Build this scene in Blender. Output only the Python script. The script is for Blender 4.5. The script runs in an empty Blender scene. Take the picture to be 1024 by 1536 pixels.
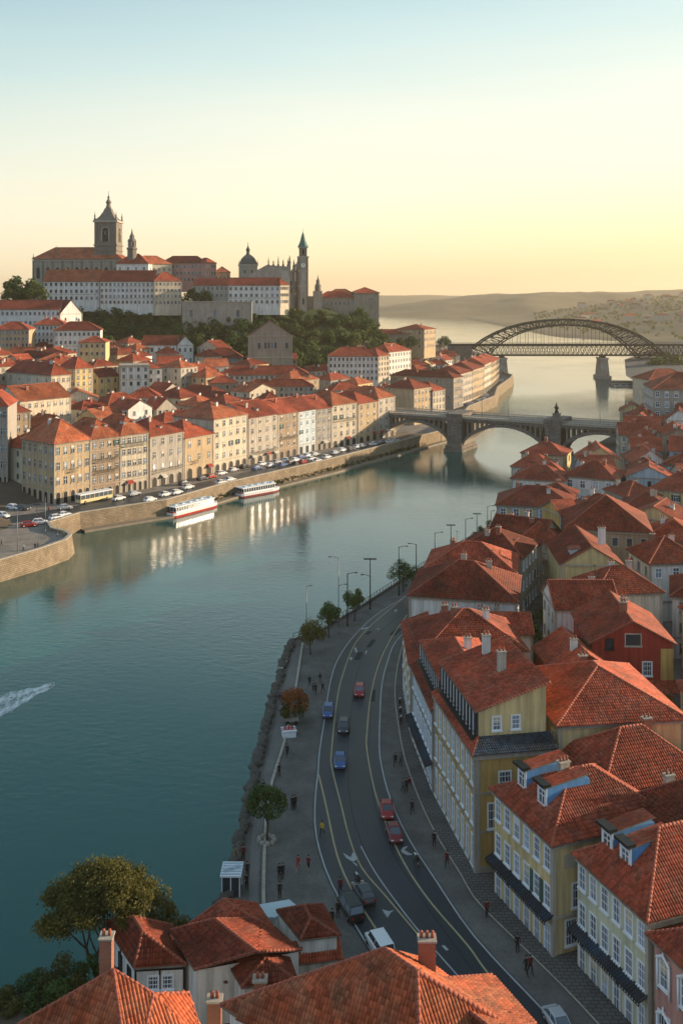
import bpy, math, random, bmesh
from math import sin, cos, pi, hypot, atan2, floor
from mathutils import Vector, Matrix, noise
rnd = random.Random(7)
SC = bpy.context.scene
COL = SC.collection
H = 64.0; F = 1500.0; HY = 440.0
# ---------- layout helpers: the photo's pixels read back to metres on a level of the place
def P(x, y, z=4.0):
    s = (y-HY)/(H-z); return ((x-512)/s, F/s, z)
def zy(y, Y): return H-(y-HY)*Y/F
def xat(x, Y): return (x-512)*Y/F
# ---------- objects
def link(o, parent=None):
    COL.objects.link(o)
    if parent is not None: o.parent = parent
    return o
def tag(o, label=None, cat=None, group=None, kind=None):
    if label: o['label'] = label
    if cat: o['category'] = cat
    if group: o['group'] = group
    if kind: o['kind'] = kind
    return o
AUTO = []
def empty(name, loc=(0,0,0), rz=0, label=None, cat=None, group=None, auto=False):
    o = bpy.data.objects.new(name, None); o.empty_display_size = .5
    o.location = loc; o.rotation_euler = (0,0,rz); link(o); tag(o, label, cat, group)
    if auto: AUTO.append(o)
    return o
def inst(name, me, parent=None, loc=(0,0,0), rz=0, sc=1):
    o = bpy.data.objects.new(name, me); o.location = loc; o.rotation_euler = (0,0,rz)
    o.scale = (sc,sc,sc) if not isinstance(sc, tuple) else sc
    return link(o, parent)
def copy_tree(o, parent=None):
    c = o.copy(); link(c); c.parent = parent
    for ch in o.children: copy_tree(ch, c)
    return c
class MB:
    def __init__(s): s.v=[]; s.f=[]; s.m=[]; s.uv=[]; s.mats=[]; s.smooth=[]
    def mi(s, m):
        if m not in s.mats: s.mats.append(m)
        return s.mats.index(m)
    def face(s, pts, m, uv=None, sm=False):
        b=len(s.v); s.v.extend(tuple(p) for p in pts); s.f.append(tuple(range(b,b+len(pts))))
        s.m.append(s.mi(m)); s.uv.append(uv or [(0,0)]*len(pts)); s.smooth.append(sm)
    def mesh(s, verts, faces, m, sm=False):
        b=len(s.v); s.v.extend(tuple(p) for p in verts); k=s.mi(m)
        for f in faces: s.f.append(tuple(b+i for i in f)); s.m.append(k); s.uv.append([(0,0)]*len(f)); s.smooth.append(sm)
    def box(s, x0,x1,y0,y1,z0,z1, m, rz=0, org=(0,0,0)):
        c,sn=cos(rz),sin(rz)
        vs=[(org[0]+x*c-y*sn, org[1]+x*sn+y*c, org[2]+z) for z in (z0,z1) for x,y in ((x0,y0),(x1,y0),(x1,y1),(x0,y1))]
        s.mesh(vs, [(3,2,1,0),(4,5,6,7),(0,1,5,4),(1,2,6,5),(2,3,7,6),(3,0,4,7)], m)
    def prism(s, poly, z0, z1, m, top=None, bottom=True):
        n=len(poly); a=sum(poly[i][0]*poly[(i+1)%n][1]-poly[(i+1)%n][0]*poly[i][1] for i in range(n))
        if a<0: poly=poly[::-1]
        s.mesh([(p[0],p[1],z0) for p in poly]+[(p[0],p[1],z1) for p in poly],
               [(i,(i+1)%n,(i+1)%n+n,i+n) for i in range(n)]+([tuple(range(n-1,-1,-1))] if bottom else []), m)
        s.face([(p[0],p[1],z1) for p in poly], top or m)
    def bar(s, p, q, r, m, n=4, r2=None, cap=True):
        p=Vector(p); q=Vector(q); d=q-p
        if d.length<1e-6: return
        r2=r if r2 is None else r2
        up=Vector((0,0,1)) if abs(d.normalized().z)<.99 else Vector((1,0,0))
        a=d.cross(up).normalized(); b=d.cross(a).normalized()
        vs=[]
        for c,rr in ((p,r),(q,r2)):
            for i in range(n):
                t=2*pi*(i+.5)/n; vs.append(c+a*(rr*cos(t))+b*(rr*sin(t)))
        fs=[(i+n,(i+1)%n+n,(i+1)%n,i) for i in range(n)]
        if cap: fs+=[tuple(range(n)),tuple(range(2*n-1,n-1,-1))]
        s.mesh(vs,fs,m,sm=n>5)
    def lathe(s, prof, m, n=12, org=(0,0,0), sm=True, ph=0):
        vs=[(org[0]+r*cos(2*pi*i/n+ph),org[1]+r*sin(2*pi*i/n+ph),org[2]+z) for r,z in prof for i in range(n)]
        fs=[(k*n+i,k*n+(i+1)%n,(k+1)*n+(i+1)%n,(k+1)*n+i) for k in range(len(prof)-1) for i in range(n)]
        fs.append(tuple((len(prof)-1)*n+i for i in range(n)))
        s.mesh(vs,fs,m,sm)
    def build(s, name, parent=None, loc=(0,0,0), rz=0):
        return inst(name, s.me(name), parent, loc, rz)
    def me(s, name):
        me=bpy.data.meshes.new(name); me.from_pydata(s.v,[],s.f)
        for m in s.mats: me.materials.append(m)
        me.polygons.foreach_set('material_index', s.m); me.polygons.foreach_set('use_smooth', s.smooth)
        uv=me.uv_layers.new(name='UVMap'); fl=[]
        for u in s.uv:
            for a in u: fl.extend(a)
        uv.data.foreach_set('uv', fl); me.update(); return me
# ---------- materials
def nt(name):
    m=bpy.data.materials.new(name); m.use_nodes=True; t=m.node_tree; b=t.nodes['Principled BSDF']
    return m,t,b
def N(t, ty, **k):
    n=t.nodes.new(ty)
    for a,v in k.items():
        if a.startswith('i_'): n.inputs[a[2:].replace('_',' ')].default_value=v
        else: setattr(n,a,v)
    return n
MC={}
def mat(name, col, rough=.8, var=.25, scale=.5, bump=0, bscale=8, metal=0, spec=.3, fine=.12, objvar=0, streak=0):
    if name in MC: return MC[name]
    m,t,b=nt(name); L=t.links
    b.inputs['Roughness'].default_value=rough; b.inputs['Metallic'].default_value=metal
    b.inputs['Specular IOR Level'].default_value=spec
    g=N(t,'ShaderNodeNewGeometry')
    n1=N(t,'ShaderNodeTexNoise'); n1.inputs['Scale'].default_value=scale; n1.inputs['Detail'].default_value=4
    L.new(g.outputs['Position'],n1.inputs['Vector'])
    n2=N(t,'ShaderNodeTexNoise'); n2.inputs['Scale'].default_value=scale*14; n2.inputs['Detail'].default_value=3
    L.new(g.outputs['Position'],n2.inputs['Vector'])
    val=N(t,'ShaderNodeMath',operation='MULTIPLY_ADD'); val.inputs[1].default_value=2*var; val.inputs[2].default_value=1-var
    L.new(n1.outputs['Fac'],val.inputs[0])
    v2=N(t,'ShaderNodeMath',operation='MULTIPLY_ADD'); v2.inputs[1].default_value=2*fine; v2.inputs[2].default_value=1-fine
    L.new(n2.outputs['Fac'],v2.inputs[0])
    mu=N(t,'ShaderNodeMath',operation='MULTIPLY'); L.new(val.outputs[0],mu.inputs[0]); L.new(v2.outputs[0],mu.inputs[1])
    out=mu.outputs[0]
    if streak:
        mp=N(t,'ShaderNodeMapping'); mp.inputs['Scale'].default_value=(1.3,1.3,.09); L.new(g.outputs['Position'],mp.inputs['Vector'])
        n3=N(t,'ShaderNodeTexNoise'); n3.inputs['Scale'].default_value=1.5; n3.inputs['Detail'].default_value=5; L.new(mp.outputs[0],n3.inputs['Vector'])
        r=N(t,'ShaderNodeMapRange'); r.inputs['From Min'].default_value=.35; r.inputs['From Max'].default_value=.65
        r.inputs['To Min'].default_value=1-streak; r.inputs['To Max'].default_value=1.0
        L.new(n3.outputs['Fac'],r.inputs['Value']); m3=N(t,'ShaderNodeMath',operation='MULTIPLY')
        L.new(out,m3.inputs[0]); L.new(r.outputs[0],m3.inputs[1]); out=m3.outputs[0]
    if objvar:
        oi=N(t,'ShaderNodeObjectInfo'); r=N(t,'ShaderNodeMath',operation='MULTIPLY_ADD'); r.inputs[1].default_value=2*objvar; r.inputs[2].default_value=1-objvar
        L.new(oi.outputs['Random'],r.inputs[0]); m3=N(t,'ShaderNodeMath',operation='MULTIPLY'); L.new(out,m3.inputs[0]); L.new(r.outputs[0],m3.inputs[1]); out=m3.outputs[0]
    vm=N(t,'ShaderNodeVectorMath',operation='SCALE'); vm.inputs[0].default_value=col[:3]; L.new(out,vm.inputs['Scale'])
    L.new(vm.outputs[0],b.inputs['Base Color'])
    if bump:
        nb=N(t,'ShaderNodeTexNoise'); nb.inputs['Scale'].default_value=bscale; nb.inputs['Detail'].default_value=4; L.new(g.outputs['Position'],nb.inputs['Vector'])
        bp=N(t,'ShaderNodeBump'); bp.inputs['Strength'].default_value=bump; bp.inputs['Distance'].default_value=.1
        L.new(nb.outputs['Fac'],bp.inputs['Height']); L.new(bp.outputs[0],b.inputs['Normal'])
    MC[name]=m; return m
def brickmat(name, c1, c2, cm, sx=.5, sz=.25, mode='wall', bump=.4):
    if name in MC: return MC[name]
    m,t,b=nt(name); L=t.links; b.inputs['Roughness'].default_value=.88; b.inputs['Specular IOR Level'].default_value=.2
    g=N(t,'ShaderNodeNewGeometry'); 
    if mode=='wall':
        sp=N(t,'ShaderNodeSeparateXYZ'); L.new(g.outputs['Position'],sp.inputs[0])
        a=N(t,'ShaderNodeMath',operation='ADD'); L.new(sp.outputs[0],a.inputs[0]); L.new(sp.outputs[1],a.inputs[1])
        cb=N(t,'ShaderNodeCombineXYZ'); L.new(a.outputs[0],cb.inputs[0]); L.new(sp.outputs[2],cb.inputs[1]); vec=cb.outputs[0]
    else: vec=g.outputs['Position']
    br=N(t,'ShaderNodeTexBrick'); br.inputs['Color1'].default_value=(*c1,1); br.inputs['Color2'].default_value=(*c2,1); br.inputs['Mortar'].default_value=(*cm,1)
    br.inputs['Scale'].default_value=1; br.inputs['Brick Width'].default_value=sx; br.inputs['Row Height'].default_value=sz; br.inputs['Mortar Size'].default_value=min(sx,sz)*.09
    L.new(vec,br.inputs['Vector'])
    n=N(t,'ShaderNodeTexNoise'); n.inputs['Scale'].default_value=.35; n.inputs['Detail'].default_value=6; L.new(g.outputs['Position'],n.inputs['Vector'])
    r=N(t,'ShaderNodeMapRange'); r.inputs['To Min'].default_value=.45; r.inputs['To Max'].default_value=1.5; L.new(n.outputs['Fac'],r.inputs['Value'])
    vm=N(t,'ShaderNodeVectorMath',operation='SCALE'); L.new(br.outputs['Color'],vm.inputs[0]); L.new(r.outputs[0],vm.inputs['Scale']); L.new(vm.outputs[0],b.inputs['Base Color'])
    bp=N(t,'ShaderNodeBump'); bp.inputs['Strength'].default_value=bump; bp.inputs['Distance'].default_value=.06
    n4=N(t,'ShaderNodeTexNoise'); n4.inputs['Scale'].default_value=5; L.new(g.outputs['Position'],n4.inputs['Vector'])
    ad=N(t,'ShaderNodeMath',operation='SUBTRACT'); L.new(n4.outputs['Fac'],ad.inputs[0]); L.new(br.outputs['Fac'],ad.inputs[1])
    L.new(ad.outputs[0],bp.inputs['Height']); L.new(bp.outputs[0],b.inputs['Normal'])
    MC[name]=m; return m
def tilemat(name, near, base=(.26,.048,.022), grey=False):
    m,t,b=nt(name); L=t.links; b.inputs['Roughness'].default_value=.72; b.inputs['Specular IOR Level'].default_value=.22
    uv=N(t,'ShaderNodeUVMap'); g=N(t,'ShaderNodeNewGeometry'); oi=N(t,'ShaderNodeObjectInfo')
    sp=N(t,'ShaderNodeVectorMath',operation='DIVIDE'); sp.inputs[1].default_value=(.24,.36,1) ; L.new(uv.outputs[0],sp.inputs[0])
    fl=N(t,'ShaderNodeVectorMath',operation='FLOOR'); L.new(sp.outputs[0],fl.inputs[0])
    wn=N(t,'ShaderNodeTexWhiteNoise',noise_dimensions='3D'); L.new(fl.outputs[0],wn.inputs['Vector'])
    n1=N(t,'ShaderNodeTexNoise'); n1.inputs['Scale'].default_value=.22; n1.inputs['Detail'].default_value=7; n1.inputs['Roughness'].default_value=.65; L.new(g.outputs['Position'],n1.inputs['Vector'])
    # per tile value
    a=N(t,'ShaderNodeMapRange'); a.inputs['To Min'].default_value=.66; a.inputs['To Max'].default_value=1.34; L.new(wn.outputs['Value'],a.inputs['Value'])
    c=N(t,'ShaderNodeMapRange'); c.inputs['From Min'].default_value=.3; c.inputs['From Max'].default_value=.7; c.inputs['To Min'].default_value=.5; c.inputs['To Max'].default_value=1.35; L.new(n1.outputs['Fac'],c.inputs['Value'])
    d=N(t,'ShaderNodeMapRange'); d.inputs['To Min'].default_value=.6; d.inputs['To Max'].default_value=1.4; L.new(oi.outputs['Random'],d.inputs['Value'])
    m1=N(t,'ShaderNodeMath',operation='MULTIPLY'); m2=N(t,'ShaderNodeMath',operation='MULTIPLY')
    L.new(a.outputs[0],m1.inputs[0]); L.new(c.outputs[0],m1.inputs[1]); L.new(m1.outputs[0],m2.inputs[0]); L.new(d.outputs[0],m2.inputs[1])
    mx=N(t,'ShaderNodeMix',data_type='RGBA'); mx.inputs[6].default_value=(*base,1); mx.inputs[7].default_value=(base[0]*.8,base[1]*1.55,base[2]*2.1,1)
    n5=N(t,'ShaderNodeTexNoise'); n5.inputs['Scale'].default_value=.6; n5.inputs['Detail'].default_value=5; L.new(g.outputs['Position'],n5.inputs['Vector'])
    rr=N(t,'ShaderNodeMapRange'); rr.inputs['From Min'].default_value=.42; rr.inputs['From Max'].default_value=.72; rr.inputs['To Max'].default_value=.75; L.new(n5.outputs['Fac'],rr.inputs['Value'])
    L.new(rr.outputs[0],mx.inputs[0])
    vm=N(t,'ShaderNodeVectorMath',operation='SCALE'); L.new(mx.outputs[2],vm.inputs[0]); L.new(m2.outputs[0],vm.inputs['Scale']); L.new(vm.outputs[0],b.inputs['Base Color'])
    if not near:
        sx=N(t,'ShaderNodeSeparateXYZ'); L.new(sp.outputs[0],sx.inputs[0])
        s1=N(t,'ShaderNodeMath',operation='MULTIPLY'); s1.inputs[1].default_value=2*pi; L.new(sx.outputs[0],s1.inputs[0])
        s2=N(t,'ShaderNodeMath',operation='SINE'); L.new(s1.outputs[0],s2.inputs[0])
        f2=N(t,'ShaderNodeMath',operation='FRACT'); L.new(sx.outputs[1],f2.inputs[0])
        f3=N(t,'ShaderNodeMath',operation='MULTIPLY'); f3.inputs[1].default_value=-1.4; L.new(f2.outputs[0],f3.inputs[0])
        ad=N(t,'ShaderNodeMath',operation='ADD'); L.new(s2.outputs[0],ad.inputs[0]); L.new(f3.outputs[0],ad.inputs[1])
        bp=N(t,'ShaderNodeBump'); bp.inputs['Strength'].default_value=.6; bp.inputs['Distance'].default_value=.035; L.new(ad.outputs[0],bp.inputs['Height']); L.new(bp.outputs[0],b.inputs['Normal'])
    else:
        nb=N(t,'ShaderNodeTexNoise'); nb.inputs['Scale'].default_value=14; L.new(g.outputs['Position'],nb.inputs['Vector'])
        bp=N(t,'ShaderNodeBump'); bp.inputs['Strength'].default_value=.3; bp.inputs['Distance'].default_value=.03; L.new(nb.outputs['Fac'],bp.inputs['Height']); L.new(bp.outputs[0],b.inputs['Normal'])
    return m
TILE=tilemat('roof_tiles',False); TILEN=tilemat('roof_tiles_close',True); TILEO=tilemat('roof_tiles_orange',False,(.34,.085,.035))
TILEH=tilemat('roof_tiles_orange_close',True,(.33,.075,.03))
SLATE=tilemat('slate_tiles',True,(.03,.035,.042))
RIDGE=mat('ridge_tiles',(.3,.085,.05),.75,.35,1.5,.3,12,objvar=.2)
def glassmat(name, col, rough=.08, var=True):
    m,t,b=nt(name); b.inputs['Roughness'].default_value=rough; b.inputs['Specular IOR Level'].default_value=.8
    oi=N(t,'ShaderNodeObjectInfo'); r=N(t,'ShaderNodeValToRGB'); r.color_ramp.elements[0].color=(*col,1); r.color_ramp.elements[0].position=.45
    r.color_ramp.elements[1].color=(*[c*4+.05 for c in col],1); r.color_ramp.elements[1].position=.9
    t.links.new(oi.outputs['Random'],r.inputs[0]); t.links.new(r.outputs[0],b.inputs['Base Color']); MC[name]=m; return m
GLASS=glassmat('window_glass',(.03,.042,.055)); 
CURT=glassmat('curtained_glass',(.055,.075,.1),.12)
FRAMEW=mat('white_frame_paint',(.72,.74,.76),.6,.08,1)
STONE=mat('granite',(.36,.32,.27),.85,.3,.4,.35,3,streak=.3)
STONED=mat('dark_granite',(.21,.185,.155),.85,.35,.3,.4,3,streak=.4)
TRIM=mat('pale_stone_trim',(.42,.37,.3),.8,.2,.6,streak=.25)
DARK=mat('dark_void',(.012,.012,.013),.6,.1)
IRON=mat('dark_iron',(.03,.035,.035),.5,.2,2,metal=.6)
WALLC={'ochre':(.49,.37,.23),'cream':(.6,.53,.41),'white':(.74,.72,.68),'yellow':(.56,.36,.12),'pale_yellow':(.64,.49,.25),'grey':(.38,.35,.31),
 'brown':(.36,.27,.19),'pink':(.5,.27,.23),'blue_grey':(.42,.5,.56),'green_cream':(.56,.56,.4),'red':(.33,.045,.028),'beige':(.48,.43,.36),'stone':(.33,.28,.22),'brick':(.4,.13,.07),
 'light_blue':(.5,.58,.62)}
def W(c): return mat('render_'+c, WALLC[c], .85, .22, .35, .2, 6, streak=.34, fine=.08)
BRICK=brickmat('chimney_brick',(.36,.11,.06),(.28,.09,.05),(.3,.27,.22),.24,.09)
BLOCK=brickmat('quay_blocks',(.3,.235,.16),(.22,.175,.12),(.09,.075,.06),.9,.42)
BLOCKD=brickmat('granite_blocks',(.2,.175,.15),(.15,.135,.12),(.08,.07,.06),1.4,.6,bump=.25)
# ---------- roofs
def roof_solid(mb, polys, th=.16, tile=None, close=False, ridge_r=.13, wallm=None, skip=()):
    """polys: list of 3D polygons (counter-clockwise from above); shared edges get ridge tiles"""
    tile=tile or (TILEN if close else TILE)
    cnt={}; polys=[[Vector(q) for q in p] for p in polys]
    key=lambda p:(round(p[0],2),round(p[1],2),round(p[2],2))
    for p in polys:
        for i in range(len(p)):
            k=tuple(sorted((key(p[i]),key(p[(i+1)%len(p)])))); cnt[k]=cnt.get(k,0)+1
    for p in polys:
        pv=list(p); n=Vector((0,0,0))
        for i in range(len(pv)): n+=(pv[i]-pv[0]).cross(pv[(i+1)%len(pv)]-pv[0])
        if n.z<0: pv.reverse(); n=-n
        n.normalize(); u=Vector((-n.y,n.x,0))
        u=u.normalized() if u.length>1e-4 else Vector((1,0,0))
        v=n.cross(u); o=pv[0]
        uv=[((q-o).dot(u)+50,(q-o).dot(v)+50) for q in pv]
        if close:
            tile_field(mb,pv,uv,u,v,n,tile)
            mb.face(pv,tile,uv)
        else: mb.face(pv,tile,uv)
        lo=[q-Vector((0,0,th)) for q in pv]; mb.face(lo[::-1],TRIM)
        for i in range(len(pv)):
            j=(i+1)%len(pv); k=tuple(sorted((key(pv[i]),key(pv[j]))))
            if cnt[k]<2:
                mb.face([pv[i],lo[i],lo[j],pv[j]][::-1] if False else [lo[i],lo[j],pv[j],pv[i]],wallm or STONED)
    if ridge_r:
        for (a,b),c in cnt.items():
            A=Vector(a);B=Vector(b); d=(B-A)
            if any((Vector(a)-s_[0]).length<.03 and (Vector(b)-s_[1]).length<.03 or (Vector(b)-s_[0]).length<.03 and (Vector(a)-s_[1]).length<.03 for s_ in skip): continue
            if c==2 or (c==1 and abs(d.z)>.25*d.length):
                if c==1 and not close: continue
                r=ridge_r*(1 if c==2 else .75)
                if not close: mb.bar(A,B,r,RIDGE,5)
                else:
                    L=d.length; k=max(1,int(L/.38)); e=d/k
                    for i in range(k):
                        mb.bar(A+e*i+Vector((0,0,.02)),A+e*(i+1.06)+Vector((0,0,.02)),r*.95,RIDGE,7,r*1.2)
def tile_field(mb,pv,uv,u,v,n,tile,cu=.26,cv=.4):
    us=[a for a,b in uv]; vs=[b for a,b in uv]; o=pv[0]
    def inside(x,y):
        k=False; m=len(uv)
        for i in range(m):
            x1,y1=uv[i]; x2,y2=uv[(i+1)%m]
            if (y1>y)!=(y2>y) and x<(x2-x1)*(y-y1)/(y2-y1)+x1: k=not k
        return k
    k0=mb.mi(tile)
    prof=((0,.0),(.22,.055),(.5,.085),(.78,.055),(1,.0))
    for j in range(int(floor(min(vs)/cv)),int(floor(max(vs)/cv))+1):
        y0=j*cv; y1=y0+cv*1.02
        for i in range(int(floor(min(us)/cu)),int(floor(max(us)/cu))+1):
            x0=i*cu
            if not inside(x0+cu/2,y0+cv/2): continue
            b=len(mb.v); jz=rnd.uniform(-.008,.012)
            for yy,hh in ((y0,.05),(y1,.012)):
                for fx,fz in prof:
                    q=o+u*(x0+fx*cu-50)+v*(yy-50)+n*(fz+hh+jz); mb.v.append((q.x,q.y,q.z))
            cuv=((x0+cu/2)*.24/cu,(y0+cv/2)*.36/cv)
            for a in range(4):
                mb.f.append((b+a,b+a+1,b+a+6,b+a+5)); mb.m.append(k0); mb.uv.append([cuv]*4); mb.smooth.append(True)
            q=[o+u*(x0+fx*cu-50)+v*(y0-50)+n*(-.01) for fx in (0,1)]
            b2=len(mb.v); mb.v.extend([(q[0].x,q[0].y,q[0].z),(q[1].x,q[1].y,q[1].z)])
            mb.f.append((b2,b2+1,b+4,b+3,b+2,b+1,b)); mb.m.append(k0); mb.uv.append([cuv]*7); mb.smooth.append(False)
def roof_polys(Wd,L,z,kind,rise,o=.45,og=.25):
    x0,x1,y0,y1=-o,Wd+o,-o,L+o
    if kind=='hip':
        if Wd>=L:
            i=(y1-y0)/2; i=min(i,(x1-x0)/2-.01); ym=(y0+y1)/2; r0=(x0+i,ym,z+rise); r1=(x1-i,ym,z+rise)
            return [[(x0,y0,z),(x1,y0,z),r1,r0],[(x1,y1,z),(x0,y1,z),r0,r1],[(x0,y1,z),(x0,y0,z),r0],[(x1,y0,z),(x1,y1,z),r1]]
        i=(x1-x0)/2; xm=(x0+x1)/2; r0=(xm,y0+i,z+rise); r1=(xm,y1-i,z+rise)
        return [[(x0,y0,z),(x1,y0,z),r0],[(x1,y1,z),(x0,y1,z),r1],[(x0,y1,z),(x0,y0,z),r0,r1],[(x1,y0,z),(x1,y1,z),r1,r0]]
    if kind=='gx':   # ridge along the front
        x0,x1=-og,Wd+og; ym=L/2; k=rise/(L/2); zz=z-k*o
        return [[(x0,y0,zz),(x1,y0,zz),(x1,ym,z+rise),(x0,ym,z+rise)],[(x1,y1,zz),(x0,y1,zz),(x0,ym,z+rise),(x1,ym,z+rise)]]
    if kind=='gy':
        y0,y1=-og,L+og; xm=Wd/2; k=rise/(Wd/2); zz=z-k*o
        return [[(x0,y1,zz),(x0,y0,zz),(xm,y0,z+rise),(xm,y1,z+rise)],[(x1,y0,zz),(x1,y1,zz),(xm,y1,z+rise),(xm,y0,z+rise)]]
    if kind=='mono':
        k=rise/L; return [[(-og,-o,z-k*o),(Wd+og,-o,z-k*o),(Wd+og,L+og,z+rise+k*og),(-og,L+og,z+rise+k*og)]]
    if kind=='monox':
        k=rise/Wd; return [[(-o,-og,z-k*o),(Wd+og,-og,z+rise+k*og),(Wd+og,L+og,z+rise+k*og),(-o,L+og,z-k*o)]]
# ---------- windows (shared meshes)
WC={}; wr=random.Random(31)
BLINDS=[mat('blind_white',(.6,.6,.57),.8,.1),mat('blind_sand',(.45,.38,.27),.8,.1),mat('blind_grey',(.3,.32,.33),.8,.1),mat('shutter_green',(.05,.1,.08),.7,.15)]
def win_mesh(w,h,style,near):
    k=(round(w,2),round(h,2),style,near)
    if k in WC: return WC[k]
    mb=MB(); g=MB(); t=.075 if near==2 else .14; f={'white':FRAMEW,'stone':TRIM,'dark':IRON,'arch':TRIM,'plain':TRIM,'door':TRIM}[style]
    gl=GLASS if style!='white' else (CURT if near else GLASS)
    if style in('arch',): gl=DARK
    d=.09
    def B(m,x0,x1,z0,z1,dd=d,mm=f): m.box(x0,x1,-dd,.02,z0,z1,mm)
    w2=w/2
    if style=='arch':
        r=w2; zc=h-r; n=6
        pts=[(-w2,0),(w2,0)]+[(r*cos(pi*i/n),zc+r*sin(pi*i/n)) for i in range(n+1)]
        g.face([(x,-.03,z) for x,z in pts],gl)
        for s in (-1,1): B(mb,s*w2-.12,s*w2+.12,0,zc)
        for i in range(n):
            a=(r*cos(pi*i/n),0,zc+r*sin(pi*i/n)); b=(r*cos(pi*(i+1)/n),0,zc+r*sin(pi*(i+1)/n))
            mb.bar(a,b,.16,f,4)
    elif style=='door':
        g.face([(-w2,-.03,0),(w2,-.03,0),(w2,-.03,h),(-w2,-.03,h)],DARK)
        B(mb,-w2-.15,-w2,0,h+.15,.1);B(mb,w2,w2+.15,0,h+.15,.1);B(mb,-w2,w2,h,h+.15,.1)
    else:
        g.face([(-w2,-.025,0),(w2,-.025,0),(w2,-.025,h),(-w2,-.025,h)],gl)
        B(mb,-w2-t,-w2,-t,h+t);B(mb,w2,w2+t,-t,h+t);B(mb,-w2,w2,h,h+t)
        B(mb,-w2-t-.06,w2+t+.06,-t-.08,-.0,d+.1)
        if style in('white','stone') :
            q=FRAMEW; e=.03 if near==2 else .045
            if near or style=='white':
                B(mb,-e,e,0,h,.05,q)
                zs=(h*.36,h*.7) if near==2 else (h*.62,)
                for z in zs: B(mb,-w2,w2,z-e,z+e,.052,q)
            if near==2:
                for s in(-1,1): B(mb,s*(w2-.05)-.05,s*(w2-.05)+.05,0,h,.055,q)
                B(mb,-w2,w2,0,.08,.054,q);B(mb,-w2,w2,h-.08,h,.054,q)
                for s in(-1,1): B(mb,s*w2/2-.018,s*w2/2+.018,0,h,.045,q)
    if near==2 or style=='arch':
        WC[k]=(mb.me('window_frame'),g.me('pane'))
    else:
        mb.face([g.v[i] for i in g.f[0]],g.mats[0]); WC[k]=(mb.me('window'),None)
    return WC[k]
def window(parent,loc,rz,w,h,style='stone',near=1):
    a,b=win_mesh(w,h,style,near)
    nm='door' if style=='door' else ('arched_opening' if style=='arch' else 'window')
    o=inst(nm,a,parent,loc,rz)
    if b: inst('pane',b,o)
    if near and style in('white','stone') and wr.random()<.34:
        v=wr.choice((0,1,2,0,1,2,3)) if w<1.06 and h<2.05 else wr.randrange(3); k=(round(w,2),round(h,2),'blind',v)
        if k not in WC:
            bm_=MB()
            if v<3: bm_.box(-w/2+.03,w/2-.03,-.045,-.028,h*(.72,.5,.25)[v],h-.02,BLINDS[v])
            else:
                bm_.box(-.27,.27,-.14,-.095,0,h,BLINDS[3])
            WC[k]=bm_.me('blind' if v<3 else 'shutter')
        if v<3: inst('blind',WC[k],o)
        else:
            for s in(-1,1): inst('shutter',WC[k],o,(s*(w/2+.33),0,0))
    return o
# ---------- chimney & dormer parts
def chimney(parent,x,y,z0,z1,near=1,m=None,w=.9,d=.6):
    mb=MB(); m=m or rnd.choice([W('white'),W('beige'),BRICK]) 
    mb.box(-w/2,w/2,-d/2,d/2,z0,z1,m); mb.box(-w/2-.08,w/2+.08,-d/2-.08,d/2+.08,z1,z1+.12,TRIM)
    n=max(1,int(w/.35))
    for i in range(n):
        xx=-w/2+w*(i+.5)/n; mb.bar((xx,0,z1+.12),(xx,0,z1+.55),.12,RIDGE,6)
    return mb.build('chimney',parent,(x,y,0),rnd.uniform(-.05,.05))
def dormer(parent,loc,rz,w=1.5,h=1.3,L=3,side=None,style='white',tile=None,slope=.12):
    mb=MB(); side=side or W('light_blue')
    mb.box(-w/2,w/2,0,L,-1.2,h,side)
    o=mb.build('dormer',parent,loc,rz)
    r=MB(); t=.14; a=h+.02;b=h+slope*L+.02
    if style=='white' and h>1.5:
        cp=MB(); cp.box(-w/2-.2,w/2+.2,-.55,.35,h+.05,h+.3,IRON); cp.box(-w/2-.04,-w/2+.12,-.06,.02,-.2,h,FRAMEW); cp.box(w/2-.12,w/2+.04,-.06,.02,-.2,h,FRAMEW); cp.build('dormer_cap',o)
    roof_solid(r,[[(-w/2-t,-.35,a-.05),(w/2+t,-.35,a-.05),(w/2+t,L,b),(-w/2-t,L,b)]],.1,tile=tile,ridge_r=0); r.build('dormer_roof',o)
    a,b=win_mesh(w*.62,min(1.2,h*.7),style,1); inst('window',a,o,(0,0,h*.15))
    return o
BL=[]   # footprints (cx,cy,r)
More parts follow.
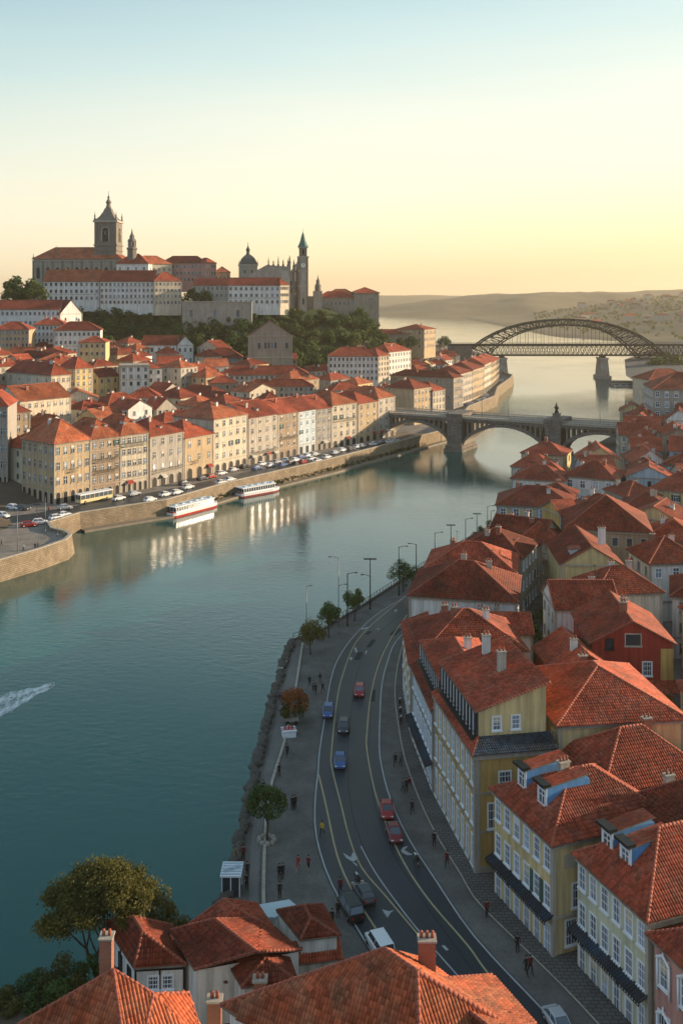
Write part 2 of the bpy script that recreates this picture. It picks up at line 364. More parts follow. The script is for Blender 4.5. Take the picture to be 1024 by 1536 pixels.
def bld(A,ang,Wd,L,zg,ze,roof='hip',rise=3,wall='cream',wins=None,near=1,label='',cat='house',name='townhouse',chim=0,o=.45,tile=None,floors=None,
        band=True,auto=False,group=None,close=False,gf=None,dorm=0,trimm=None,wallm=None,fh=None,extra=None):
    """A = (x,y) left front ground corner, ang = direction of the front (left to right), L = depth away from it.
       wins = {side:(cols,w,h,style)}; floors = number of rows; gf = ground-floor style"""
    ang_=ang; t=empty(name,(A[0],A[1],zg),ang,label,cat,group,auto)
    h=ze-zg; wm=wallm or W(wall); g=.03; tr=trimm or TRIM
    mb=MB(); x0,x1,y0,y1=g,Wd-g,g,L-g
    mb.prism([(x0,y0),(x1,y0),(x1,y1),(x0,y1)],-6,h-.02,wm,bottom=False)
    if roof=='gx':
        for x in (x0,x1): mb.mesh([(x,y0,h-.05),(x,y1,h-.05),(x,L/2,h+rise-.08),(x+(.25 if x==x0 else -.25),y0,h-.05),(x+(.25 if x==x0 else -.25),y1,h-.05),(x+(.25 if x==x0 else -.25),L/2,h+rise-.08)],[(0,1,2),(5,4,3),(0,3,4,1),(1,4,5,2),(2,5,3,0)],wm)
    if roof=='gy':
        for y in (y0,y1): 
            yy=y+(.25 if y==y0 else -.25); mb.mesh([(x0,y,h-.05),(x1,y,h-.05),(Wd/2,y,h+rise-.08),(x0,yy,h-.05),(x1,yy,h-.05),(Wd/2,yy,h+rise-.08)],[(0,1,2),(5,4,3),(0,3,4,1),(1,4,5,2),(2,5,3,0)],wm)
    if roof=='mono': mb.prism([(x0,y1-.3),(x1,y1-.3),(x1,y1),(x0,y1)],h-.03,h+rise-.2,wm); 
    wo=mb.build('wall',t)
    r=MB()
    if roof=='flat':
        r.box(-.2,Wd+.2,-.2,L+.2,h,h+.35,tr); r.build('roof',t)
    else:
        roof_solid(r,roof_polys(Wd,L,h,roof,rise,o),.16,tile,close,ridge_r=.13 if near==2 else .16)
        ro=r.build('roof',t)
    if near and band:
        b=MB()
        e=.12
        def ring(z0,z1,e):
            b.box(-e,Wd+e,-e,g-.01,z0,z1,tr); b.box(-e,g-.01,g-.01,L,z0,z1,tr); b.box(Wd-g+.01,Wd+e,g-.01,L,z0,z1,tr)
        ring(h-.45,h-.2,.22)
        if floors and floors>=3:
            ring(h/floors*1.0,h/floors*1.0+.22,.14)
            if floors>=4: ring(h-h/floors-.1,h-h/floors+.06,.1)
        if near>=1:
            for xx in (0,Wd): b.box(xx-.1 if xx==0 else xx-.28,xx+.28 if xx==0 else xx+.1,-.1,.3,-1,h-.45,tr)
        b.build('trim',t)
    if wins and floors:
        for sd,sp in wins.items():
            c,w,hh,st=sp[:4]; ln=Wd if sd in 'fb' else L; fh_=fh or h/floors
            skip=sp[4] if len(sp)>4 else ()
            for r_ in range(floors):
                z=fh_*r_+(fh_-hh)*.5 if not fh else fh_*r_+(fh_-hh)*.45
                stl=st; ww=w; h2=hh
                if r_==0 and gf:
                    if gf=='none': continue
                    stl=gf; ww=min(ln/c*.62,2.6) if gf=='arch' else min(ln/c*.55,1.6); h2=fh_*.78; z=.0
                for i in range(c):
                    if (r_,i) in skip: continue
                    p=ln*(i+.5)/c
                    if sd=='f': window(t,(p,g,z),0,ww,h2,stl,near)
                    elif sd=='l': window(t,(g,L-p,z),-pi/2,ww,h2,stl,near)
                    elif sd=='r': window(t,(Wd-g,p,z),pi/2,ww,h2,stl,near)
    def zr(x,y):
        if roof=='hip':
            m=min(x,Wd-x,y,L-y); return h+rise*min(1,m/(min(Wd,L)/2))
        if roof=='gx': return h+rise*(1-abs(y-L/2)/(L/2))
        if roof=='gy': return h+rise*(1-abs(x-Wd/2)/(Wd/2))
        if roof=='mono': return h+rise*y/L
        return h+.3
    t_rs=random.Random(int(A[0]*13+A[1]*7))
    for i in range(chim):
        x=Wd*t_rs.uniform(.2,.8); y=L*t_rs.uniform(.3,.8); z=zr(x,y)
        chimney(t,x,y,z-.6,z+t_rs.uniform(.9,1.5),near)
    for i in range(dorm):
        x=Wd*(i+1)/(dorm+1); y=L*.16; z=zr(x,y)
        dormer(t,(x,y,z-.1),0,1.1,1.0,2.0,style='stone')
    cx=A[0]+cos(ang)*Wd/2-sin(ang)*L/2; cy=A[1]+sin(ang)*Wd/2+cos(ang)*L/2
    BL.append((cx,cy,max(Wd,L)/2,min(Wd,L)/2,ang if Wd>=L else ang+pi/2,label))
    t_=t; t_['_w']=0; del t_['_w']
    return t
def raycol(A,dirn,x):
    """distance along dirn from A until the point falls in photo column x"""
    q=(x-512)/F; return (A[0]-q*A[1])/(q*dirn[1]-dirn[0])
def mk(x0,x1,ye,yb,Y,rot=0,xl=None,L=None,**k):
    """building whose near-left corner is in column x0 (eave row ye, base row yb) at distance Y"""
    a=math.radians(rot); A=(xat(x0,Y),Y); zg=zy(yb,Y); ze=zy(ye,Y); Wd=raycol(A,(cos(a),sin(a)),x1)
    if xl is not None: L=raycol(A,(-sin(a),cos(a)),xl)
    return bld(A,a,Wd,L or Wd*.7,zg,ze,**k)
# ---------- camera, world, sun
SUN_AZ=math.radians(76); SUN_EL=math.radians(12)
cam=bpy.data.cameras.new('camera'); co=bpy.data.objects.new('camera',cam); link(co); SC.camera=co
cam.sensor_fit='HORIZONTAL'; cam.sensor_width=36; cam.lens=36*F/1024; cam.shift_y=-(768-HY)/1024; cam.clip_end=40000; cam.clip_start=1
co.location=(0,0,H); co.rotation_euler=(pi/2,0,0)
w=bpy.data.worlds.new("World"); SC.world=w; w.use_nodes=True; t=w.node_tree; bg=t.nodes['Background']
sky=t.nodes.new('ShaderNodeTexSky'); sky.sky_type='NISHITA'; sky.sun_disc=False; sky.sun_elevation=SUN_EL; sky.sun_rotation=SUN_AZ
sky.altitude=50; sky.air_density=1.3; sky.dust_density=2.5; sky.ozone_density=1.6
# the evening sky's own colouring by height and bearing (warm low and towards the sun)
tc=t.nodes.new('ShaderNodeTexCoord'); nv=t.nodes.new('ShaderNodeVectorMath'); nv.operation='NORMALIZE'; t.links.new(tc.outputs['Generated'],nv.inputs[0])
sx=t.nodes.new('ShaderNodeSeparateXYZ'); t.links.new(nv.outputs[0],sx.inputs[0])
dt=t.nodes.new('ShaderNodeVectorMath'); dt.operation='DOT_PRODUCT'; dt.inputs[1].default_value=(sin(SUN_AZ)*.97,cos(SUN_AZ)*.97,.1); t.links.new(nv.outputs[0],dt.inputs[0])
mz=t.nodes.new('ShaderNodeMath'); mz.operation='MULTIPLY_ADD'; mz.inputs[1].default_value=-.10; t.links.new(dt.outputs['Value'],mz.inputs[0]); t.links.new(sx.outputs[2],mz.inputs[2])
cl=t.nodes.new('ShaderNodeTexNoise'); cl.inputs['Scale'].default_value=2.2; cl.inputs['Detail'].default_value=5
mpg=t.nodes.new('ShaderNodeMapping'); mpg.inputs['Scale'].default_value=(1,1,9); t.links.new(nv.outputs[0],mpg.inputs['Vector']); t.links.new(mpg.outputs[0],cl.inputs['Vector'])
ma=t.nodes.new('ShaderNodeMath'); ma.operation='MULTIPLY_ADD'; ma.inputs[1].default_value=.05; t.links.new(cl.outputs['Fac'],ma.inputs[0]); t.links.new(mz.outputs[0],ma.inputs[2])
rp=t.nodes.new('ShaderNodeValToRGB'); t.links.new(ma.outputs[0],rp.inputs[0])
RAMP=[(0,(.88,.64,.36)),(.04,(.87,.71,.45)),(.10,(.79,.73,.56)),(.17,(.66,.68,.58)),(.24,(.47,.59,.57)),(.31,(.32,.46,.50)),(.40,(.085,.215,.25)),(.55,(.04,.125,.155)),(1,(.05,.11,.17))]
e=rp.color_ramp.elements
e[0].position=RAMP[0][0]; e[0].color=(*RAMP[0][1],1); e[1].position=1; e[1].color=(*RAMP[-1][1],1)
for p_,c_ in RAMP[1:-1]:
    q_=e.new(p_); q_.color=(*c_,1)
SKYG=10.2
ag=t.nodes.new('ShaderNodeMapRange'); ag.inputs['From Min'].default_value=-.35; ag.inputs['From Max'].default_value=.75; ag.inputs['To Min'].default_value=SKYG*.72; ag.inputs['To Max'].default_value=SKYG
d2=t.nodes.new('ShaderNodeVectorMath'); d2.operation='DOT_PRODUCT'; d2.inputs[1].default_value=(.62,.78,0); t.links.new(nv.outputs[0],d2.inputs[0]); t.links.new(d2.outputs['Value'],ag.inputs['Value'])
tb=t.nodes.new('ShaderNodeMapRange'); tb.inputs['From Min'].default_value=-.4; tb.inputs['From Max'].default_value=.4; tb.inputs['To Min'].default_value=1; tb.inputs['To Max'].default_value=0; t.links.new(d2.outputs['Value'],tb.inputs['Value'])
cb=t.nodes.new('ShaderNodeMix'); cb.data_type='RGBA'; cb.inputs[7].default_value=(.42,.58,.74,1); t.links.new(tb.outputs[0],cb.inputs[0]); t.links.new(rp.outputs[0],cb.inputs[6])
sc_=t.nodes.new('ShaderNodeVectorMath'); sc_.operation='SCALE'; t.links.new(cb.outputs[2],sc_.inputs[0]); t.links.new(ag.outputs[0],sc_.inputs['Scale'])
mx=t.nodes.new('ShaderNodeMix'); mx.data_type='RGBA'; mx.inputs[0].default_value=.72; t.links.new(sky.outputs[0],mx.inputs[6]); t.links.new(sc_.outputs[0],mx.inputs[7])
t.links.new(mx.outputs[2],bg.inputs[0]); bg.inputs[1].default_value=.10
sl=bpy.data.lights.new('sun','SUN'); sl.energy=5.0; sl.angle=math.radians(.6); sl.color=(1,.77,.53)
so=bpy.data.objects.new('sun',sl); link(so); so.location=(200,100,300)
so.rotation_euler=Vector((sin(SUN_AZ)*cos(SUN_EL),cos(SUN_AZ)*cos(SUN_EL),sin(SUN_EL))).to_track_quat('Z','Y').to_euler()
SC.view_settings.view_transform='Standard'; SC.view_settings.look='None'; SC.view_settings.exposure=.8; SC.view_settings.gamma=1
SC.cycles.max_bounces=6; SC.cycles.diffuse_bounces=2; SC.cycles.glossy_bounces=3; SC.cycles.transmission_bounces=2; SC.cycles.volume_bounces=0; SC.cycles.transparent_max_bounces=6
SC.cycles.caustics_reflective=False; SC.cycles.caustics_refractive=False; SC.cycles.sample_clamp_indirect=4
# ---------- ground, water
mb=MB(); gm=mat('river_bed',(.05,.05,.04)); mb.face([(-9000,-600,-4),(9000,-600,-4),(9000,11000,-4),(-9000,11000,-4)],gm); tag(mb.build('ground'),kind='structure')
m,t,b=nt('river_water'); L=t.links
b.inputs['Base Color'].default_value=(.0005,.068,.058,1); b.inputs['Roughness'].default_value=.07; b.inputs['IOR'].default_value=1.95; b.inputs['Specular IOR Level'].default_value=.5
g=N(t,'ShaderNodeNewGeometry')
mp=N(t,'ShaderNodeMapping'); mp.inputs['Scale'].default_value=(.55,1.0,1); mp.inputs['Rotation'].default_value=(0,0,.5); L.new(g.outputs['Position'],mp.inputs['Vector'])
n1=N(t,'ShaderNodeTexNoise'); n1.inputs['Scale'].default_value=.8; n1.inputs['Detail'].default_value=5; n1.inputs['Roughness'].default_value=.6; n1.inputs['Distortion'].default_value=.4; L.new(mp.outputs[0],n1.inputs['Vector'])
n2=N(t,'ShaderNodeTexNoise'); n2.inputs['Scale'].default_value=.02; n2.inputs['Detail'].default_value=3; L.new(g.outputs['Position'],n2.inputs['Vector'])
r=N(t,'ShaderNodeMapRange'); r.inputs['From Min'].default_value=.35; r.inputs['From Max'].default_value=.65; r.inputs['To Min'].default_value=.25; r.inputs['To Max'].default_value=1; L.new(n2.outputs['Fac'],r.inputs['Value'])
mm=N(t,'ShaderNodeMath',operation='MULTIPLY'); L.new(n1.outputs['Fac'],mm.inputs[0]); L.new(r.outputs[0],mm.inputs[1])
bp=N(t,'ShaderNodeBump'); bp.inputs['Strength'].default_value=.3; bp.inputs['Distance'].default_value=.22; L.new(mm.outputs[0],bp.inputs['Height']); L.new(bp.outputs[0],b.inputs['Normal'])
WATER=m
mb=MB(); mb.face([(-3000,-500,0),(6000,-500,0),(6000,9000,0),(-3000,9000,0)],WATER); tag(mb.build('water'),kind='structure')
# ---------- left bank edge (top of the quay wall) and its terrain
LB=[(-160,140),(-110,188),(-75.9,222),(-69.9,232),(-66.2,240.5),(-66.3,246),(-68.5,249.5),(-73,253),(-75.5,258.5),(-70.5,269.5),(-50.2,286.6),(-35.8,312.5),(-4.3,357),(42.5,430.6),(56,470),(65.6,514),(87,566),(97,620),(117,690),(122,712),(120,735),(128,810),(135,891),(140,1000),(128,1250),(60,1420),(-100,1600)]
LBR=[]
for i in range(len(LB)-1):
    a,b_=LB[i],LB[i+1]; n=max(1,int(hypot(b_[0]-a[0],b_[1]-a[1])/14))
    for k in range(n): LBR.append((a[0]+(b_[0]-a[0])*k/n,a[1]+(b_[1]-a[1])*k/n))
LBR.append(LB[-1])
LC=[.6*x+.8*y for x,y in LBR]
def sm(t): t=max(0,min(1,t)); return t*t*(3-2*t)
def edgeat(c):
    for i in range(len(LC)-1):
        if LC[i]<=c<=LC[i+1] and LC[i+1]>LC[i]:
            k=(c-LC[i])/(LC[i+1]-LC[i]); return (LBR[i][0]+(LBR[i+1][0]-LBR[i][0])*k, LBR[i][1]+(LBR[i+1][1]-LBR[i][1])*k)
    return LBR[0] if c<LC[0] else LBR[-1]
def inland(X,Y):
    e=edgeat(.6*X+.8*Y); return -.8*(X-e[0])+.6*(Y-e[1])
def TZ(X,Y,D=None):
    D=inland(X,Y) if D is None else D
    z=4+min(22,max(0,D-24)*.155)
    hf=sm((Y-(548+max(0,X+40)*.35))/75)*sm((62-X)/75)*sm(D/90)*sm((1250-Y)/300)
    base=z+(55-z)*hf
    return base
def G(x,y):
    z=10
    for _ in range(40):
        q=P(x,y,z); z+=.5*(TZ(q[0],q[1])-z)
    return P(x,y,z)
DS=[0,4,10,20,24,30,38,50,62,75,90,105,120,135,150,165,180,195,210,230,250,270,300,340,400,500,700,1000,1600]
COB=brickmat('cobbles',(.185,.176,.16),(.14,.135,.125),(.055,.054,.052),.24,.14,'floor',.5)
ASPH=mat('asphalt',(.03,.039,.048),.45,.3,.18,.25,30,fine=.2)
PAVE=brickmat('quay_paving',(.3,.26,.22),(.25,.22,.19),(.06,.055,.05),1.2,.6,'floor',.2)
DIRT=mat('town_ground',(.11,.085,.06),.95,.4,.05,fine=.3)
GRASS=mat('slope_grass',(.035,.055,.016),.95,.4,.08,fine=.4)
for nm,lo,hi in (('quay_road',0,4),('terrain',4,len(DS)-1)):
    mb=MB()
    cols=DS[lo:hi+1]; nn=len(cols)
    vs=[]
    for (ex,ey) in LBR:
        for d in cols:
            X,Y=ex-.8*d,ey+.6*d; vs.append((X,Y,TZ(X,Y,d)))
    fs=[];
    for i in range(len(LBR)-1):
        for j in range(nn-1): fs.append((i*nn+j,(i+1)*nn+j,(i+1)*nn+j+1,i*nn+j+1))
    if nm=='quay_road': mb.mesh(vs,fs,PAVE,sm=True)
    else:
        gf=[f for f in fs if 30<TZ(vs[f[0]][0],vs[f[0]][1]) or (vs[f[0]][1]>540 and vs[f[0]][2]>20)]; gs=set(gf)
        mb.mesh(vs,[f for f in fs if f not in gs],DIRT,sm=True); b0_=len(mb.v); mb.mesh(vs,gf,GRASS,sm=True)
    tag(mb.build(nm),kind='structure')
# asphalt lane along the quay
def ribbon(mb,pts,w,z,m,off=0):
    n=len(pts); L_=[];R_=[]
    for i in range(n):
        a=pts[max(0,i-1)]; b_=pts[min(n-1,i+1)]; d=Vector((b_[0]-a[0],b_[1]-a[1])).normalized(); nx,ny=-d.y,d.x
        L_.append((pts[i][0]+nx*(off+w/2),pts[i][1]+ny*(off+w/2),z)); R_.append((pts[i][0]+nx*(off-w/2),pts[i][1]+ny*(off-w/2),z))
    mb.mesh(L_+R_,[(i,n+i,n+i+1,i+1) for i in range(n-1)],m)
def offset(pts,off):
    r=[];n=len(pts)
    for i in range(n):
        a=pts[max(0,i-1)]; b_=pts[min(n-1,i+1)]; d=Vector((b_[0]-a[0],b_[1]-a[1])).normalized(); r.append((pts[i][0]-d.y*off,pts[i][1]+d.x*off))
    return r
LN=[(-175,262),(-110,262),(-92,262),(-80,270),(-66,286),(-46,307),(-12,358),(33,424)]
mb=MB(); ribbon(mb,LN,9,4.006,ASPH); tag(mb.build('road'),kind='structure')
# quay walls
def wall(name,pts,th,z0,z1,m,label,cat,batter=.6,cap=None,group=None):
    """pts run with the water on the right-hand side"""
    mb=MB(); inn=offset(pts,th); out=offset(pts,-batter); n=len(pts)
    vs=[(x,y,z0) for x,y in out]+[(x,y,z1) for x,y in pts]+[(x,y,z1) for x,y in inn]+[(x,y,z0) for x,y in inn]
    fs=[]
    for i in range(n-1):
        for k in range(3): fs.append((k*n+i,k*n+i+1,(k+1)*n+i+1,(k+1)*n+i))
    fs+= [(0,n,2*n,3*n),(n-1,4*n-1,3*n-1,2*n-1)]
    mb.mesh(vs,fs,m); o=mb.build('wall' if cap else name)
    if cap:
        t=empty(name,(0,0,0),0,label,cat,group); o.parent=t
        c=MB(); a=offset(pts,-.12); b_=offset(pts,th+.1)
        vs=[(x,y,z1+dz) for dz in(0.003,.22) for x,y in a]+[(x,y,z1+dz) for dz in(.22,.003) for x,y in b_]
        fs=[]
        for i in range(n-1):
            for k in range(4): fs.append((k*n+i,((k+1)%4)*n+i,((k+1)%4)*n+i+1,k*n+i+1))
        fs+=[(0,n,2*n,3*n),(n-1,4*n-1,3*n-1,2*n-1)]
        c.mesh(vs,fs,cap); c.build('coping',t); return t
    return tag(o,label,cat,group)
BAST=LB[:8]
wall('bastion_wall',BAST,.7,-2,4.7,BLOCK,'curved block stone bastion wall around the paved terrace, lit by the sun','wall',1.0,TRIM)
wall('quay_wall',LB[7:14],.6,-2,4.8,BLOCK,'long stone quay wall below the parked cars on the left bank','wall',.7,TRIM)
wall('quay_wall',LB[13:22],.6,-2,6.0,BLOCK,'tall curving stone quay wall beyond the arched bridge','wall',.9,TRIM)
mb=MB(); lp=offset(LB[9:14],-1.9); n=len(lp)
LEDGE=mat('wet_ledge',(.2,.17,.13),.7,.3,.5,.3,3); MOSS=mat('moss_band',(.035,.05,.012),.95,.4,.6,.6,3)
vs=[(x,y,-2) for x,y in offset(lp,-1.3)]+[(x,y,.55) for x,y in offset(lp,-1.1)]+[(x,y,.6) for x,y in offset(lp,1.6)]
mb.mesh(vs,[(k*n+i,k*n+i+1,(k+1)*n+i+1,(k+1)*n+i) for i in range(n-1) for k in range(2)],LEDGE); tag(mb.build('landing_ledge'),'narrow low stone ledge at the foot of the long quay wall','ledge')
mb=MB(); mp_=LBR[15:60]; mp_=[p for p in LBR if -70<p[0]<42 and p[1]>268 and p[1]<431]; 
for i in range(900):
    k=rnd.randrange(len(mp_)-1); f=rnd.random(); x=mp_[k][0]*(1-f)+mp_[k+1][0]*f; y=mp_[k][1]*(1-f)+mp_[k+1][1]*f; z=rnd.uniform(.7,2.0); o=.72+(2.2-z)*.02+.1
    x+=.78*o;y-=.62*o; s=rnd.uniform(.25,.6)
    mb.face([(x+rnd.uniform(-s,s),y+rnd.uniform(-s,s)+.0,z+rnd.uniform(-s,s)) for _ in range(4)],MOSS)
tag(mb.build('moss'),'dark green moss and weeds low on the quay wall','moss',kind='stuff')
# ---------- right bank
RB=[(-200,60),(-120,70),(-60,80),(-34,83),(-22,86),(-12.2,92),(-11,101),(-10.7,126.8),(-10,147.5),(-8.9,166),(-8.3,172.4),(-3.1,178),(4.3,191.7),(10,203),(17.1,216.9),(29.4,239),(37.3,252),(49.6,300),(81,360),(118,418.6),(140,470),(170,560),(182,640),(215,760),(300,900),(420,1120)]
RB0=(-200,-200)
def RZ(X,Y): return 4+max(0,X-75)*.07+max(0,Y-700)*0
mb=MB(); vs=[];ds=[0,8,20,40,60,90,130,200,300,500,900]
for (x,y) in [(2,-40),(-2,60),(-9,88)]+RB[5:]:
    for d in ds: X=x+d; vs.append((X,y,RZ(X,y)+.001))
k=len(ds); nr=len(RB)-2
mb.mesh(vs,[(i*k+j,i*k+j+1,(i+1)*k+j+1,(i+1)*k+j) for i in range(nr-1) for j in range(k-1)],COB)
mb.face([(-200,-150,3.99),(900,-150,3.99),(900,92,3.99),(-12.2,92,3.99),(-22,86,3.99),(-34,83,3.99),(-60,80,3.99),(-120,70,3.99),(-200,60,3.99)],DIRT)
tag(mb.build('promenade'),kind='structure')
wall('embankment_wall',RB[0:11],.5,-2,4.25,BLOCKD,'rough dark embankment wall along the near promenade','wall',.8)
wall('embankment_wall',RB[10:22],.5,-2,4.25,BLOCKD,'embankment wall under the railing along the river road','wall',.6)
ROADL=[P(x,y) for x,y in [(585,1483),(548,1421),(498,1336),(477.7,1284),(469,1240),(470,1191),(474,1158),(476,1128.6),(484,1079),(491,1032),(501,996),(519,966),(541,941),(566,919.5),(607,894.5)]]
ROADR=[P(x,y) for x,y in [(880,1585),(827.5,1526),(715,1406),(654,1317.5),(613,1254),(585,1191),(572,1135.7),(571,1100),(571.6,1080),(574,1032),(582,996),(600.5,956)]]
ROADL=[(14,62),(9,70)]+[(a[0],a[1]) for a in ROADL]+[(20,211),(26,222),(30,230)]
ROADR=[(23.5,70)]+[(a[0],a[1]) for a in ROADR]+[(18.5,190),(28,207),(33.5,218),(38,228)]
def smooth(p,n=4):
    o=[]
    for i in range(len(p)-1):
        a,b_,c,d=p[max(0,i-1)],p[i],p[i+1],p[min(len(p)-1,i+2)]
        for k in range(n):
            t=k/n; o.append(tuple(.5*(2*b_[j]+(c[j]-a[j])*t+(2*a[j]-5*b_[j]+4*c[j]-d[j])*t*t+(3*b_[j]-a[j]-3*c[j]+d[j])*t**3) for j in (0,1)))
    o.append(tuple(p[-1][:2])); return o
def resamp(p,n):
    L_=[0]
    for i in range(len(p)-1): L_.append(L_[-1]+hypot(p[i+1][0]-p[i][0],p[i+1][1]-p[i][1]))
    r=[];j=0
    for k in range(n):
        s=L_[-1]*k/(n-1)
        while j<len(L_)-2 and L_[j+1]<s: j+=1
        f=(s-L_[j])/max(1e-9,L_[j+1]-L_[j]); r.append((p[j][0]+(p[j+1][0]-p[j][0])*f,p[j][1]+(p[j+1][1]-p[j][1])*f))
    return r
RL=resamp(smooth(ROADL),60); RR=resamp(smooth(ROADR),60)
mb=MB(); vs=[(x,y,4.03) for x,y in RL]+[(x,y,4.03) for x,y in RR]; mb.mesh(vs,[(i,60+i,61+i,i+1) for i in range(59)],ASPH); 
PATCH=mat('asphalt_repair',(.017,.021,.026),.75,.3,.6,.3,20); PATCHL=mat('asphalt_worn',(.045,.052,.06),.7,.3,.6,.3,20)
mid=[((a[0]*.5+b_[0]*.5),(a[1]*.5+b_[1]*.5)) for a,b_ in zip(RL,RR)]
ribbon(mb,offset(mid,.2),.07,4.033,PATCH); ribbon(mb,offset(mid,-2.6)[8:40],.06,4.033,PATCH)
rq=random.Random(2)
for i in range(13):
    k=rq.randrange(6,52); f_=rq.uniform(.15,.85); c=(RL[k][0]*(1-f_)+RR[k][0]*f_,RL[k][1]*(1-f_)+RR[k][1]*f_); d=Vector((mid[k+1][0]-mid[k][0],mid[k+1][1]-mid[k][1])).normalized(); l_=rq.uniform(1.2,4.5); w_=rq.uniform(.5,1.3)
    mb.face([(c[0]+d.x*a*l_-d.y*b_*w_,c[1]+d.y*a*l_+d.x*b_*w_,4.0325+i*.0001) for a,b_ in((-.5,-.5),(.5,-.5),(.5,.5),(-.5,.5))][::1],rq.choice([PATCH,PATCH,PATCHL]))
tag(mb.build('road'),kind='structure')
WP=mat('white_road_paint',(.36,.37,.37),.8,.3,.8,fine=.3); YP=mat('yellow_road_paint',(.38,.31,.18),.8,.3,.8,fine=.3)
mb=MB(); ribbon(mb,offset(RL,-.25),.16,4.036,WP); ribbon(mb,offset(RR,.2),.18,4.036,WP)
def px(l): return smooth([P(x,y)[:2] for x,y in l])
Y1=[(654,1436),(620,1395),(580,1347),(542.6,1302.6),(524,1258),(511,1206),(498,1154),(497,1127),(506,1046),(516,1006),(532.5,966),(559,936),(603,899)]
Y2=[(812,1560),(730,1459),(700,1417.7),(643,1351),(605.7,1295),(580,1239.6),(561,1184),(550,1124.5),(550,1100),(555.7,1045.6),(567,999),(585.6,959),(610,923)]
W1=[(700,1480),(640,1412),(600,1362),(563,1310),(541,1270)]
Y3=[(585,1420),(567,1399),(530,1340),(505.5,1284),(489,1210),(477.7,1162)]
ribbon(mb,px(Y1),.17,4.036,YP); ribbon(mb,px(Y2),.19,4.036,YP); ribbon(mb,px(Y3),.2,4.036,YP); ribbon(mb,px(W1),.14,4.036,WP)
ribbon(mb,px([(455,1186),(470,1189)])[:1]+px([(470,1240),(473,1160)]),.15,4.04,WP) if 0 else None
def marks(poly): mb.face([(*P(x,y)[:2],4.04) for x,y in poly],WP)
for q in ([(514,1280),(526,1287),(529,1279),(536,1287),(533,1292),(528,1293),(519,1288)],[(528,1293),(535,1297),(536,1301),(530,1296)],[(573,1365),(583,1368),(591,1366),(585,1371),(581,1378),(576,1371)],
          [(601,1277),(604,1272),(612,1270),(608,1274),(606,1276),(613,1280),(620,1283),(611,1284),(603,1280)],[(536,979),(533,979),(531,973),(534,971)],[(524,987),(528,986),(528,990),(525,991)],
          [(662,1420),(666,1419),(673,1426),(669,1427)],[(541,943),(551,941),(553,943),(543,945)],[(563,943),(570,944),(567,945)],[(547,980),(549,976),(551,977),(548,982)],[(591,917),(594,914),(596,915),(593,919)]): marks(q)
tag(mb.build('road_markings'),kind='structure')
# kerb and pavement on the house side
KB=px([(960,1610),(865,1504),(790,1429),(715,1354),(691,1314),(654,1254),(628,1199),(606,1135.7),(596,1080),(592,1040),(596,1000),(606,960)])
FB=px([(1090,1610),(965,1545),(862,1455),(829,1438),(741,1339),(711,1318),(654,1222),(617,1118),(607,1080),(603,1040),(602,1000),(610,960)])
KBr=resamp(KB,50); FBr=resamp(FB,50)
SIDE=brickmat('pavement_slabs',(.13,.125,.12),(.11,.105,.1),(.05,.05,.05),.7,.45,'floor',.3)
mb=MB(); vs=[(x,y,4.14) for x,y in KBr]+[(x+6,y+2,4.14) for x,y in FBr]+[(x,y,3.9) for x,y in KBr]
mb.mesh(vs,[(i,50+i,51+i,i+1) for i in range(49)]+[(100+i,i,i+1,101+i) for i in range(49)],SIDE)
ribbon(mb,KBr,.16,4.15,TRIM); tag(mb.build('pavement'),kind='structure')
# paler worn strip and lower step wall of the promenade
mb=MB(); a=px([(398,1400),(392,1340),(400,1200),(425,1110),(440,1040),(452,966)]); ribbon(mb,offset(a,-.2),.35,4.2,TRIM); 
pv=[(x,y) for x,y in a]; 
tag(mb.build('kerb_strip'),kind='structure')
mb=MB(); a2=resamp(px([(372,1400),(374,1340),(378,1250),(395,1160),(412,1090),(430,1010),(438,975)]),30); a3=resamp(px([(392,1400),(387,1340),(393,1250),(408,1160),(430,1090),(446,1010),(453,968)]),30)
mb.mesh([(x,y,4.006) for x,y in a2]+[(x,y,4.006) for x,y in a3],[(i,30+i,31+i,i+1) for i in range(29)],mat('worn_concrete',(.16,.155,.145),.9,.35,.3,.3,4,fine=.3)); tag(mb.build('path'),kind='structure')
# ---------- far hills
HILL=mat('far_hill',(.17,.14,.085),.95,.35,.004,fine=.3)
def hillmesh(name,x0,x1,nx,y0,y1,ny,fn):
    mb=MB(); vs=[]
    for j in range(ny):
        for i in range(nx):
            X=x0+(x1-x0)*i/(nx-1); Y=y0+(y1-y0)*j/(ny-1); vs.append((X,Y,fn(X,Y)))
    mb.mesh(vs,[(j*nx+i,j*nx+i+1,(j+1)*nx+i+1,(j+1)*nx+i) for j in range(ny-1) for i in range(nx-1)],HILL,sm=True); return tag(mb.build(name),kind='structure')
def fbm(x,y,s): return noise.fractal(Vector((x/s,y/s,3.1)),1,2,5)
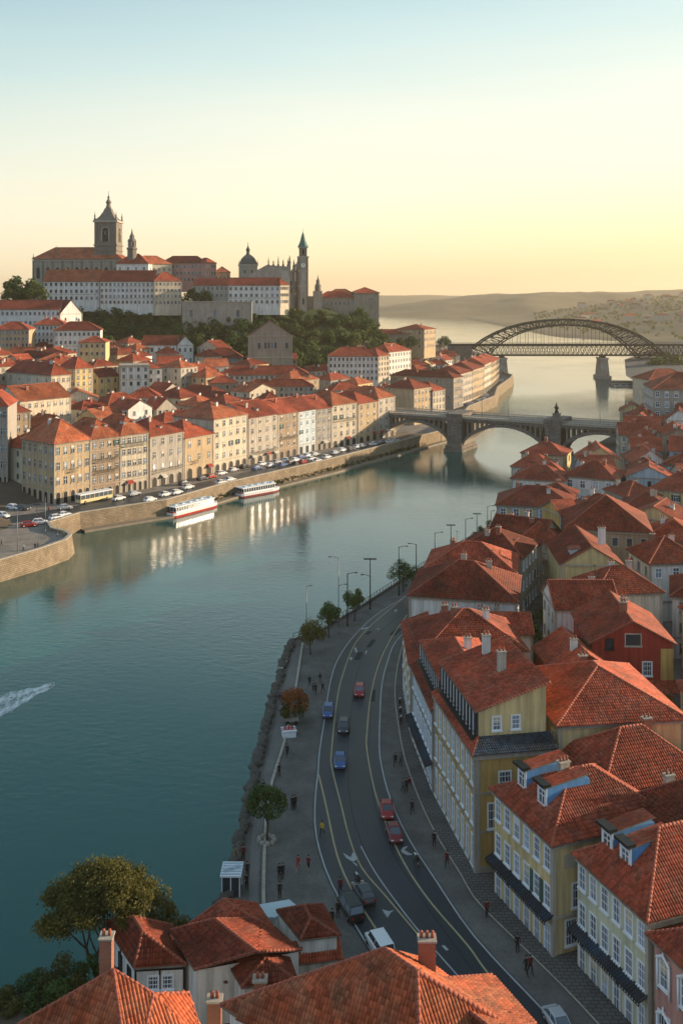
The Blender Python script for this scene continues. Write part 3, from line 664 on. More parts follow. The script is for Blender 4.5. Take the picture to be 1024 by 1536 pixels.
# the bend's far side: ridge seen behind the steel bridge
def far1(X,Y):
    q=X/Y*F+512; e=sm((q-560)/140); r=sm((Y-2500)/650)
    top=20+54*e+10*sm((q-700)/60)*0+10*fbm(X,Y,420)+5*fbm(X,Y,90)
    return -3+max(0,(top+3)*r)*sm((4300-Y)/700)
def far1w(X,Y):
    e=sm((X-80)/520); r=sm((Y-2480-80*fbm(X,0,300))/700)
    top=12+52*e+8*sm((X-900)/500)+11*fbm(X,Y,420)+5*fbm(X,Y,90)
    return -3+(top+3)*r*sm((4400-Y)/700)
hillmesh('hills',-900,3200,150,2420,4400,60,far1w)
def far2(X,Y): return -3+(47+12*fbm(X,Y,900)+5*fbm(X,Y,150))*sm((Y-4700)/900)
hillmesh('hills',-2500,6000,170,4700,6200,16,far2)
def far3(X,Y):
    e=417+ (420-417); d=X-(420 if Y<1700 else 420-(Y-1700)*.0); d=X-(300+max(0,1500-Y)*.42)
    return -3+sm(d/30)*6+sm((d-40)/480)*(50+8*fbm(X,Y,200))*sm((2900-Y)/500)
hillmesh('terrain',300,1700,80,1080,2900,80,lambda X,Y: far3(X,Y) if 1 else 0)
# haze
mb=MB(); mb.box(-2900,3900,-300,6900,-5,190,None) if 0 else None
hz=bpy.data.materials.new('haze'); hz.use_nodes=True; ht=hz.node_tree; ht.nodes.clear(); ho=ht.nodes.new('ShaderNodeOutputMaterial'); hv=ht.nodes.new('ShaderNodeVolumePrincipled')
hv.inputs['Color'].default_value=(1,.86,.66,1); hv.inputs['Density'].default_value=.00009; hv.inputs['Anisotropy'].default_value=.35; ht.links.new(hv.outputs[0],ho.inputs['Volume'])
mb=MB(); mb.box(-9500,9500,-900,11500,-5,185,hz); tag(mb.build('haze'),'thin golden evening haze over the river and far hills','haze',kind='stuff')
# ================= LEFT BANK: quay front row =================
FQ=[(-81.5,284),(-73.5,293.2),(-59.5,307.7),(-32.8,349),(-16.1,372.7),(-9.5,382.4),(6.1,400),(23,423),(38,446)]
def onF(x):
    q=(x-512)/F
    for i in range(len(FQ)-1):
        a,b_=FQ[i],FQ[i+1]; f0=a[0]-q*a[1]; f1=b_[0]-q*b_[1]
        if f0*f1<=0: k=f0/(f0-f1); return (a[0]+(b_[0]-a[0])*k,a[1]+(b_[1]-a[1])*k)
    return FQ[-1]
def front(x0,x1,yel,yer,wall,cols,floors,L,roof,rise,st,gf,label,chim=1,dorm=0,side=None,yshift=0,extra=None,tile=None,group='quayfront town houses on the left bank',o=.45):
    A=onF(x0);B=onF(x1); a=atan2(B[1]-A[1],B[0]-A[0]); Wd=hypot(B[0]-A[0],B[1]-A[1])
    ze=(zy(yel,A[1])+zy(yer,B[1]))/2
    wins={'f':(cols,1.05,1.9 if (ze-4)/floors>3.7 else 1.6,st),'r':(2,1.0,1.6,st)}
    if side: wins['l']=side
    t=bld(A,a,Wd,L,4,ze,roof,rise,wall,wins,1,label,'town house','townhouse',chim,o,tile,floors,gf=gf,dorm=dorm,group=group)
    ra=random.Random(int(x0))
    for i in range(cols):
        if ra.random()<.3:
            xx=Wd*(i+.5)/cols; m=MB(); m.mesh([(xx-1.1,0,3.5),(xx+1.1,0,3.5),(xx+1.1,-1.3,2.8),(xx-1.1,-1.3,2.8),(xx-1.1,-1.3,2.5),(xx+1.1,-1.3,2.5)],[(3,2,1,0),(4,5,2,3)],mat('awning_'+ra.choice('abc'),{'a':(.5,.48,.42),'b':(.3,.05,.04),'c':(.05,.12,.09)}['abc'[int(x0)%3]],.8,.1)); m.build('awning',t)
    return t,Wd,ze-4
def balcony(t,x0,x1,z,d=.7,side='f',Wd=0,L=0,canopy=False):
    mb=MB(); 
    mb.box(x0,x1,-d,-.02,z-.12,z,TRIM); n=int((x1-x0)/.3)
    if canopy: 
        pass
    o=mb.build('balcony',t); r=MB()
    for i in range(n+1): x=x0+(x1-x0)*i/n; r.box(x-.02,x+.02,-d,-d+.04,z,z+.95,IRON)
    r.box(x0,x1,-d-.02,-d+.05,z+.95,z+1.02,IRON)
    for x in(x0,x1-.04): r.box(x,x+.04,-d+.05,-.03,z+.9,z+1.0,IRON)
    r.build('railing',o); return o
# corner building with two visible facades
A=(-81.5,284); t=bld(A,atan2(9.2,8),12.2,17,4,21.2,'hip',6.0,'ochre',{'f':(5,1.05,2.1,'stone'),'l':(6,1.05,2.1,'stone')},1,
  'yellow ochre corner building with arcades and a plain red hipped roof beside the bus','town house','townhouse',2,.55,TILEO,4,gf='arch')
for z in(8.6,): balcony(t,4.6,7.4,z)
t,w_,h_=front(136.5,181,659.5,654,'brown',4,5,17,'hip',5.2,'stone','arch','brown stone townhouse with small roof dormers, right of the ochre corner building',1,2,tile=TILEO); balcony(t,1,w_-1,h_*.4); balcony(t,1,w_-1,h_*.6)
t,w_,h_=front(181.5,222,653.5,648,'cream',5,5,17,'hip',5.0,'stone','arch','cream stone townhouse with five window columns and two roof dormers',1,2,tile=TILEO); balcony(t,.6,w_-.6,h_*.8)
t,w_,h_=front(225,275,654,648,'grey',4,4,16,'hip',4.6,'stone','arch','grey stone townhouse with a wide dark arched gateway and chimneys',2,1); balcony(t,1,w_-1,h_*.27)
t,w_,h_=front(277,320,658,649.5,'ochre',3,3,15,'hip',4.8,'stone','arch','ochre brown townhouse with pyramid roof and three street arches',1,0); balcony(t,3,6,h_*.35)
t,w_,h_=front(320.5,371,628,621.5,'cream',5,5,18,'hip',4.6,'stone','arch','tall cream townhouse with white blank side wall, highest of the quay row',1,0,tile=TILEO)
t,w_,h_=front(373,417,624.5,621,'beige',4,5,18,'gx',4.6,'stone','arch','beige townhouse with a broad roof, right of the tall cream townhouse',2,1); balcony(t,1,w_-1,h_*.2)
t,w_,h_=front(417.5,446,620,616.5,'brown',3,5,17,'gx',4.4,'stone','arch','narrow brown townhouse between the beige and the whitish one',1,0); balcony(t,.6,w_-.6,h_*.4)
t,w_,h_=front(447,474,616,612.5,'light_blue',3,5,17,'gx',4.4,'white','door','narrow whitish blue townhouse with dark ground floor doors',1,0)
t,w_,h_=front(475,497.5,613,609.5,'grey',3,5,17,'gx',4.2,'stone','arch','narrow grey townhouse right of the whitish blue one',2,0)
t,w_,h_=front(498,535,607.5,603.5,'cream',4,5,19,'hip',4.6,'stone','arch','cream five storey townhouse with an orange roof and balcony near the bridge',1,0,tile=TILEO); balcony(t,1,w_-1,h_*.6)
t,w_,h_=front(537,566,606,601.5,'ochre',3,5,18,'hip',4.0,'stone','arch','ochre townhouse with three window columns left of the bridge end',1,0)
t,w_,h_=front(567,592,597.5,594,'beige',3,5,18,'hip',4.2,'stone','arch','beige townhouse whose corner touches the arched bridge',2,0,tile=TILEO)
# behind the bridge end
A=(33,455)
bld(A,.93,15,16,6,20.5,'hip',4,'ochre',{'f':(5,1,1.7,'stone')},1,'ochre townhouse just past the left end of the arched bridge','town house','townhouse',2,floors=4)
bld((42.5,466.5),.93,11,14,6,18.5,'hip',3.6,'cream',{'f':(4,1,1.7,'stone')},1,'low cream townhouse right of the ochre one past the arched bridge','town house','townhouse',1,floors=4)
# left edge beyond the side street
mk(-30,11,610,735,300,8,L=16,roof='hip',rise=4,wall='grey',wins={'f':(6,1,1.8,'stone')},floors=5,gf='arch',label='grey townhouse cut by the left edge, across the side street',cat='town house')
mk(-25,45,622,690,322,38,L=14,roof='hip',rise=4.5,wall='ochre',wins={'f':(6,1,1.8,'stone'),'l':(3,1,1.8,'stone')},floors=4,label='ochre house with hipped red roof behind the corner building at the left edge',cat='town house',chim=2)
# ================= LEFT BANK: landmark houses further back =================
mk(30,106,601,655,345,52,xl=-8,roof='gx',rise=4.6,wall='cream',wins={'f':(8,.9,1.4,'stone')},floors=3,label='long cream house with an orange gabled roof and grey side gable, upper left',cat='town house',tile=TILEO,chim=1)
mk(77,106,563,612,392,50,xl=10,roof='hip',rise=4.5,wall='cream',wins={'f':(4,.9,1.4,'stone'),'l':(5,.9,1.3,'stone')},floors=3,label='cream house with a white box dormer on its hipped roof, far left',cat='town house',chim=0,dorm=1)
mk(113,139,553,590,410,50,xl=88,roof='hip',rise=4.5,wall='pale_yellow',wins={'f':(3,.9,1.4,'stone'),'l':(3,.9,1.3,'stone')},floors=4,label='tall narrow pale yellow house with a steep hipped roof',cat='town house',chim=1)
mk(180,224,549,581,430,14,L=12,roof='flat',rise=0,wall='white',wins={'f':(4,1,1.5,'plain')},floors=3,label='white cube house with a flat roof line among red roofs',cat='house')
mk(317,353,598,622,432,50,xl=255,roof='hip',rise=4.6,wall='cream',wins={'f':(4,1,1.6,'stone'),'l':(5,1,1.6,'stone')},floors=2,label='broad cream house with a large hipped roof behind the tall cream townhouse',cat='town house',chim=1)
mk(329,463,562.5,588,478,4,L=13,roof='hip',rise=4,wall='cream',wins={'f':(18,.9,1.4,'plain')},floors=3,label='long cream house with one straight red roof below the grey gabled hall',cat='town house',chim=3)
mk(367,470,580,615,455,4,L=10,roof='hip',rise=3,wall='grey',wins={'f':(14,.9,1.4,'plain')},floors=4,label='long grey house with many small windows, front of the long cream one',cat='town house',chim=1)
mk(436,478,572,600,470,50,L=13,roof='hip',rise=4,wall='ochre',wins={'f':(4,.9,1.4,'plain')},floors=3,label='ochre house behind the narrow quay houses, with a steep roof',cat='house',chim=1,tile=TILEO)
mk(-20,90,463,505,520,0,L=15,roof='gx',rise=4.5,wall='white',wins={'f':(16,.95,1.5,'plain')},floors=3,label='long white house with a straight red roof at the upper left edge',cat='house')
mk(90,123,470,505,519,52,L=16,roof='gy',rise=7,wall='white',wins={'f':(2,.9,1.4,'plain')},floors=2,label='white gabled end house right of the long white one',cat='house')
mk(-10,43,494,522,480,2,L=12,roof='hip',rise=3.6,wall='ochre',wins={'f':(9,.9,1.4,'plain')},floors=3,label='ochre house with three rows of windows at the left edge, upper town',cat='house',chim=1)
mk(50,98,487,515,505,4,L=12,roof='hip',rise=3.5,wall='white',wins={'f':(8,.9,1.4,'plain')},floors=3,label='white house with a dark red roof left of its white twin',cat='house',chim=2)
mk(81,150,495,532,490,8,L=13,roof='hip',rise=4,wall='white',wins={'f':(10,.9,1.4,'plain')},floors=3,label='white house with a wide hipped roof above the pale yellow block',cat='house',chim=2)
mk(118,158,513,536,460,3,L=11,roof='hip',rise=2.6,wall='pale_yellow',wins={'f':(5,.9,1.4,'plain')},floors=2,label='pale yellow block with a low red roof in the upper town',cat='house',chim=0)
mk(212,265,516.5,548,535,0,L=14,roof='gx',rise=4.6,wall='white',wins={'f':(5,1.1,2,'plain')},floors=2,label='bright white house with big windows at the foot of the wooded slope',cat='house',chim=1)
mk(265.5,290,517,548,534,12,L=15,roof='gy',rise=4.6,wall='white',wins={'f':(3,.9,1.8,'plain')},floors=2,label='white gabled wing on the right end of the bright white house',cat='house')
mk(304,364,537,556,530,6,L=14,roof='hip',rise=5,wall='grey',wins={'f':(4,.8,1.2,'plain')},floors=1,label='low grey house with a round-shouldered red roof left of the gabled hall',cat='house',chim=1)
# grey gabled hall
def hall():
    Y=520; s=F/Y; t=mk(372.5,438,503,556,Y,6,L=16,roof='gy',rise=7.6,wall='stone',wins=None,label='big plain grey stone hall with a wide low gable below the trees',cat='hall',name='gabled_hall',o=.5,floors=2)
    w0=(438-372.5)/s*1.02
    b=MB(); b.box(-.25,w0+.3,-.25,-.02,6.6,7.2,TRIM); b.box(-.2,w0+.25,-.2,-.02,17.9,18.3,TRIM); b.build('cornice',t)
    for i in range(4): window(t,(w0*.38+i*1.75,0.03,11.5),0,1.2,3.2,'stone',0)
    window(t,(w0*.24,.03,11.5),0,1.5,3,'stone',0); window(t,(w0*.86,.03,11.5),0,1.5,3,'stone',0)
    for i in range(3): window(t,(w0*.25+i*w0*.25,.03,2),0,1.0,1.6,'plain',0)
hall()
# right: white convent like pair
mk(493,567,534,572,520,3,L=14,roof='hip',rise=4.4,wall='white',wins={'f':(12,.95,1.5,'plain')},floors=4,label='long white house right of the wooded slope with four window rows',cat='house',chim=2)
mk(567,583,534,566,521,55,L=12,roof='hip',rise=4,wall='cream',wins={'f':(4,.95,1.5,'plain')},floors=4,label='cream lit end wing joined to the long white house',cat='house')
mk(583,616,528,566,548,58,L=14,roof='hip',rise=4,wall='white',wins={'f':(8,.9,1.5,'plain')},floors=4,label='white house with a sunlit river side behind the cream end wing',cat='house',chim=2)
# long stone building near the far water
mk(543,636,501,524,660,0,L=14,roof='hip',rise=3,wall='stone',wins={'f':(5,1.4,2.2,'plain')},floors=1,label='long low stone building at the foot of the wooded hill, towards the water',cat='house',chim=2)
mk(636,653,494,524,655,62,L=20,roof='hip',rise=3,wall='ochre',wins={'f':(6,1.2,1.9,'stone'),'l':(3,1.2,1.9,'stone')},floors=3,label='tall sunlit ochre block on the end of the long low stone building',cat='house',chim=2)
# big blank walled block and the river terrace beyond the arched bridge
mk(680,694,567,614,516,60,xl=585,roof='hip',rise=3,wall='stone',wins={'f':(5,1.1,1.9,'stone'),'l':(6,.8,1.1,'plain')},floors=4,label='big brown block with a blank wall beyond the arched bridge',cat='town house',chim=1)
FR=[(58,520),(66,552),(80,590),(93,640),(101,700),(108,760)]
specs=[('beige',24,'beige river terrace house, first past the big brown block'),('ochre',28,'ochre river terrace house, second past the big brown block'),('cream',30,'cream river terrace house in the middle of the sunlit terrace'),('ochre',34,'long ochre river terrace house below the steel bridge'),('brown',30,'brown end house of the river terrace nearest the steel bridge')]
cum=0
A=(64.2,540)
for i,(c,w_,lb) in enumerate(specs):
    a=[1.17,1.2,1.28,1.33,1.36][i]
    bld(A,a,w_,18,5,[20.5,21,22,21,20][i],'hip',3.6,c,{'f':(int(w_/3),1.1,1.8,'stone')},1,lb,'town house','townhouse',3,floors=4,gf='arch',group='river terrace houses past the arched bridge')
    A=(A[0]+cos(a)*(w_+.3),A[1]+sin(a)*(w_+.3))
# ================= HILL TOP =================
K=dict(near=0)
mk(65,149,421,452,600,-2,L=14,roof='gx',rise=7.0,wall='white',wins={'f':(11,1.2,1.7,'plain')},floors=3,label='long white monastery wing with a red roof, left half on the hill',cat='house',name='monastery_wing',band=True,chim=1,tile=TILEO)
mk(150,231,421,457,596,-2,L=14,roof='gx',rise=6.4,wall='white',wins={'f':(13,1.1,1.6,'plain')},floors=4,label='middle white monastery wing on the hill with four window rows',cat='house',name='monastery_wing',chim=1,fh=3.5)
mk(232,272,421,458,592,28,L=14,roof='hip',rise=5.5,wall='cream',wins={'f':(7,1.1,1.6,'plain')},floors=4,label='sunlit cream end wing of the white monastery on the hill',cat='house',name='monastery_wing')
# church nave with blind arches
def church():
    Y=660; s=F/Y; x0,x1=50,183; A=(xat(x0,Y),Y); zg=56; ze=zy(388,Y); Wd=(x1-x0)/s; h=ze-zg
    t=empty('church',(A[0],A[1],zg),math.radians(-3),'large grey church with a long red roof and square bell tower, highest on the hill','church')
    mb=MB(); mb.prism([(0,0),(Wd,0),(Wd,22),(0,22)],-4,h,STONE); mb.build('wall',t)
    r=MB(); roof_solid(r,roof_polys(Wd,22,h,'hip',8,.8),.3,TILEO,False,.25,None); r.build('roof',t)
    b=MB(); b.box(-.6,Wd+.6,-.6,-.01,h-1.4,h-.8,TRIM); b.box(-.4,Wd+.4,-.4,-.01,h-3.6,h-3.2,TRIM)
    for i in range(10): x=Wd*i/9; b.box(x-.5,x+.5,-.5,-.01,-4,h-1.4,STONED)
    b.build('cornice',t)
    for i in range(9): window(t,(Wd*(i+.5)/9,0,h-13),0,2.6,7.6,'arch',0)
    # pinnacle on the roof corner
    p=MB(); p.lathe([(1.1,0),(1.1,1.5),(.7,1.8),(.9,3),(.3,4.5),(.15,7),(0.05,8)],STONED,6,(Wd*.245,4,h+1)); p.build('pinnacle',t)
    p=MB(); p.lathe([(.5,0),(.5,1),(.25,1.6),(.1,3.5)],STONED,6,(0,0,h)); p.build('pinnacle',t)
    # tower
    w_=14.6; tx=(141-x0)/s; base=zy(374,Y)-zg-10; top=zy(330,Y)-zg; tw=MB()
    def bx(mb,e,z0,z1,m=STONED): mb.box(tx-e,tx+w_+e,3-e,3+w_+e,z0,z1,m)
    bx(tw,0,0,top); bx(tw,.5,zy(366,Y)-zg-1,zy(366,Y)-zg); bx(tw,.5,zy(352,Y)-zg-10.5,zy(352,Y)-zg-10); bx(tw,.9,top-1.2,top,TRIM)
    for cx in(tx,tx+w_-1.6):
        tw.box(cx,cx+1.6,2.6,3.4,base,top-1.2,STONED)
    to=tw.build('tower',t)
    for (lx,ly,rz) in ((tx+w_*.3,2.97,0),(tx+w_*.7,2.97,0),(tx+w_+.03,3+w_*.5,pi/2)):
        pass
    for (lx,ly,rz) in ((tx+w_*.5,2.9,0),(tx+w_+.1,3+w_*.5,pi/2)):
        m=MB(); z=top-14; 
        g=[(-2.1,0),(2.1,0)]+[(2.1*cos(pi*i/8),7.2+2.1*sin(pi*i/8)) for i in range(9)]
        m.face([(x,-.05,zz) for x,zz in g],mat('belfry_opening',(.55,.5,.4),.9,.05) if 0 else DARK)
        for sgn in(-1,1): m.box(sgn*2.4-.3,sgn*2.4+.3,-.35,.1,0,7.2,TRIM)
        for i in range(8): m.bar((2.4*cos(pi*i/8),-.1,7.2+2.4*sin(pi*i/8)),(2.4*cos(pi*(i+1)/8),-.1,7.2+2.4*sin(pi*(i+1)/8)),.32,TRIM,4)
        m.bar((0,-.12,4.4),(0,-.12,6.6),.9,mat('bell_bronze',(.2,.16,.08),.5,.2),8,.35); m.box(-2.1,2.1,-.2,-.06,6.7,7.0,STONED)
        m.build('belfry_opening',to,(lx,ly,z),rz)
    c=MB(); cx,cy=tx+w_/2,3+w_/2; rr=w_/2*1.41
    c.lathe([(rr*1.02,0),(rr*1.02,.4),(rr*.8,1.6),(rr*.6,3.4),(rr*.4,6.0),(rr*.27,8.6)],STONED,4,(cx,cy,top),sm=False,ph=pi/4); c.build('tower_roof',to)
    l=MB(); z=top+8.6; l.lathe([(1.9,0),(1.9,1.2),(1.5,1.4),(1.4,3.4),(2,3.6),(1.9,4.2),(1.0,5.6),(.5,6.4),(.9,7.2),(.5,8),(.2,8.6),(.1,11.5)],STONED,8,(cx,cy,z)); l.build('lantern',to)
    for ax in(-1,1):
        for ay in(-1,1):
            p=MB(); p.lathe([(.8,0),(.8,1.2),(.45,1.6),(.55,3),(.2,4.2),(.08,6)],STONED,6,(cx+ax*(w_/2-.2),cy+ay*(w_/2-.2),top)); p.build('pinnacle',to)
church()
def spire(name,x,Y,ybase,ytop,wpx,label,cat,prof,m=STONED,n=8):
    s=F/Y; zb=zy(ybase,Y); zt=zy(ytop,Y); w_=wpx/s/2; t=empty(name,(xat(x,Y),Y,zb),0,label,cat); mb=MB(); k=zt-zb
    mb.lathe([(r*w_,z*k) for r,z in prof],m,n,(0,0,0),sm=False,ph=pi/n); mb.build('shaft',t); return t,k,w_
t,k,w_=spire('bell_turret',198,640,384,342,14,'slim dark stone turret with a tiered spire, right of the church','turret',[(1,-.6),(1,.22),(1.15,.24),(1.15,.3),(.8,.32),(.78,.5),(.95,.52),(.9,.58),(.55,.64),(.5,.74),(.25,.8),(.12,.9),(.03,1)])
f=MB(); 
for i in range(8): a=i*pi/4; f.bar((cos(a)*w_*.82,sin(a)*w_*.82,k*.34),(cos(a)*w_*.82,sin(a)*w_*.82,k*.5),.3,TRIM,4)
f.build('colonnette_ring',t)
mk(174,222,395,410,635,-3,L=16,roof='hip',rise=6.5,wall='white',wins={'f':(4,1,1.6,'plain')},floors=1,label='small white house with a pyramid roof under the dark turret',cat='house')
mk(203,258,395,412,640,28,L=16,roof='hip',rise=5.5,wall='cream',wins={'f':(7,1,1.6,'plain')},floors=1,label='cream house with an orange roof right of the dark turret',cat='house',tile=TILEO)
mk(240,309,394.5,424,655,-2,L=14,roof='hip',rise=5,wall='pink',wins={'f':(12,1.1,1.7,'plain')},floors=3,label='long pinkish palace wing with a dark red roof on the hill',cat='house',name='palace_wing')
mk(309,324,394,424,650,45,L=12,roof='hip',rise=3.5,wall='pink',wins={'f':(4,1.1,1.7,'plain')},floors=3,label='pinkish sunlit end wing of the palace on the hill',cat='house',name='palace_wing')
mk(322,345,408,425,665,10,L=14,roof='hip',rise=4,wall='ochre',wins={'f':(4,1,1.6,'plain')},floors=1,label='low ochre house with an orange roof right of the pinkish palace',cat='house',tile=TILEO)
mk(289,342,427,448,615,-2,L=12,roof='gx',rise=4,wall='beige',wins={'f':(8,1.1,1.6,'plain')},floors=2,label='beige house with a plain red roof left of the white block on the hill',cat='house')
mk(342,420,427,457,598,-1,L=14,roof='gx',rise=4.4,wall='white',wins={'f':(10,1.2,1.7,'plain')},floors=3,label='square white block with a red roof in front of the ruined church',cat='house',fh=3.9)
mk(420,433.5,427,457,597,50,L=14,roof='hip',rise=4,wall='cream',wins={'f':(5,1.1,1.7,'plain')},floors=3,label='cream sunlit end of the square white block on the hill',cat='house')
# retaining wall
t=empty('retaining_wall',(xat(273,585),585,40),math.radians(-2),'long grey retaining wall with buttresses above the wooded slope','wall'); mb=MB(); w_=(378-273)*585/F
z1=zy(453,585)-40; mb.box(0,w_,0,2.5,-8,z1,STONE); mb.build('wall',t); mb=MB(); mb.box(-.3,w_+.3,-.3,2.8,z1,z1+.5,TRIM); mb.build('coping',t)
for x in(.13,.47,.8):
    window(t,(w_*x,.0,z1-8.5),0,1.8,4,'stone',0)
# domed tower
Y=650;t=empty('domed_tower',(xat(359,Y),Y,56),math.radians(8),'square stone tower with a dark four sided dome and lantern','tower'); s=F/Y
w_=27/s; h=zy(396,Y)-56; mb=MB(); mb.box(0,w_,0,w_,-3,h,STONE); mb.box(-.5,w_+.5,-.5,w_+.5,h-.9,h,TRIM); mb.build('wall',t)
COPPER=mat('weathered_copper',(.075,.085,.075),.6,.3,.8); rr=w_/2*1.41
d=MB(); d.lathe([(rr,0),(rr*.94,1.2),(rr*.72,4),(rr*.42,5.8),(rr*.28,6.3)],COPPER,4,(w_/2,w_/2,h),sm=False,ph=pi/4); d.build('dome',t)
l=MB(); l.lathe([(1.5,0),(1.5,.6),(1.1,.8),(1.1,3),(1.6,3.2),(1.2,4),(.5,5.4),(.25,6),(.08,9)],COPPER,8,(w_/2,w_/2,h+6.2)); l.build('lantern',t)
for x in(0,w_):
    p=MB(); p.lathe([(.5,0),(.5,.8),(.2,1.4),(.05,3.4)],STONED,6,(x,0,h)); p.build('pinnacle',t)
for i in range(2): window(t,(w_*(.3+.4*i),0,h-6),0,1.2,2.6,'arch',0)
# ruined church and clock tower
def ruin():
    Y=625; s=F/Y; x0=372; A=(xat(x0,Y),Y); zg=53; t=empty('old_church',(A[0],A[1],zg),math.radians(3),'weathered stone church with pinnacled gable beside the clock tower','church')
    h=zy(415,Y)-zg; w1=(433-x0)/s; mb=MB(); mb.prism([(0,0),(w1,0),(w1,18),(0,18)],-4,h,STONE)
    mb.mesh([(0,0,h),(w1,0,h),(w1,0,h+6.5),(w1*.45,0,h+7.5),(w1*.1,0,h+2.5)]+[(0,18,h),(w1,18,h),(w1,18,h+6.5),(w1*.45,18,h+7.5),(w1*.1,18,h+2.5)],[(0,1,2,3,4),(9,8,7,6,5),(4,3,8,9),(3,2,7,8),(1,6,7,2),(0,4,9,5)],STONE); mb.build('wall',t)
    # lit facade seen obliquely
    fo=MB(); fw=17.0; fo.box(0,fw,0,6,-6,h+4,W('beige')); fo.mesh([(fw*.25,-.1,h+4),(fw*.75,-.1,h+4),(fw*.5,-.1,h+8.5),(fw*.25,1.5,h+4),(fw*.75,1.5,h+4),(fw*.5,1.5,h+8.5)],[(0,1,2),(5,4,3),(0,2,5,3),(1,4,5,2)],W('beige'))
    for z in(h*.35,h*.7,h+3.2): fo.box(-.2,fw+.2,-.45,-.02,z,z+.6,TRIM)
    FA=fo.build('facade',t,(w1,-4,0),.9)
    for i in range(5):
        a=(fw*i/4-.5,-.6); 
        m=MB(); hh=h+6+(2.5 if i%2==0 else 0); m.box(a[0],a[0]+1,a[1]-.5,a[1]+.55,-6,hh,STONE); m.build('buttress',FA)
        p=MB(); p.lathe([(.8,0),(.8,1),(.4,1.5),(.5,2.4),(.08,5)],STONED,6,(a[0]+.5,a[1],hh)); p.build('pinnacle',FA)
    for i in range(4): window(FA,(fw*(i+.5)/4,0,h-10),0,1.8,7.5,'arch',0)
    for i in range(5): 
        p=MB(); p.lathe([(.7,0),(.7,1.2),(.35,1.7),(.45,2.8),(.05,[6,4,7,4.5,5][i])],STONED,6,(w1*(.5+.12*i),.5,h+6.5)); p.build('pinnacle',t)
    for i in range(3): window(t,(w1*(.2+.22*i),0,h-7),0,1.5,3,'stone',0)
    # low annex to the right
    f=MB(); x=(470-x0)/s; f.box(x,x+5.5,2,14,-6,zy(436,Y)-zg,STONE); f.build('annex',t)
    p=MB(); p.lathe([(2,0),(2,4),(1.2,5),(1.2,7),(.5,8),(.05,10.5)],STONED,6,(x+3,6,zy(437,Y)-zg)); p.build('turret',t)
    f=MB(); f.box(w1+6,x,4,6,-6,zy(444,Y)-zg,STONE); f.build('screen_wall',t)
ruin()
Y=622; s=F/Y; t=empty('clock_tower',(xat(447.5,Y),Y,53),math.radians(6),'tall slender stone clock tower with a green pointed spire','clock tower'); w_=14.5/s; h=zy(384,Y)-53
mb=MB(); mb.box(0,w_,0,w_,-4,h,STONE); mb.box(-.3,w_+.3,-.3,w_+.3,h-9.3,h-8.7,TRIM); mb.box(-.5,w_+.5,-.5,w_+.5,h-.8,h,TRIM); mb.box(-.3,w_+.3,-.3,w_+.3,h-19,h-18.4,TRIM)
for cx in(0,w_-.9):
    mb.box(cx,cx+.9,-.25,.02,-4,h-.8,STONED)
mb.build('wall',t)
mb=MB(); e=.7; h2=zy(370,Y)-53; mb.box(e,w_-e,e,w_-e,h,h2,STONED); mb.box(.2,w_-.2,.2,w_-.2,h2-.6,h2,TRIM); mb.build('belfry',t)
for rz,lx,ly in((0,w_/2,-.06),(pi/2,w_+.06,w_/2)):
    m=MB(); m.face([(1.5*cos(2*pi*i/16),0,1.5*sin(2*pi*i/16)) for i in range(16)],mat('clock_white',(.75,.7,.6),.6,.05))
    m.box(-.12,.12,-.06,-.02,-.2,1.2,DARK); m.box(-.1,.9,-.06,-.02,-.12,.1,DARK)
    for i in range(16): m.bar((1.6*cos(2*pi*i/16),0,1.6*sin(2*pi*i/16)),(1.6*cos(2*pi*(i+1)/16),0,1.6*sin(2*pi*(i+1)/16)),.14,STONED,4)
    m.build('clock_face',t,(lx,ly,h-5.6),rz)
    window(t,(lx,ly,h-30),rz,1.2,4,'arch',0)
for i in(0,1): window(t,(w_*.5,e+.0,h+1.2),0,1.8,3.4,'arch',0) if i==0 else window(t,(w_-e,w_*.5,h+1.2),pi/2,1.8,3.4,'arch',0)
m=MB(); m.lathe([(w_*.62,0),(w_*.5,1.2),(w_*.3,4),(w_*.16,7.4),(.12,9.5),(.06,12)],mat('green_copper',(.06,.14,.12),.6,.2,.8),8,(w_/2,w_/2,h2),ph=pi/8,sm=False); m.build('spire',t)
mk(475,532,446,464,640,2,L=14,roof='hip',rise=4,wall='stone',wins={'f':(9,1,1.8,'plain')},floors=1,label='long stone house with a red roof between clock tower and square keep',cat='house')
mk(490,532,441,455,668,2,L=12,roof='hip',rise=3.5,wall='beige',wins=None,label='back house with an orange roof left of the square keep',cat='house',tile=TILEO)
t=mk(532,568,439,475,640,10,L=15,roof='hip',rise=3.6,wall='stone',wins=None,label='square stone keep with a low red roof at the right end of the hill',cat='tower',name='square_keep',o=.7,tile=TILE)
for i in range(3): window(t,(9+i*1.2,.03,10.6),0,.6,1.4,'plain',0)
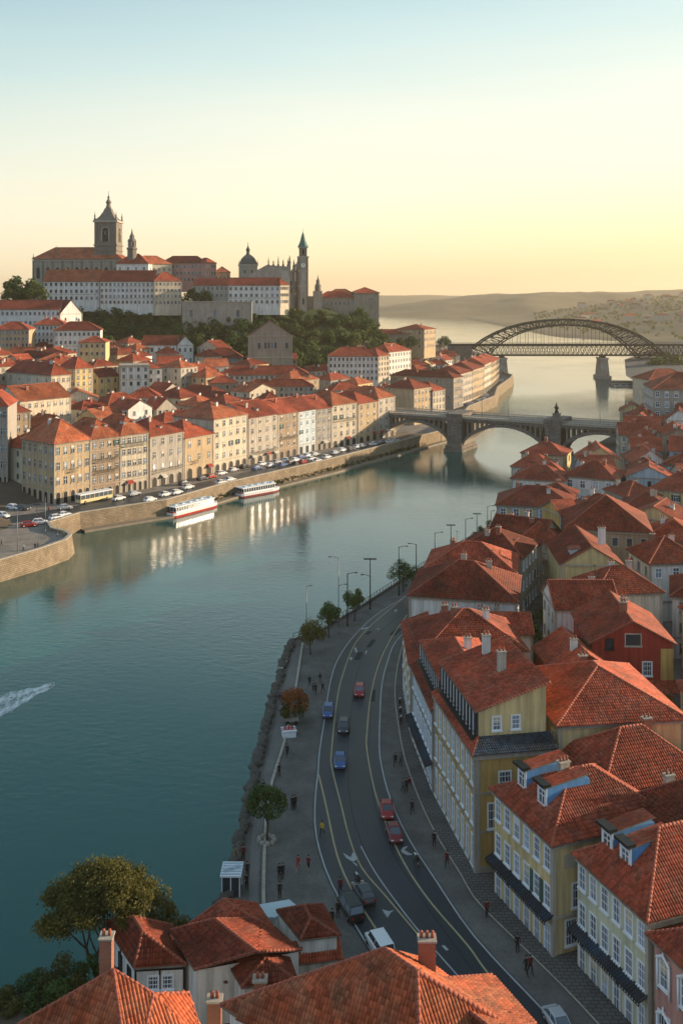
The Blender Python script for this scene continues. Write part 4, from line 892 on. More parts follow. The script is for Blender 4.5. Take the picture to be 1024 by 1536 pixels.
# ================= filler roofs of the old town =================
def footprint_hit(x,y,r):
    for cx,cy,a,b_,an,lb in BL:
        dx,dy=x-cx,y-cy; u=abs(dx*cos(an)+dy*sin(an)); v=abs(-dx*sin(an)+dy*cos(an))
        if u<a+r and v<b_+r: return True
    return False
cols_=['cream','beige','ochre','white','pale_yellow','grey','brown','cream','beige','white']
rf=random.Random(21); NF=0
LAND=[(b_[0],b_[1],b_[5]) for b_ in BL]
def tidy(lb):
    for c in (' with',' behind',' below',' in ',' at ',' beyond',' among',' right of',' left of',' on the',' past',' beside',' between',' cut',' near',' under',' whose',',',' above'):
        if c in lb: lb=lb.split(c)[0]
    return lb
def filler(x0c,x1c,pred,rows,group,step=13.5):
    global NF
    for D in rows:
        c=x0c+rf.uniform(0,8)
        while c<x1c:
            w_=rf.uniform(9,17); e=edgeat(c); X=e[0]-.8*D+rf.uniform(-2,2); Y=e[1]+.6*D+rf.uniform(-2,2)
            if pred(X,Y) and not footprint_hit(X,Y,5.2):
                d=rf.uniform(9,12.5); a=rf.choice([.93,.93,.8,1.05,.93-pi/2,.3,.1])+rf.uniform(-.08,.08)
                zg=TZ(X,Y)-.5; h=rf.uniform(7,11.5) if D>40 else rf.uniform(9,13)
                kd=rf.choice(['hip','hip','hip','gx','gy']); wl=rf.choice(cols_); til=rf.choice([TILE,TILE,TILEO])
                A=(X-cos(a)*w_/2+sin(a)*d/2,Y-sin(a)*w_/2-cos(a)*d/2)
                nr=sorted(LAND,key=lambda q:(q[0]-X)**2+(q[1]-Y)**2)[0]
                px_=512+F*X/Y; qx=512+F*nr[0]/nr[1]; dr=('behind' if Y>nr[1] else 'in front of') if abs(px_-qx)<14 else ('left of' if px_<qx else 'right of')
                bld(A,a,w_,d,zg,zg+h,kd,rf.uniform(2.6,4),wl,{'f':(max(2,int(w_/3)),1,1.5,'plain'),('l' if a>.2 else 'r'):(2,1,1.5,'plain')},0,
                    ('%s house, %s roof, %s the %s'%(wl.replace('_',' '),{'hip':'hipped','gx':'gabled','gy':'gabled'}[kd],dr,' '.join(tidy(nr[2]).split()[:5]))),'house','house',rf.choice([1,1,2,3]),floors=3 if h>9.5 else 2,auto=True,group=group,tile=til,band=False)
                NF+=1
            c+=w_+rf.uniform(-1.5,1)
def pr(X,Y):
    px_=512+F*X/Y
    if px_<-40: return False
    hf=sm((Y-(548+max(0,X+40)*.35))/75)*sm((62-X)/75)
    return hf<.03 and inland(X,Y)>30
filler(160,470,pr,[46,59,72,86,100,114,128,142,156,170,185,200,216,232,250],'red roofed houses packed behind the quay')
filler(470,700,lambda X,Y: inland(X,Y)>46 and sm((62-X)/75)*sm((Y-560)/75)<.1 ,[52,66,80,95,110,126],'red roofed houses packed behind the river terrace')
print('filler',NF)
# ================= RIGHT BANK =================
GR='terraced houses on the road side of the near bank'
def on_left_slope(A,ang,Wd,h,zg,rise,x,y,o=.0):
    """local point on the street-side roof slope seen at photo column x, row y"""
    lx=1.7; best=min((abs(512+F*(A[0]+lx*cos(ang)-k*.05*sin(ang))/(A[1]+lx*sin(ang)+k*.05*cos(ang))-x),k*.05) for k in range(-40,300))
    return lx,best[1],h+rise*lx/(Wd/2)
def pent(t,y0,y1,z,d=.95):   # tiled pent canopy with scalloped edge along the street wall
    mb=MB(); n=int((y1-y0)/.32)
    mb.mesh([(-.02,y0,z+.35),(-.02,y1,z+.35),(-d,y1,z),(-d,y0,z)],[(0,1,2,3)],SLATE); mb.mesh([(-.02,y0,z+.2),(-.02,y1,z+.2),(-d,y1,z-.12),(-d,y0,z-.12)],[(3,2,1,0)],IRON)
    for i in range(n+1):
        y=y0+(y1-y0)*i/n; mb.bar((-.04,y,z+.4),(-d-.05,y,z+.03),.085,SLATE,5); mb.bar((-d,y,z-.03),(-d,y,z-.3),.05,IRON,4)
    mb.bar((-d,y0,z-.3),(-d,y1,z-.3),.03,IRON,4); return mb.build('canopy',t)
def house1():
    A=(19.06,90.2); ang=.363; Wd=13.0; L=10.7; zg=4; ze=14.3
    t=bld(A,ang,Wd,L,zg,ze,'hip',3.5,'pale_yellow',{'l':(6,1.0,2.0,'white')},2,'cream yellow corner house with two blue sided dormers and a dark tiled canopy','town house','townhouse',0,.4,None,3,gf='white',band=True,group=GR,close=True)
    for (x,y) in((783,1178),(813,1207)):
        lx,ly,z=on_left_slope(A,ang,Wd,10.3,zg,3.5,x,y); dormer(t,(lx,ly,z+.1),-pi/2,1.5,2.1,4.8,mat('blue_cladding',(.10,.27,.52),.7,.15,1,streak=.2),'white',TILEN)
    chimney(t,5.0,5.9,12.0,14.3,m=STONE,w=1.1)
    pent(t,-.1,L,3.55)
    for r_ in(1,2): 
        if r_==1: window(t,(2.6,.0,4.1),0,1.1,2.2,'white',2)
    window(t,(1.9,.0,.8),0,1.2,2.3,'white',2); 
    m=MB(); m.box(1.2,2.9,-.06,.02,7.8,9.0,TRIM); m.build('plaque',t)
house1()
OCH=W('yellow')
def house2():   # pale green one
    A=(24.5,79.9); ang=.36; Wd=14; L=9.95
    t=bld(A,ang,Wd,L,4,13.9,'hip',4.0,'green_cream',{'l':(6,1.0,2.0,'white')},2,'pale green cream house with two blue sided dormers, left of the dusty pink house','town house','townhouse',0,.4,None,3,gf='white',group=GR,close=True)
    for (x,y) in((911,1257),(938,1291)):
        lx,ly,z=on_left_slope(A,ang,Wd,9.9,4,4.0,x,y); dormer(t,(lx,ly,z+.1),-pi/2,1.5,2.1,4.4,MC['blue_cladding'],'white',TILEN)
    pent(t,0,L,3.5)
    A=(28.3,70.2); t=bld(A,.36,10,9.9,4,12.9,'hip',3.0,'pink',{'l':(4,1.0,2.3,'white')},2,'dusty pink house with carved white window surrounds at the lower right corner','town house','townhouse',0,.5,None,2,gf='white',group=GR,close=True)
    for i in range(4):
        y=9.9*(i+.5)/4
        for z in (3.2,7.6):
            m=MB(); m.bar((-.12,y-.75,z),(-.12,y,z+.5),.13,FRAMEW,5); m.bar((-.12,y,z+.5),(-.12,y+.75,z),.13,FRAMEW,5); m.bar((-.12,y,z+.3),(-.12,y,z+.9),.16,FRAMEW,6,.05)
            for s in(-1,1): m.bar((-.1,y+s*.72,z-2.6),(-.1,y+s*.72,z),.1,FRAMEW,6)
            m.build('window_pediment',t)
house2()
def mansard(A,ang,Wd,L,ze,inset,fin,skh,eu,rise,wall,uwall,label,cols,glass,kind='monox',front_wins=None,slate=False,chim=1,gf='white'):
    zg=4;h=ze-zg; t=empty('townhouse',(A[0],A[1],zg),ang,label,'town house',GR); wm=W(wall); tr=STONE
    mb=MB(); mb.prism([(.03,.03),(Wd-.03,.03),(Wd-.03,L-.03),(.03,L-.03)],-5,h,wm); mb.build('wall',t)
    b=MB(); 
    for z0,z1,e in((h-.5,h-.08,.3),(h*.34,h*.34+.2,.12),(h*.66,h*.66+.2,.12),(0,.7,.08)):
        b.box(-e,Wd,-e,.02,z0,z1,tr); b.box(-e,.02,.02,L,z0,z1,tr)
    for y in (0,L-.5): b.box(-.09,.02,y,y+.5,.7,h*.34,tr); b.box(-.09,.02,y,y+.5,h*.34+.2,h*.66,tr); b.box(-.09,.02,y,y+.5,h*.66+.2,h-.5,tr)
    b.box(0.02,.5,-.09,.02,.7,h*.34,tr);b.box(0.02,.5,-.09,.02,h*.34+.2,h*.66,tr);b.box(0.02,.5,-.09,.02,h*.66+.2,h-.5,tr)
    b.build('trim',t)
    r=MB(); o=.4; i0=inset; z0=h; z1=h+skh
    roof_solid(r,[[(-o,-o,z0),(i0,fin,z1),(i0,L+.0,z1),(-o,L,z0)]],.12,None,True,0)
    roof_solid(r,[[(-o,-o,z0),(Wd+o,-o,z0),(Wd+o,fin,z1),(i0,fin,z1)]],.12,SLATE if slate else None,True,0)
    n=12
    for k in range(n): 
        a=Vector((-o,-o,z0)).lerp(Vector((i0,fin,z1)),k/n); c=Vector((-o,-o,z0)).lerp(Vector((i0,fin,z1)),(k+1.05)/n); r.bar(a,c,.1,RIDGE,6,.13)
    r.build('skirt_roof',t)
    u=MB(); ux0,uy0=i0,fin; hu=eu-zg; Wu=Wd-ux0; Lu=L-uy0
    top=[(ux0,uy0,hu-.05),(Wd,uy0,hu-.05+(rise if kind=='monox' else 0)),(Wd,L,hu-.05+(rise if kind=='monox' else 0)),(ux0,L,hu-.05)]
    vs=[(x,y,z1-1.2) for x,y,_ in top]+top
    u.mesh(vs,[(0,1,5,4),(1,2,6,5),(2,3,7,6),(3,0,4,7),(4,5,6,7)],W(uwall)); u.build('attic_wall',t)
    ur=MB(); ps=roof_polys(Wu,Lu,hu,kind,rise,.45,.35); ps=[[(x+ux0,y+uy0,z) for x,y,z in p] for p in ps]; roof_solid(ur,ps,.16,None,True,.13); ur.build('roof',t)
    # glazed attic gallery on the street side
    g=MB(); n=int(Lu/.62); g.box(ux0-.34,ux0-.02,uy0+.1,L-.1,z1-.05,hu-.1,GLASS); 
    for k in range(n+1):
        y=uy0+.1+(Lu-.2)*k/n; g.box(ux0-.42,ux0-.3,y-.05,y+.05,z1-.05,hu-.12,FRAMEW if k%2 else IRON)
    for z in (z1+.35,hu-.4): g.box(ux0-.41,ux0-.31,uy0+.1,L-.1,z-.05,z+.05,IRON)
    g.box(ux0-.9,ux0-.02,uy0-.2,L,z1-.18,z1-.05,IRON); g.build('glazed_gallery',t)
    fh=h/3
    for r_ in range(3):
        for i in range(cols):
            y=L*(i+.5)/cols; hh=fh*.66 if r_ else fh*.74
            window(t,(0.03,y,fh*r_+(fh-hh)*.45+.15),-pi/2,min(1.0,L/cols*.5),hh,'white' if r_ or gf!='arch' else 'arch',2)
    if front_wins:
        for x,z,w_,hh in front_wins: window(t,(x,.02,z),0,w_,hh,'white',2)
    if front_wins: 
        for x in (ux0+2.0,ux0+4.1): window(t,(x,uy0-.01,z1+.55),0,.95,1.45,'white',2)
    for k in range(chim): chimney(t,ux0+Wu*.62,uy0+Lu*(.45+.4*k),hu+.5,hu+rise+1.2)
    return t
t=mansard((13.8,103.2),.17,8.6,16.2,16.4,1.1,2.4,.7,20.0,2.4,'yellow','pale_yellow','big yellow corner house with dense white windows and glazed attic gallery over the road',9,True,front_wins=[(3.2,8.7,1.3,1.7),(1.9,4.6,1.1,2.6),(5.2,4.6,1.1,2.6)],slate=True,chim=2)
m=MB(); o=.5
t2=mansard((10.95,119.7),.10,8.6,14.4,14.2,1.4,1.2,.8,17.2,1.7,'blue_grey','blue_grey','pale blue house with glazed street front, left of the big yellow corner house',8,True,kind='hip',chim=1)
pent(t2,0,14.4,3.4,.9)
# small wing by the road and its hipped neighbours
t=bld((9.3,134.6),.0,3.6,17,4,14.2,'monox',1.4,'yellow',{'l':(5,.9,1.7,'white')},2,'narrow yellow roadside house with a single sloping roof','town house','townhouse',0,.35,None,3,group=GR,close=True,gf='white'); dormer(t,(1.3,12,10.7),-pi/2,1.3,1.0,2,W('light_blue'),'white',TILEN)
def rb(xA,yA,xB,yB,ze,L,roof,rise,wall,wins,label,chim=1,near=2,close=True,ang=None,floors=3,**k):
    A=P(xA,yA,ze); B=P(xB,yB,ze); a=atan2(B[1]-A[1],B[0]-A[0]) if ang is None else ang; Wd=hypot(B[0]-A[0],B[1]-A[1])
    return bld(A,a,Wd,L,RZ(A[0],A[1]),ze,roof,rise,wall,wins,near,label,k.pop('cat','house'),k.pop('name','house'),chim,floors=floors,close=close,**k)
rb(636,980,788,976,15.5,13,'hip',3.8,'yellow',{'f':(5,.9,1.4,'white')},'yellow house with a large hipped roof and three chimneys in the middle of the terrace',3)
t=rb(838,1088,1026,1078,18,15.5,'hip',3.4,'pale_yellow',{'l':(4,1.0,2.0,'white')},'pale yellow house with a very large hipped roof, right of the big yellow corner house',1)
t=bld((25.8,98.4),.28,12,9.5,4,14.9,'hip',3.8,'yellow',None,2,'house with a tall steep hipped roof behind the cream yellow corner house','house','house',1,close=True,floors=3)
t=bld((31,88.5),.36,12,9.5,4,14.6,'hip',3.8,'cream',None,2,'house with a red hipped roof behind the pale green cream house','house','house',1,close=True,floors=3)
# red gabled house
t=rb(887,962,1008,962,16.5,13,'gy',2.9,'red',None,'dark red gabled house with a pale blue attic window',2,ang=-.04,band=False)
s=F/P(887,962,16.5)[1]; h=12.5
window(t,(5.6,.02,h-.5),0,2.0,1.5,'plain',1); window(t,(7.5,.02,h-4.6),0,1.25,1.9,'white',2); window(t,(2.4,.02,h-1.0),0,.9,1.3,'dark',1)
m=MB(); m.box(9.3,11.0,-.05,.02,-1,h-.9,W('yellow')); m.build('wall_panel',t)
m=MB(); roof_solid(m,[[(4,-2.2,h-6.2),(11.4,-2.2,h-6.2),(11.4,.0,h-5.2),(4,.0,h-5.2)]],.12,None,True,0); m.build('porch_roof',t)
t=rb(838,1012,930,1016,14.2,10.5,'gy',2.6,'red',None,'low red roofed house in front of the dark red gabled one',1,ang=.1,floors=2)
t=rb(832,911,928,911,15.5,9.2,'gx',2.9,'white',{'l':(3,.8,1.3,'plain')},'white walled house with a straight red roof and a grey chimney',1,floors=3)
t=rb(893,892,992,888,16.0,9,'hip',3.2,'cream',None,'house with a pointed red roof behind the white walled house',2)
t=rb(842,845,934,849,16.0,16,'gy',3.1,'pale_yellow',None,'pale yellow gabled house with a white chimney and zinc dormer',0,ang=-.05)
chimney(t,8.3,6,14,17.0,m=W('white'),w=1.3); dormer(t,(1.9,2.6,12.9),-pi/2,2.2,1.2,2.4,W('light_blue'),'white',TILEN); window(t,(5,.02,8.4),0,1.3,1.2,'dark',1)
t=rb(848,793,976,799,17.0,17,'hip',5.4,'brown',{'f':(6,1,1.6,'plain')},'brown house with a huge pyramid roof, biggest on the right bank',1,near=1,close=True)
t=rb(841,772,872,770,16.5,9,'gx',2.2,'yellow',{'f':(2,.8,1.4,'plain')},'tall narrow yellow house squeezed left of the pyramid roof',0,near=1,close=False)
t=rb(745,757,862,762,14.5,13,'hip',3.6,'blue_grey',{'f':(6,1.1,1.8,'white')},'blue grey riverside house with pale yellow panels and six windows',2,near=1,close=False,floors=3)
m=MB(); 
for i in range(5): m.box(1.9+i*3.05,2.9+i*3.05,-.05,.02,7.0,10.0,W('pale_yellow'))
m.build('wall_panel',t)
t=rb(767,717,846,722,15,11,'hip',3,'white',{'f':(3,1,1.4,'plain')},'white walled riverside house with a broad red roof near the arched bridge',1,near=1,close=False)
t=rb(845,713,922,720,15.5,12,'hip',3.6,'white',{'f':(4,1.2,1.8,'white')},'white house with dark windows below the right arch of the bridge',2,near=1,close=False,floors=3)
t=rb(868,690,930,690,15,13,'gy',4,'pale_yellow',None,'pale yellow gable end among red roofs by the bridge',1,near=1,close=False,ang=-.15,floors=2)
t=rb(776,812,846,814,14.5,10,'hip',3,'beige',{'f':(2,1.2,1.6,'plain')},'beige house with a lettered balcony band behind the roadside roofs',1,near=2,close=True)
m=MB(); Wd=9.4; m.box(Wd-4.6,Wd+.1,-.9,-.02,7.0,8.6,W('beige')); b_=m.build('balcony',t)
cu=bpy.data.curves.new('lettering','FONT'); cu.body='GioL'; cu.size=1.15; cu.extrude=.03
fo=bpy.data.objects.new('lettering',cu); link(fo,b_); fo.location=(Wd-4.2,-.93,7.35); fo.rotation_euler=(pi/2,0,0); cu.materials.append(FRAMEW)
dg=bpy.context.evaluated_depsgraph_get(); me=bpy.data.meshes.new_from_object(fo.evaluated_get(dg)); fo2=inst('lettering',me,b_,(Wd-4.2,-.93,7.35)); fo2.rotation_euler=(pi/2,0,0); bpy.data.objects.remove(fo)
# roadside row
for A,a,w_,L,ze,rs,wl,lb,kd in (((11.0,161.5),-.2,17,14.5,15.2,4.2,'white','white walled roadside house with a long red hipped roof where the road bends','hip'),
      ((14.9,176.6),-.2,15.5,12.5,15.4,3.6,'grey','grey roadside house behind the long hipped roof, zinc dormer on its roof','hip'),
      ((21.5,190.5),-.42,13,12.5,15,3.6,'beige','beige roadside house with a hipped roof, second behind the road bend','hip'),
      ((29.5,203.5),-.5,11.5,12.5,14.5,3.4,'cream','cream roadside house with a gabled roof, third behind the road bend','gx')):
    t=bld(A,a,w_,L,4,ze,kd,rs,wl,{'r':(5,.9,1.6,'white'),'l':(3,.9,1.6,'plain')},2,lb,'house','house',2,floors=3,close=True)
    dormer(t,(w_*.8,L*.5,ze-4+.9),pi/2,1.8,1.1,2.4,W('light_blue'),'white',TILEN)
# low roof in front of the white wall
m=MB()
t=bld((15.5,152.6),-.05,13.5,7.4,4,12.4,'gx',1.9,'white',None,2,'low red roof tucked between two tall hipped roofs by the road','house','house',2,floors=2,close=True)
# filler on the right bank
rf=random.Random(5)
def rfill():
    n=0
    y=92
    while y<405:
        e=None
        for i in range(len(RB)-1):
            if RB[i][1]<=y<=RB[i+1][1]: k=(y-RB[i][1])/(RB[i+1][1]-RB[i][1]); e=RB[i][0]+(RB[i+1][0]-RB[i][0])*k
        rx=next((RR[i][0] for i in range(59) if RR[i][1]<=y<RR[i+1][1]),0); x=max(e+9,.345*y+7 if y<150 else 31 if y<205 else 0,rx+15 if y<235 else 0, 47 if y<262 else 0)
        while x<.375*y+(30 if y<260 else 10):
            w_=rf.uniform(9,13); X,Y=x+rf.uniform(-1,1),y+rf.uniform(-2,2)
            pxx=512+F*X/Y
            if not footprint_hit(X,Y,5.0) and (pxx>945 or HY+(H-RZ(X,Y)-13)*F/Y>664):
                d=rf.uniform(9,12); a=rf.choice([-.2,-.3,-.5,-.1,.2,1.2])+rf.uniform(-.1,.1); A=(X-cos(a)*w_/2+sin(a)*d/2,Y-sin(a)*w_/2-cos(a)*d/2); zg=RZ(X,Y)
                h=rf.uniform(8.5,11.5); wl=rf.choice(['white','cream','beige','pale_yellow','grey','blue_grey','brown']); kd=rf.choice(['hip','hip','gx','gy'])
                nr=sorted([(b_[0],b_[1],b_[5]) for b_ in BL if b_[0]>8 and b_[1]<330 and ' the ' not in tidy(b_[5])],key=lambda q:(q[0]-X)**2+(q[1]-Y)**2)[0]
                px_=512+F*X/Y; qx=512+F*nr[0]/nr[1]; dr=('behind' if Y>nr[1] else 'in front of') if abs(px_-qx)<22 else ('left of' if px_<qx else 'right of')
                t=bld(A,a,w_,d,zg,zg+h,kd,rf.uniform(2.6,3.8),wl,{'f':(3,1,1.6,'white'),'l':(3,.9,1.5,'plain'),'r':(2,.9,1.5,'plain')},1,'%s house, %s roof, %s the %s'%(wl.replace('_',' '),'hipped' if kd=='hip' else 'gabled',dr,' '.join(tidy(nr[2]).split()[:5])),
                    'house','house',rf.choice([1,2,2]),floors=3,auto=True,group='red roofed houses packed on the right bank',band=True,close=Y<215)
                if rf.random()<.4: dormer(t,(w_*.5,d*.18,h+.6),0,1.6,1.0,2.0,W(rf.choice(['light_blue','white'])),'white',TILE)
                n+=1
            x+=w_*.5+1.2
        y+=6.0
    print('rfill',n)
# reserve the dark courtyard
BL.append((30.5,160,16,3.0,pi/2,'white walled house')); BL.append((88,262,3,3,0,'the right bank houses')) if 0 else None
rfill()
# big grey building beyond at the right edge
t=bld((122,392),-.14,60,22,RZ(130,390)-1,26.5,'hip',6,'grey',{'f':(17,1.3,2.1,'white'),'l':(6,1.2,2.0,'white')},1,'long grey five row riverside block with a big red roof, right of the arched bridge','house','riverside_block',4,floors=5,gf='door')
t=bld((178,480),-.2,40,22,RZ(178,480),30,'hip',6,'beige',{'f':(10,1.3,2.1,'plain')},1,'beige block with a red roof behind the long grey riverside block','house','riverside_block',3,floors=5)
t=bld((160,520),.2,26,18,RZ(160,520),19,'hip',5,'cream',{'f':(6,1.3,2.1,'plain')},1,'cream waterside house nearest the small jetty, far right','house','riverside_block',2,floors=3)
t=bld((205,560),.1,36,20,RZ(205,560),24,'hip',5,'beige',{'f':(8,1.3,2.1,'plain')},1,'beige house with a red roof near the steel bridge foot, far right','house','riverside_block',2,floors=3)
# ================= houses at the bottom, traced corner by corner =================
def ch(name,label,pts,faces,foot,wall='white',zg=4,inset=.5,tile=None,r=.13,cat='house',th=.16,group=None):
    W_={k:Vector(P(*v)) for k,v in pts.items()}
    fc2=[]; skips=[]
    for fc in faces:      # four cornered slopes fold along their higher diagonal
        if len(fc)==4:
            a_,b_,c_,d_=fc
            if W_[a_].z+W_[c_].z>=W_[b_].z+W_[d_].z: fc2+=[a_+b_+c_,a_+c_+d_]; skips.append((a_,c_))
            else: fc2+=[b_+c_+d_,b_+d_+a_]; skips.append((b_,d_))
        else: fc2.append(fc)
    f=[W_[k] for k in foot]; c=sum(f,Vector())/len(f)
    t=empty(name,(c.x,c.y,zg),0,label,cat,group); b=Vector((c.x,c.y,zg))
    mb=MB(); n=len(f); q=[]
    for p in f:
        d=Vector((c.x-p.x,c.y-p.y,0)); d.normalize(); q.append(p+d*inset-b-Vector((0,0,th+.05)))
    area=sum(q[i].x*q[(i+1)%n].y-q[(i+1)%n].x*q[i].y for i in range(n))
    if area<0: q.reverse()
    mb.mesh([(p.x,p.y,-4) for p in q]+[tuple(p) for p in q],[(i,(i+1)%n,(i+1)%n+n,i+n) for i in range(n)]+([tuple(range(n,2*n))] if 0 else []),W(wall)); 
    wo=mb.build('wall',t)
    rr=MB(); roof_solid(rr,[[tuple(W_[k]-b) for k in fc] for fc in fc2],th,tile,tile in(None,TILEN,TILEH) ,r,None,[(W_[x]-b,W_[y]-b) for x,y in skips]); rr.build('roof',t)
    return t,W_,b,q
t,Wp,b0,q=ch('house','large nearest house with an orange red roof and brick chimney at the bottom centre',
  dict(a=(576,1424,20),b=(625,1458,20),l=(330,1508,15.2),f=(634,1720,13.5),r=(792,1558,15.2),k=(640,1441,15.6)),['alfb','bfr','brka'],'lfrk','white',tile=TILEH,r=.16,inset=.7)
t2_,_,_,_=ch('house','orange roofed wing behind the nearest house, lit by the sun',dict(a=(640,1470,17.4),b=(738,1545,17.4),e=(737,1463,15),g=(801,1536,15),c=(600,1500,14.5),d=(690,1600,14.5)),['abge','acdb'],'egdc','white',tile=TILEH)
cx,cy,_z=P(640,1455,17.5); chimney(t,cx-b0.x,cy-b0.y,11.5,15.6,m=BRICK,w=1.15,d=.8)
# slim skylight box low on the roof
cx,cy,zz=P(527,1530,16.2); m=MB(); m.box(-.35,.35,-.9,.9,-1.2,.45,W('light_blue')); m.build('skylight',t,(cx-b0.x,cy-b0.y,zz-4),.5)
t,Wp,b0,q=ch('house','house with a bright orange roof at the lower left edge of the frame',
  dict(a=(170,1455,16),l=(26,1538,12.2),f=(196,1640,11.5),m=(230,1492,14.6),n=(283,1490,13.6),r=(308,1570,11.6),k=(200,1470,12.5)),['alf','afm','mfrn'],'lfrnk','white',tile=TILEH,inset=.6)
cx,cy,zz=P(168,1520,13.6); m=MB(); m.box(-.4,.4,-.5,.5,-1,.5,W('light_blue')); m.build('skylight',t,(cx-b0.x,cy-b0.y,zz-4),.4)
cx,cy,zz=P(160,1440,14.5); t_=t; chimney(t,cx-b0.x,cy-b0.y,6,12.2,m=BRICK,w=.9,d=.9)
t,Wp,b0,q=ch('house','white timber framed house with dark beams beside the big tree',
  dict(a=(200,1376,10.3),b=(214,1399,10.3),l=(157,1383,8.6),f=(201,1453,8.6),r=(280,1448,8.6),k=(258,1389,8.6)),['lfba','bfr','brka','alk'],'lfrk','white',inset=.3)
def facewall(t,q,i,items,dark=True):
    """put windows and timbers on wall i of a traced house; items=(fraction, z, w, h, style)"""
    a=q[i]; c=q[(i+1)%len(q)]; d=Vector((c.x-a.x,c.y-a.y)); ang=atan2(d.y,d.x); Ln=d.length
    for fr,z,w_,h_,st in items: window(t,(a.x+d.x*fr,a.y+d.y*fr,z),ang,w_,h_,st,2)
    if dark:
        m=MB(); zt=min(a.z,c.z)
        for fr in(0,.5,1): m.box(Ln*fr-.08,Ln*fr+.08,-.06,.02,-1,zt-.05,DARK)
        for z in(zt-.25,zt-2.6): m.box(0,Ln,-.055,.02,z,z+.18,DARK)
        m.build('timber_frame',t,(a.x,a.y,0),ang)
def fr_wall(q):   # index of the wall facing the camera most
    best=0;bv=9
    for i in range(len(q)):
        a=q[i];c=q[(i+1)%len(q)]; d=Vector((c.x-a.x,c.y-a.y)); n=Vector((d.y,-d.x)).normalized()
        if n.y<bv: bv=n.y;best=i
    return best
i=fr_wall(q); facewall(t,q,i,[(.36,2.6,.9,1.1,'white'),(.66,2.6,.9,1.1,'white'),(.4,.2,1.0,1.0,'dark'),(.72,.2,1.0,1.0,'dark')]); facewall(t,q,(i-1)%len(q),[(.2,2.4,.7,1.3,'dark'),(.5,2.4,.7,1.3,'dark'),(.8,2.4,.7,1.3,'dark')])
t,Wp,b0,q=ch('house','white house with a long red roof slope, right of the timber framed house',
  dict(a=(322,1379,10.5),b=(384,1428,10.5),l=(254,1396,9.2),f=(291,1455,9.0),r=(452,1425,9.0),k=(392,1378,9.2)),['lfba','brka'],'lfrk','white',inset=.25)
i=fr_wall(q); 
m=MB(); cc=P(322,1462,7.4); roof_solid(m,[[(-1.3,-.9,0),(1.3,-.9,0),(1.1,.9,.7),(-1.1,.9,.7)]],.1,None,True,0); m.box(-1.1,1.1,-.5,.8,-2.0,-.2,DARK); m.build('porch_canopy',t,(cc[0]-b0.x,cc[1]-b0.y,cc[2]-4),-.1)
ch('house','red hipped roof house nearest the river, behind the timber framed house',dict(a=(336,1349,10),b=(352,1362,10),l=(281,1388,9),f=(310,1410,9),r=(412,1396,9),k=(385,1356,9)),['lfba','bfr','brka'],'lfrk','white',inset=.4)
ch('shed','small red roofed shed with a dark skylight by the white flat roof',dict(a=(356,1379,7.9),b=(396,1373,7.9),f=(372,1410,6.9),r=(412,1401,6.9)),['abrf'],'abrf','white',inset=.3,cat='shed')
t,_,b0,_=ch('house','small house with a red roof between the long slope and the nearest roof',dict(a=(388,1418,9.3),b=(398,1438,9.3),l=(340,1444,8.4),f=(362,1482,8.4),r=(448,1474,8.4),k=(430,1424,8.4)),['lfba','bfr','brka'],'lfrk','white',inset=.35)
t,_,b0,q=ch('house','white walled house with a red hipped roof beside the cobbled promenade',dict(a=(456,1358,9.0),b=(466,1378,9.0),l=(414,1366,8.1),f=(450,1411,8.1),r=(509,1404,8.1),k=(482,1357,8.1)),['lfba','bfr','brka'],'lfrk','white',inset=.3)
i=fr_wall(q); facewall(t,q,(i-1)%len(q),[(.35,.2,.9,2,'door'),(.75,1.2,.6,1.1,'dark')],False)
ch('house','low red lean-to roof below the white walled promenade house',dict(a=(418,1414,7.4),b=(508,1406,7.4),f=(424,1450,6.2),r=(514,1440,6.2)),['abrf'],'abrf','beige',inset=.4,cat='outbuilding')
for k,(x,y,zt) in enumerate(((390,1470,9.3),(322,1500,11))):
    q0=P(x,y,zt); m=MB(); m.box(-.5,.5,-.4,.4,-5,0,BRICK); m.box(-.6,.6,-.5,.5,.0,.15,TRIM); m.bar((-.2,0,.15),(-.2,0,.6),.14,RIDGE,6); m.bar((.2,0,.15),(.2,0,.6),.14,RIDGE,6)
    tag(m.build('chimney_stack',None,q0),['brick chimney stack beside the small house roof','brick chimney stack near the bottom orange roof'][k],'chimney')
# white flat roof
t=empty('flat_roof_house',(0,0,0),0,'white house with a pale blue flat metal roof by the promenade','house'); mb=MB(); q=[P(361,1360,7.6),P(432,1348,7.6),P(443,1360,7.4),P(412,1380,7.2),P(385,1379,7.2)]
mb.prism([(p[0],p[1]) for p in q],3.5,7.2,W('white')); mb.build('wall',t)
mb=MB(); METAL=mat('pale_metal_roof',(.42,.52,.56),.45,.12,.6); c=sum((Vector(p) for p in q),Vector())/5; q2=[c+(Vector(p)-c)*1.06 for p in q]; mb.prism([(p.x,p.y) for p in q2],7.22,7.45,METAL); mb.build('roof',t)
window(t,(P(425,1385,6)[0],P(425,1385,6)[1]+.2,5.2),0,1.1,.8,'dark',2)
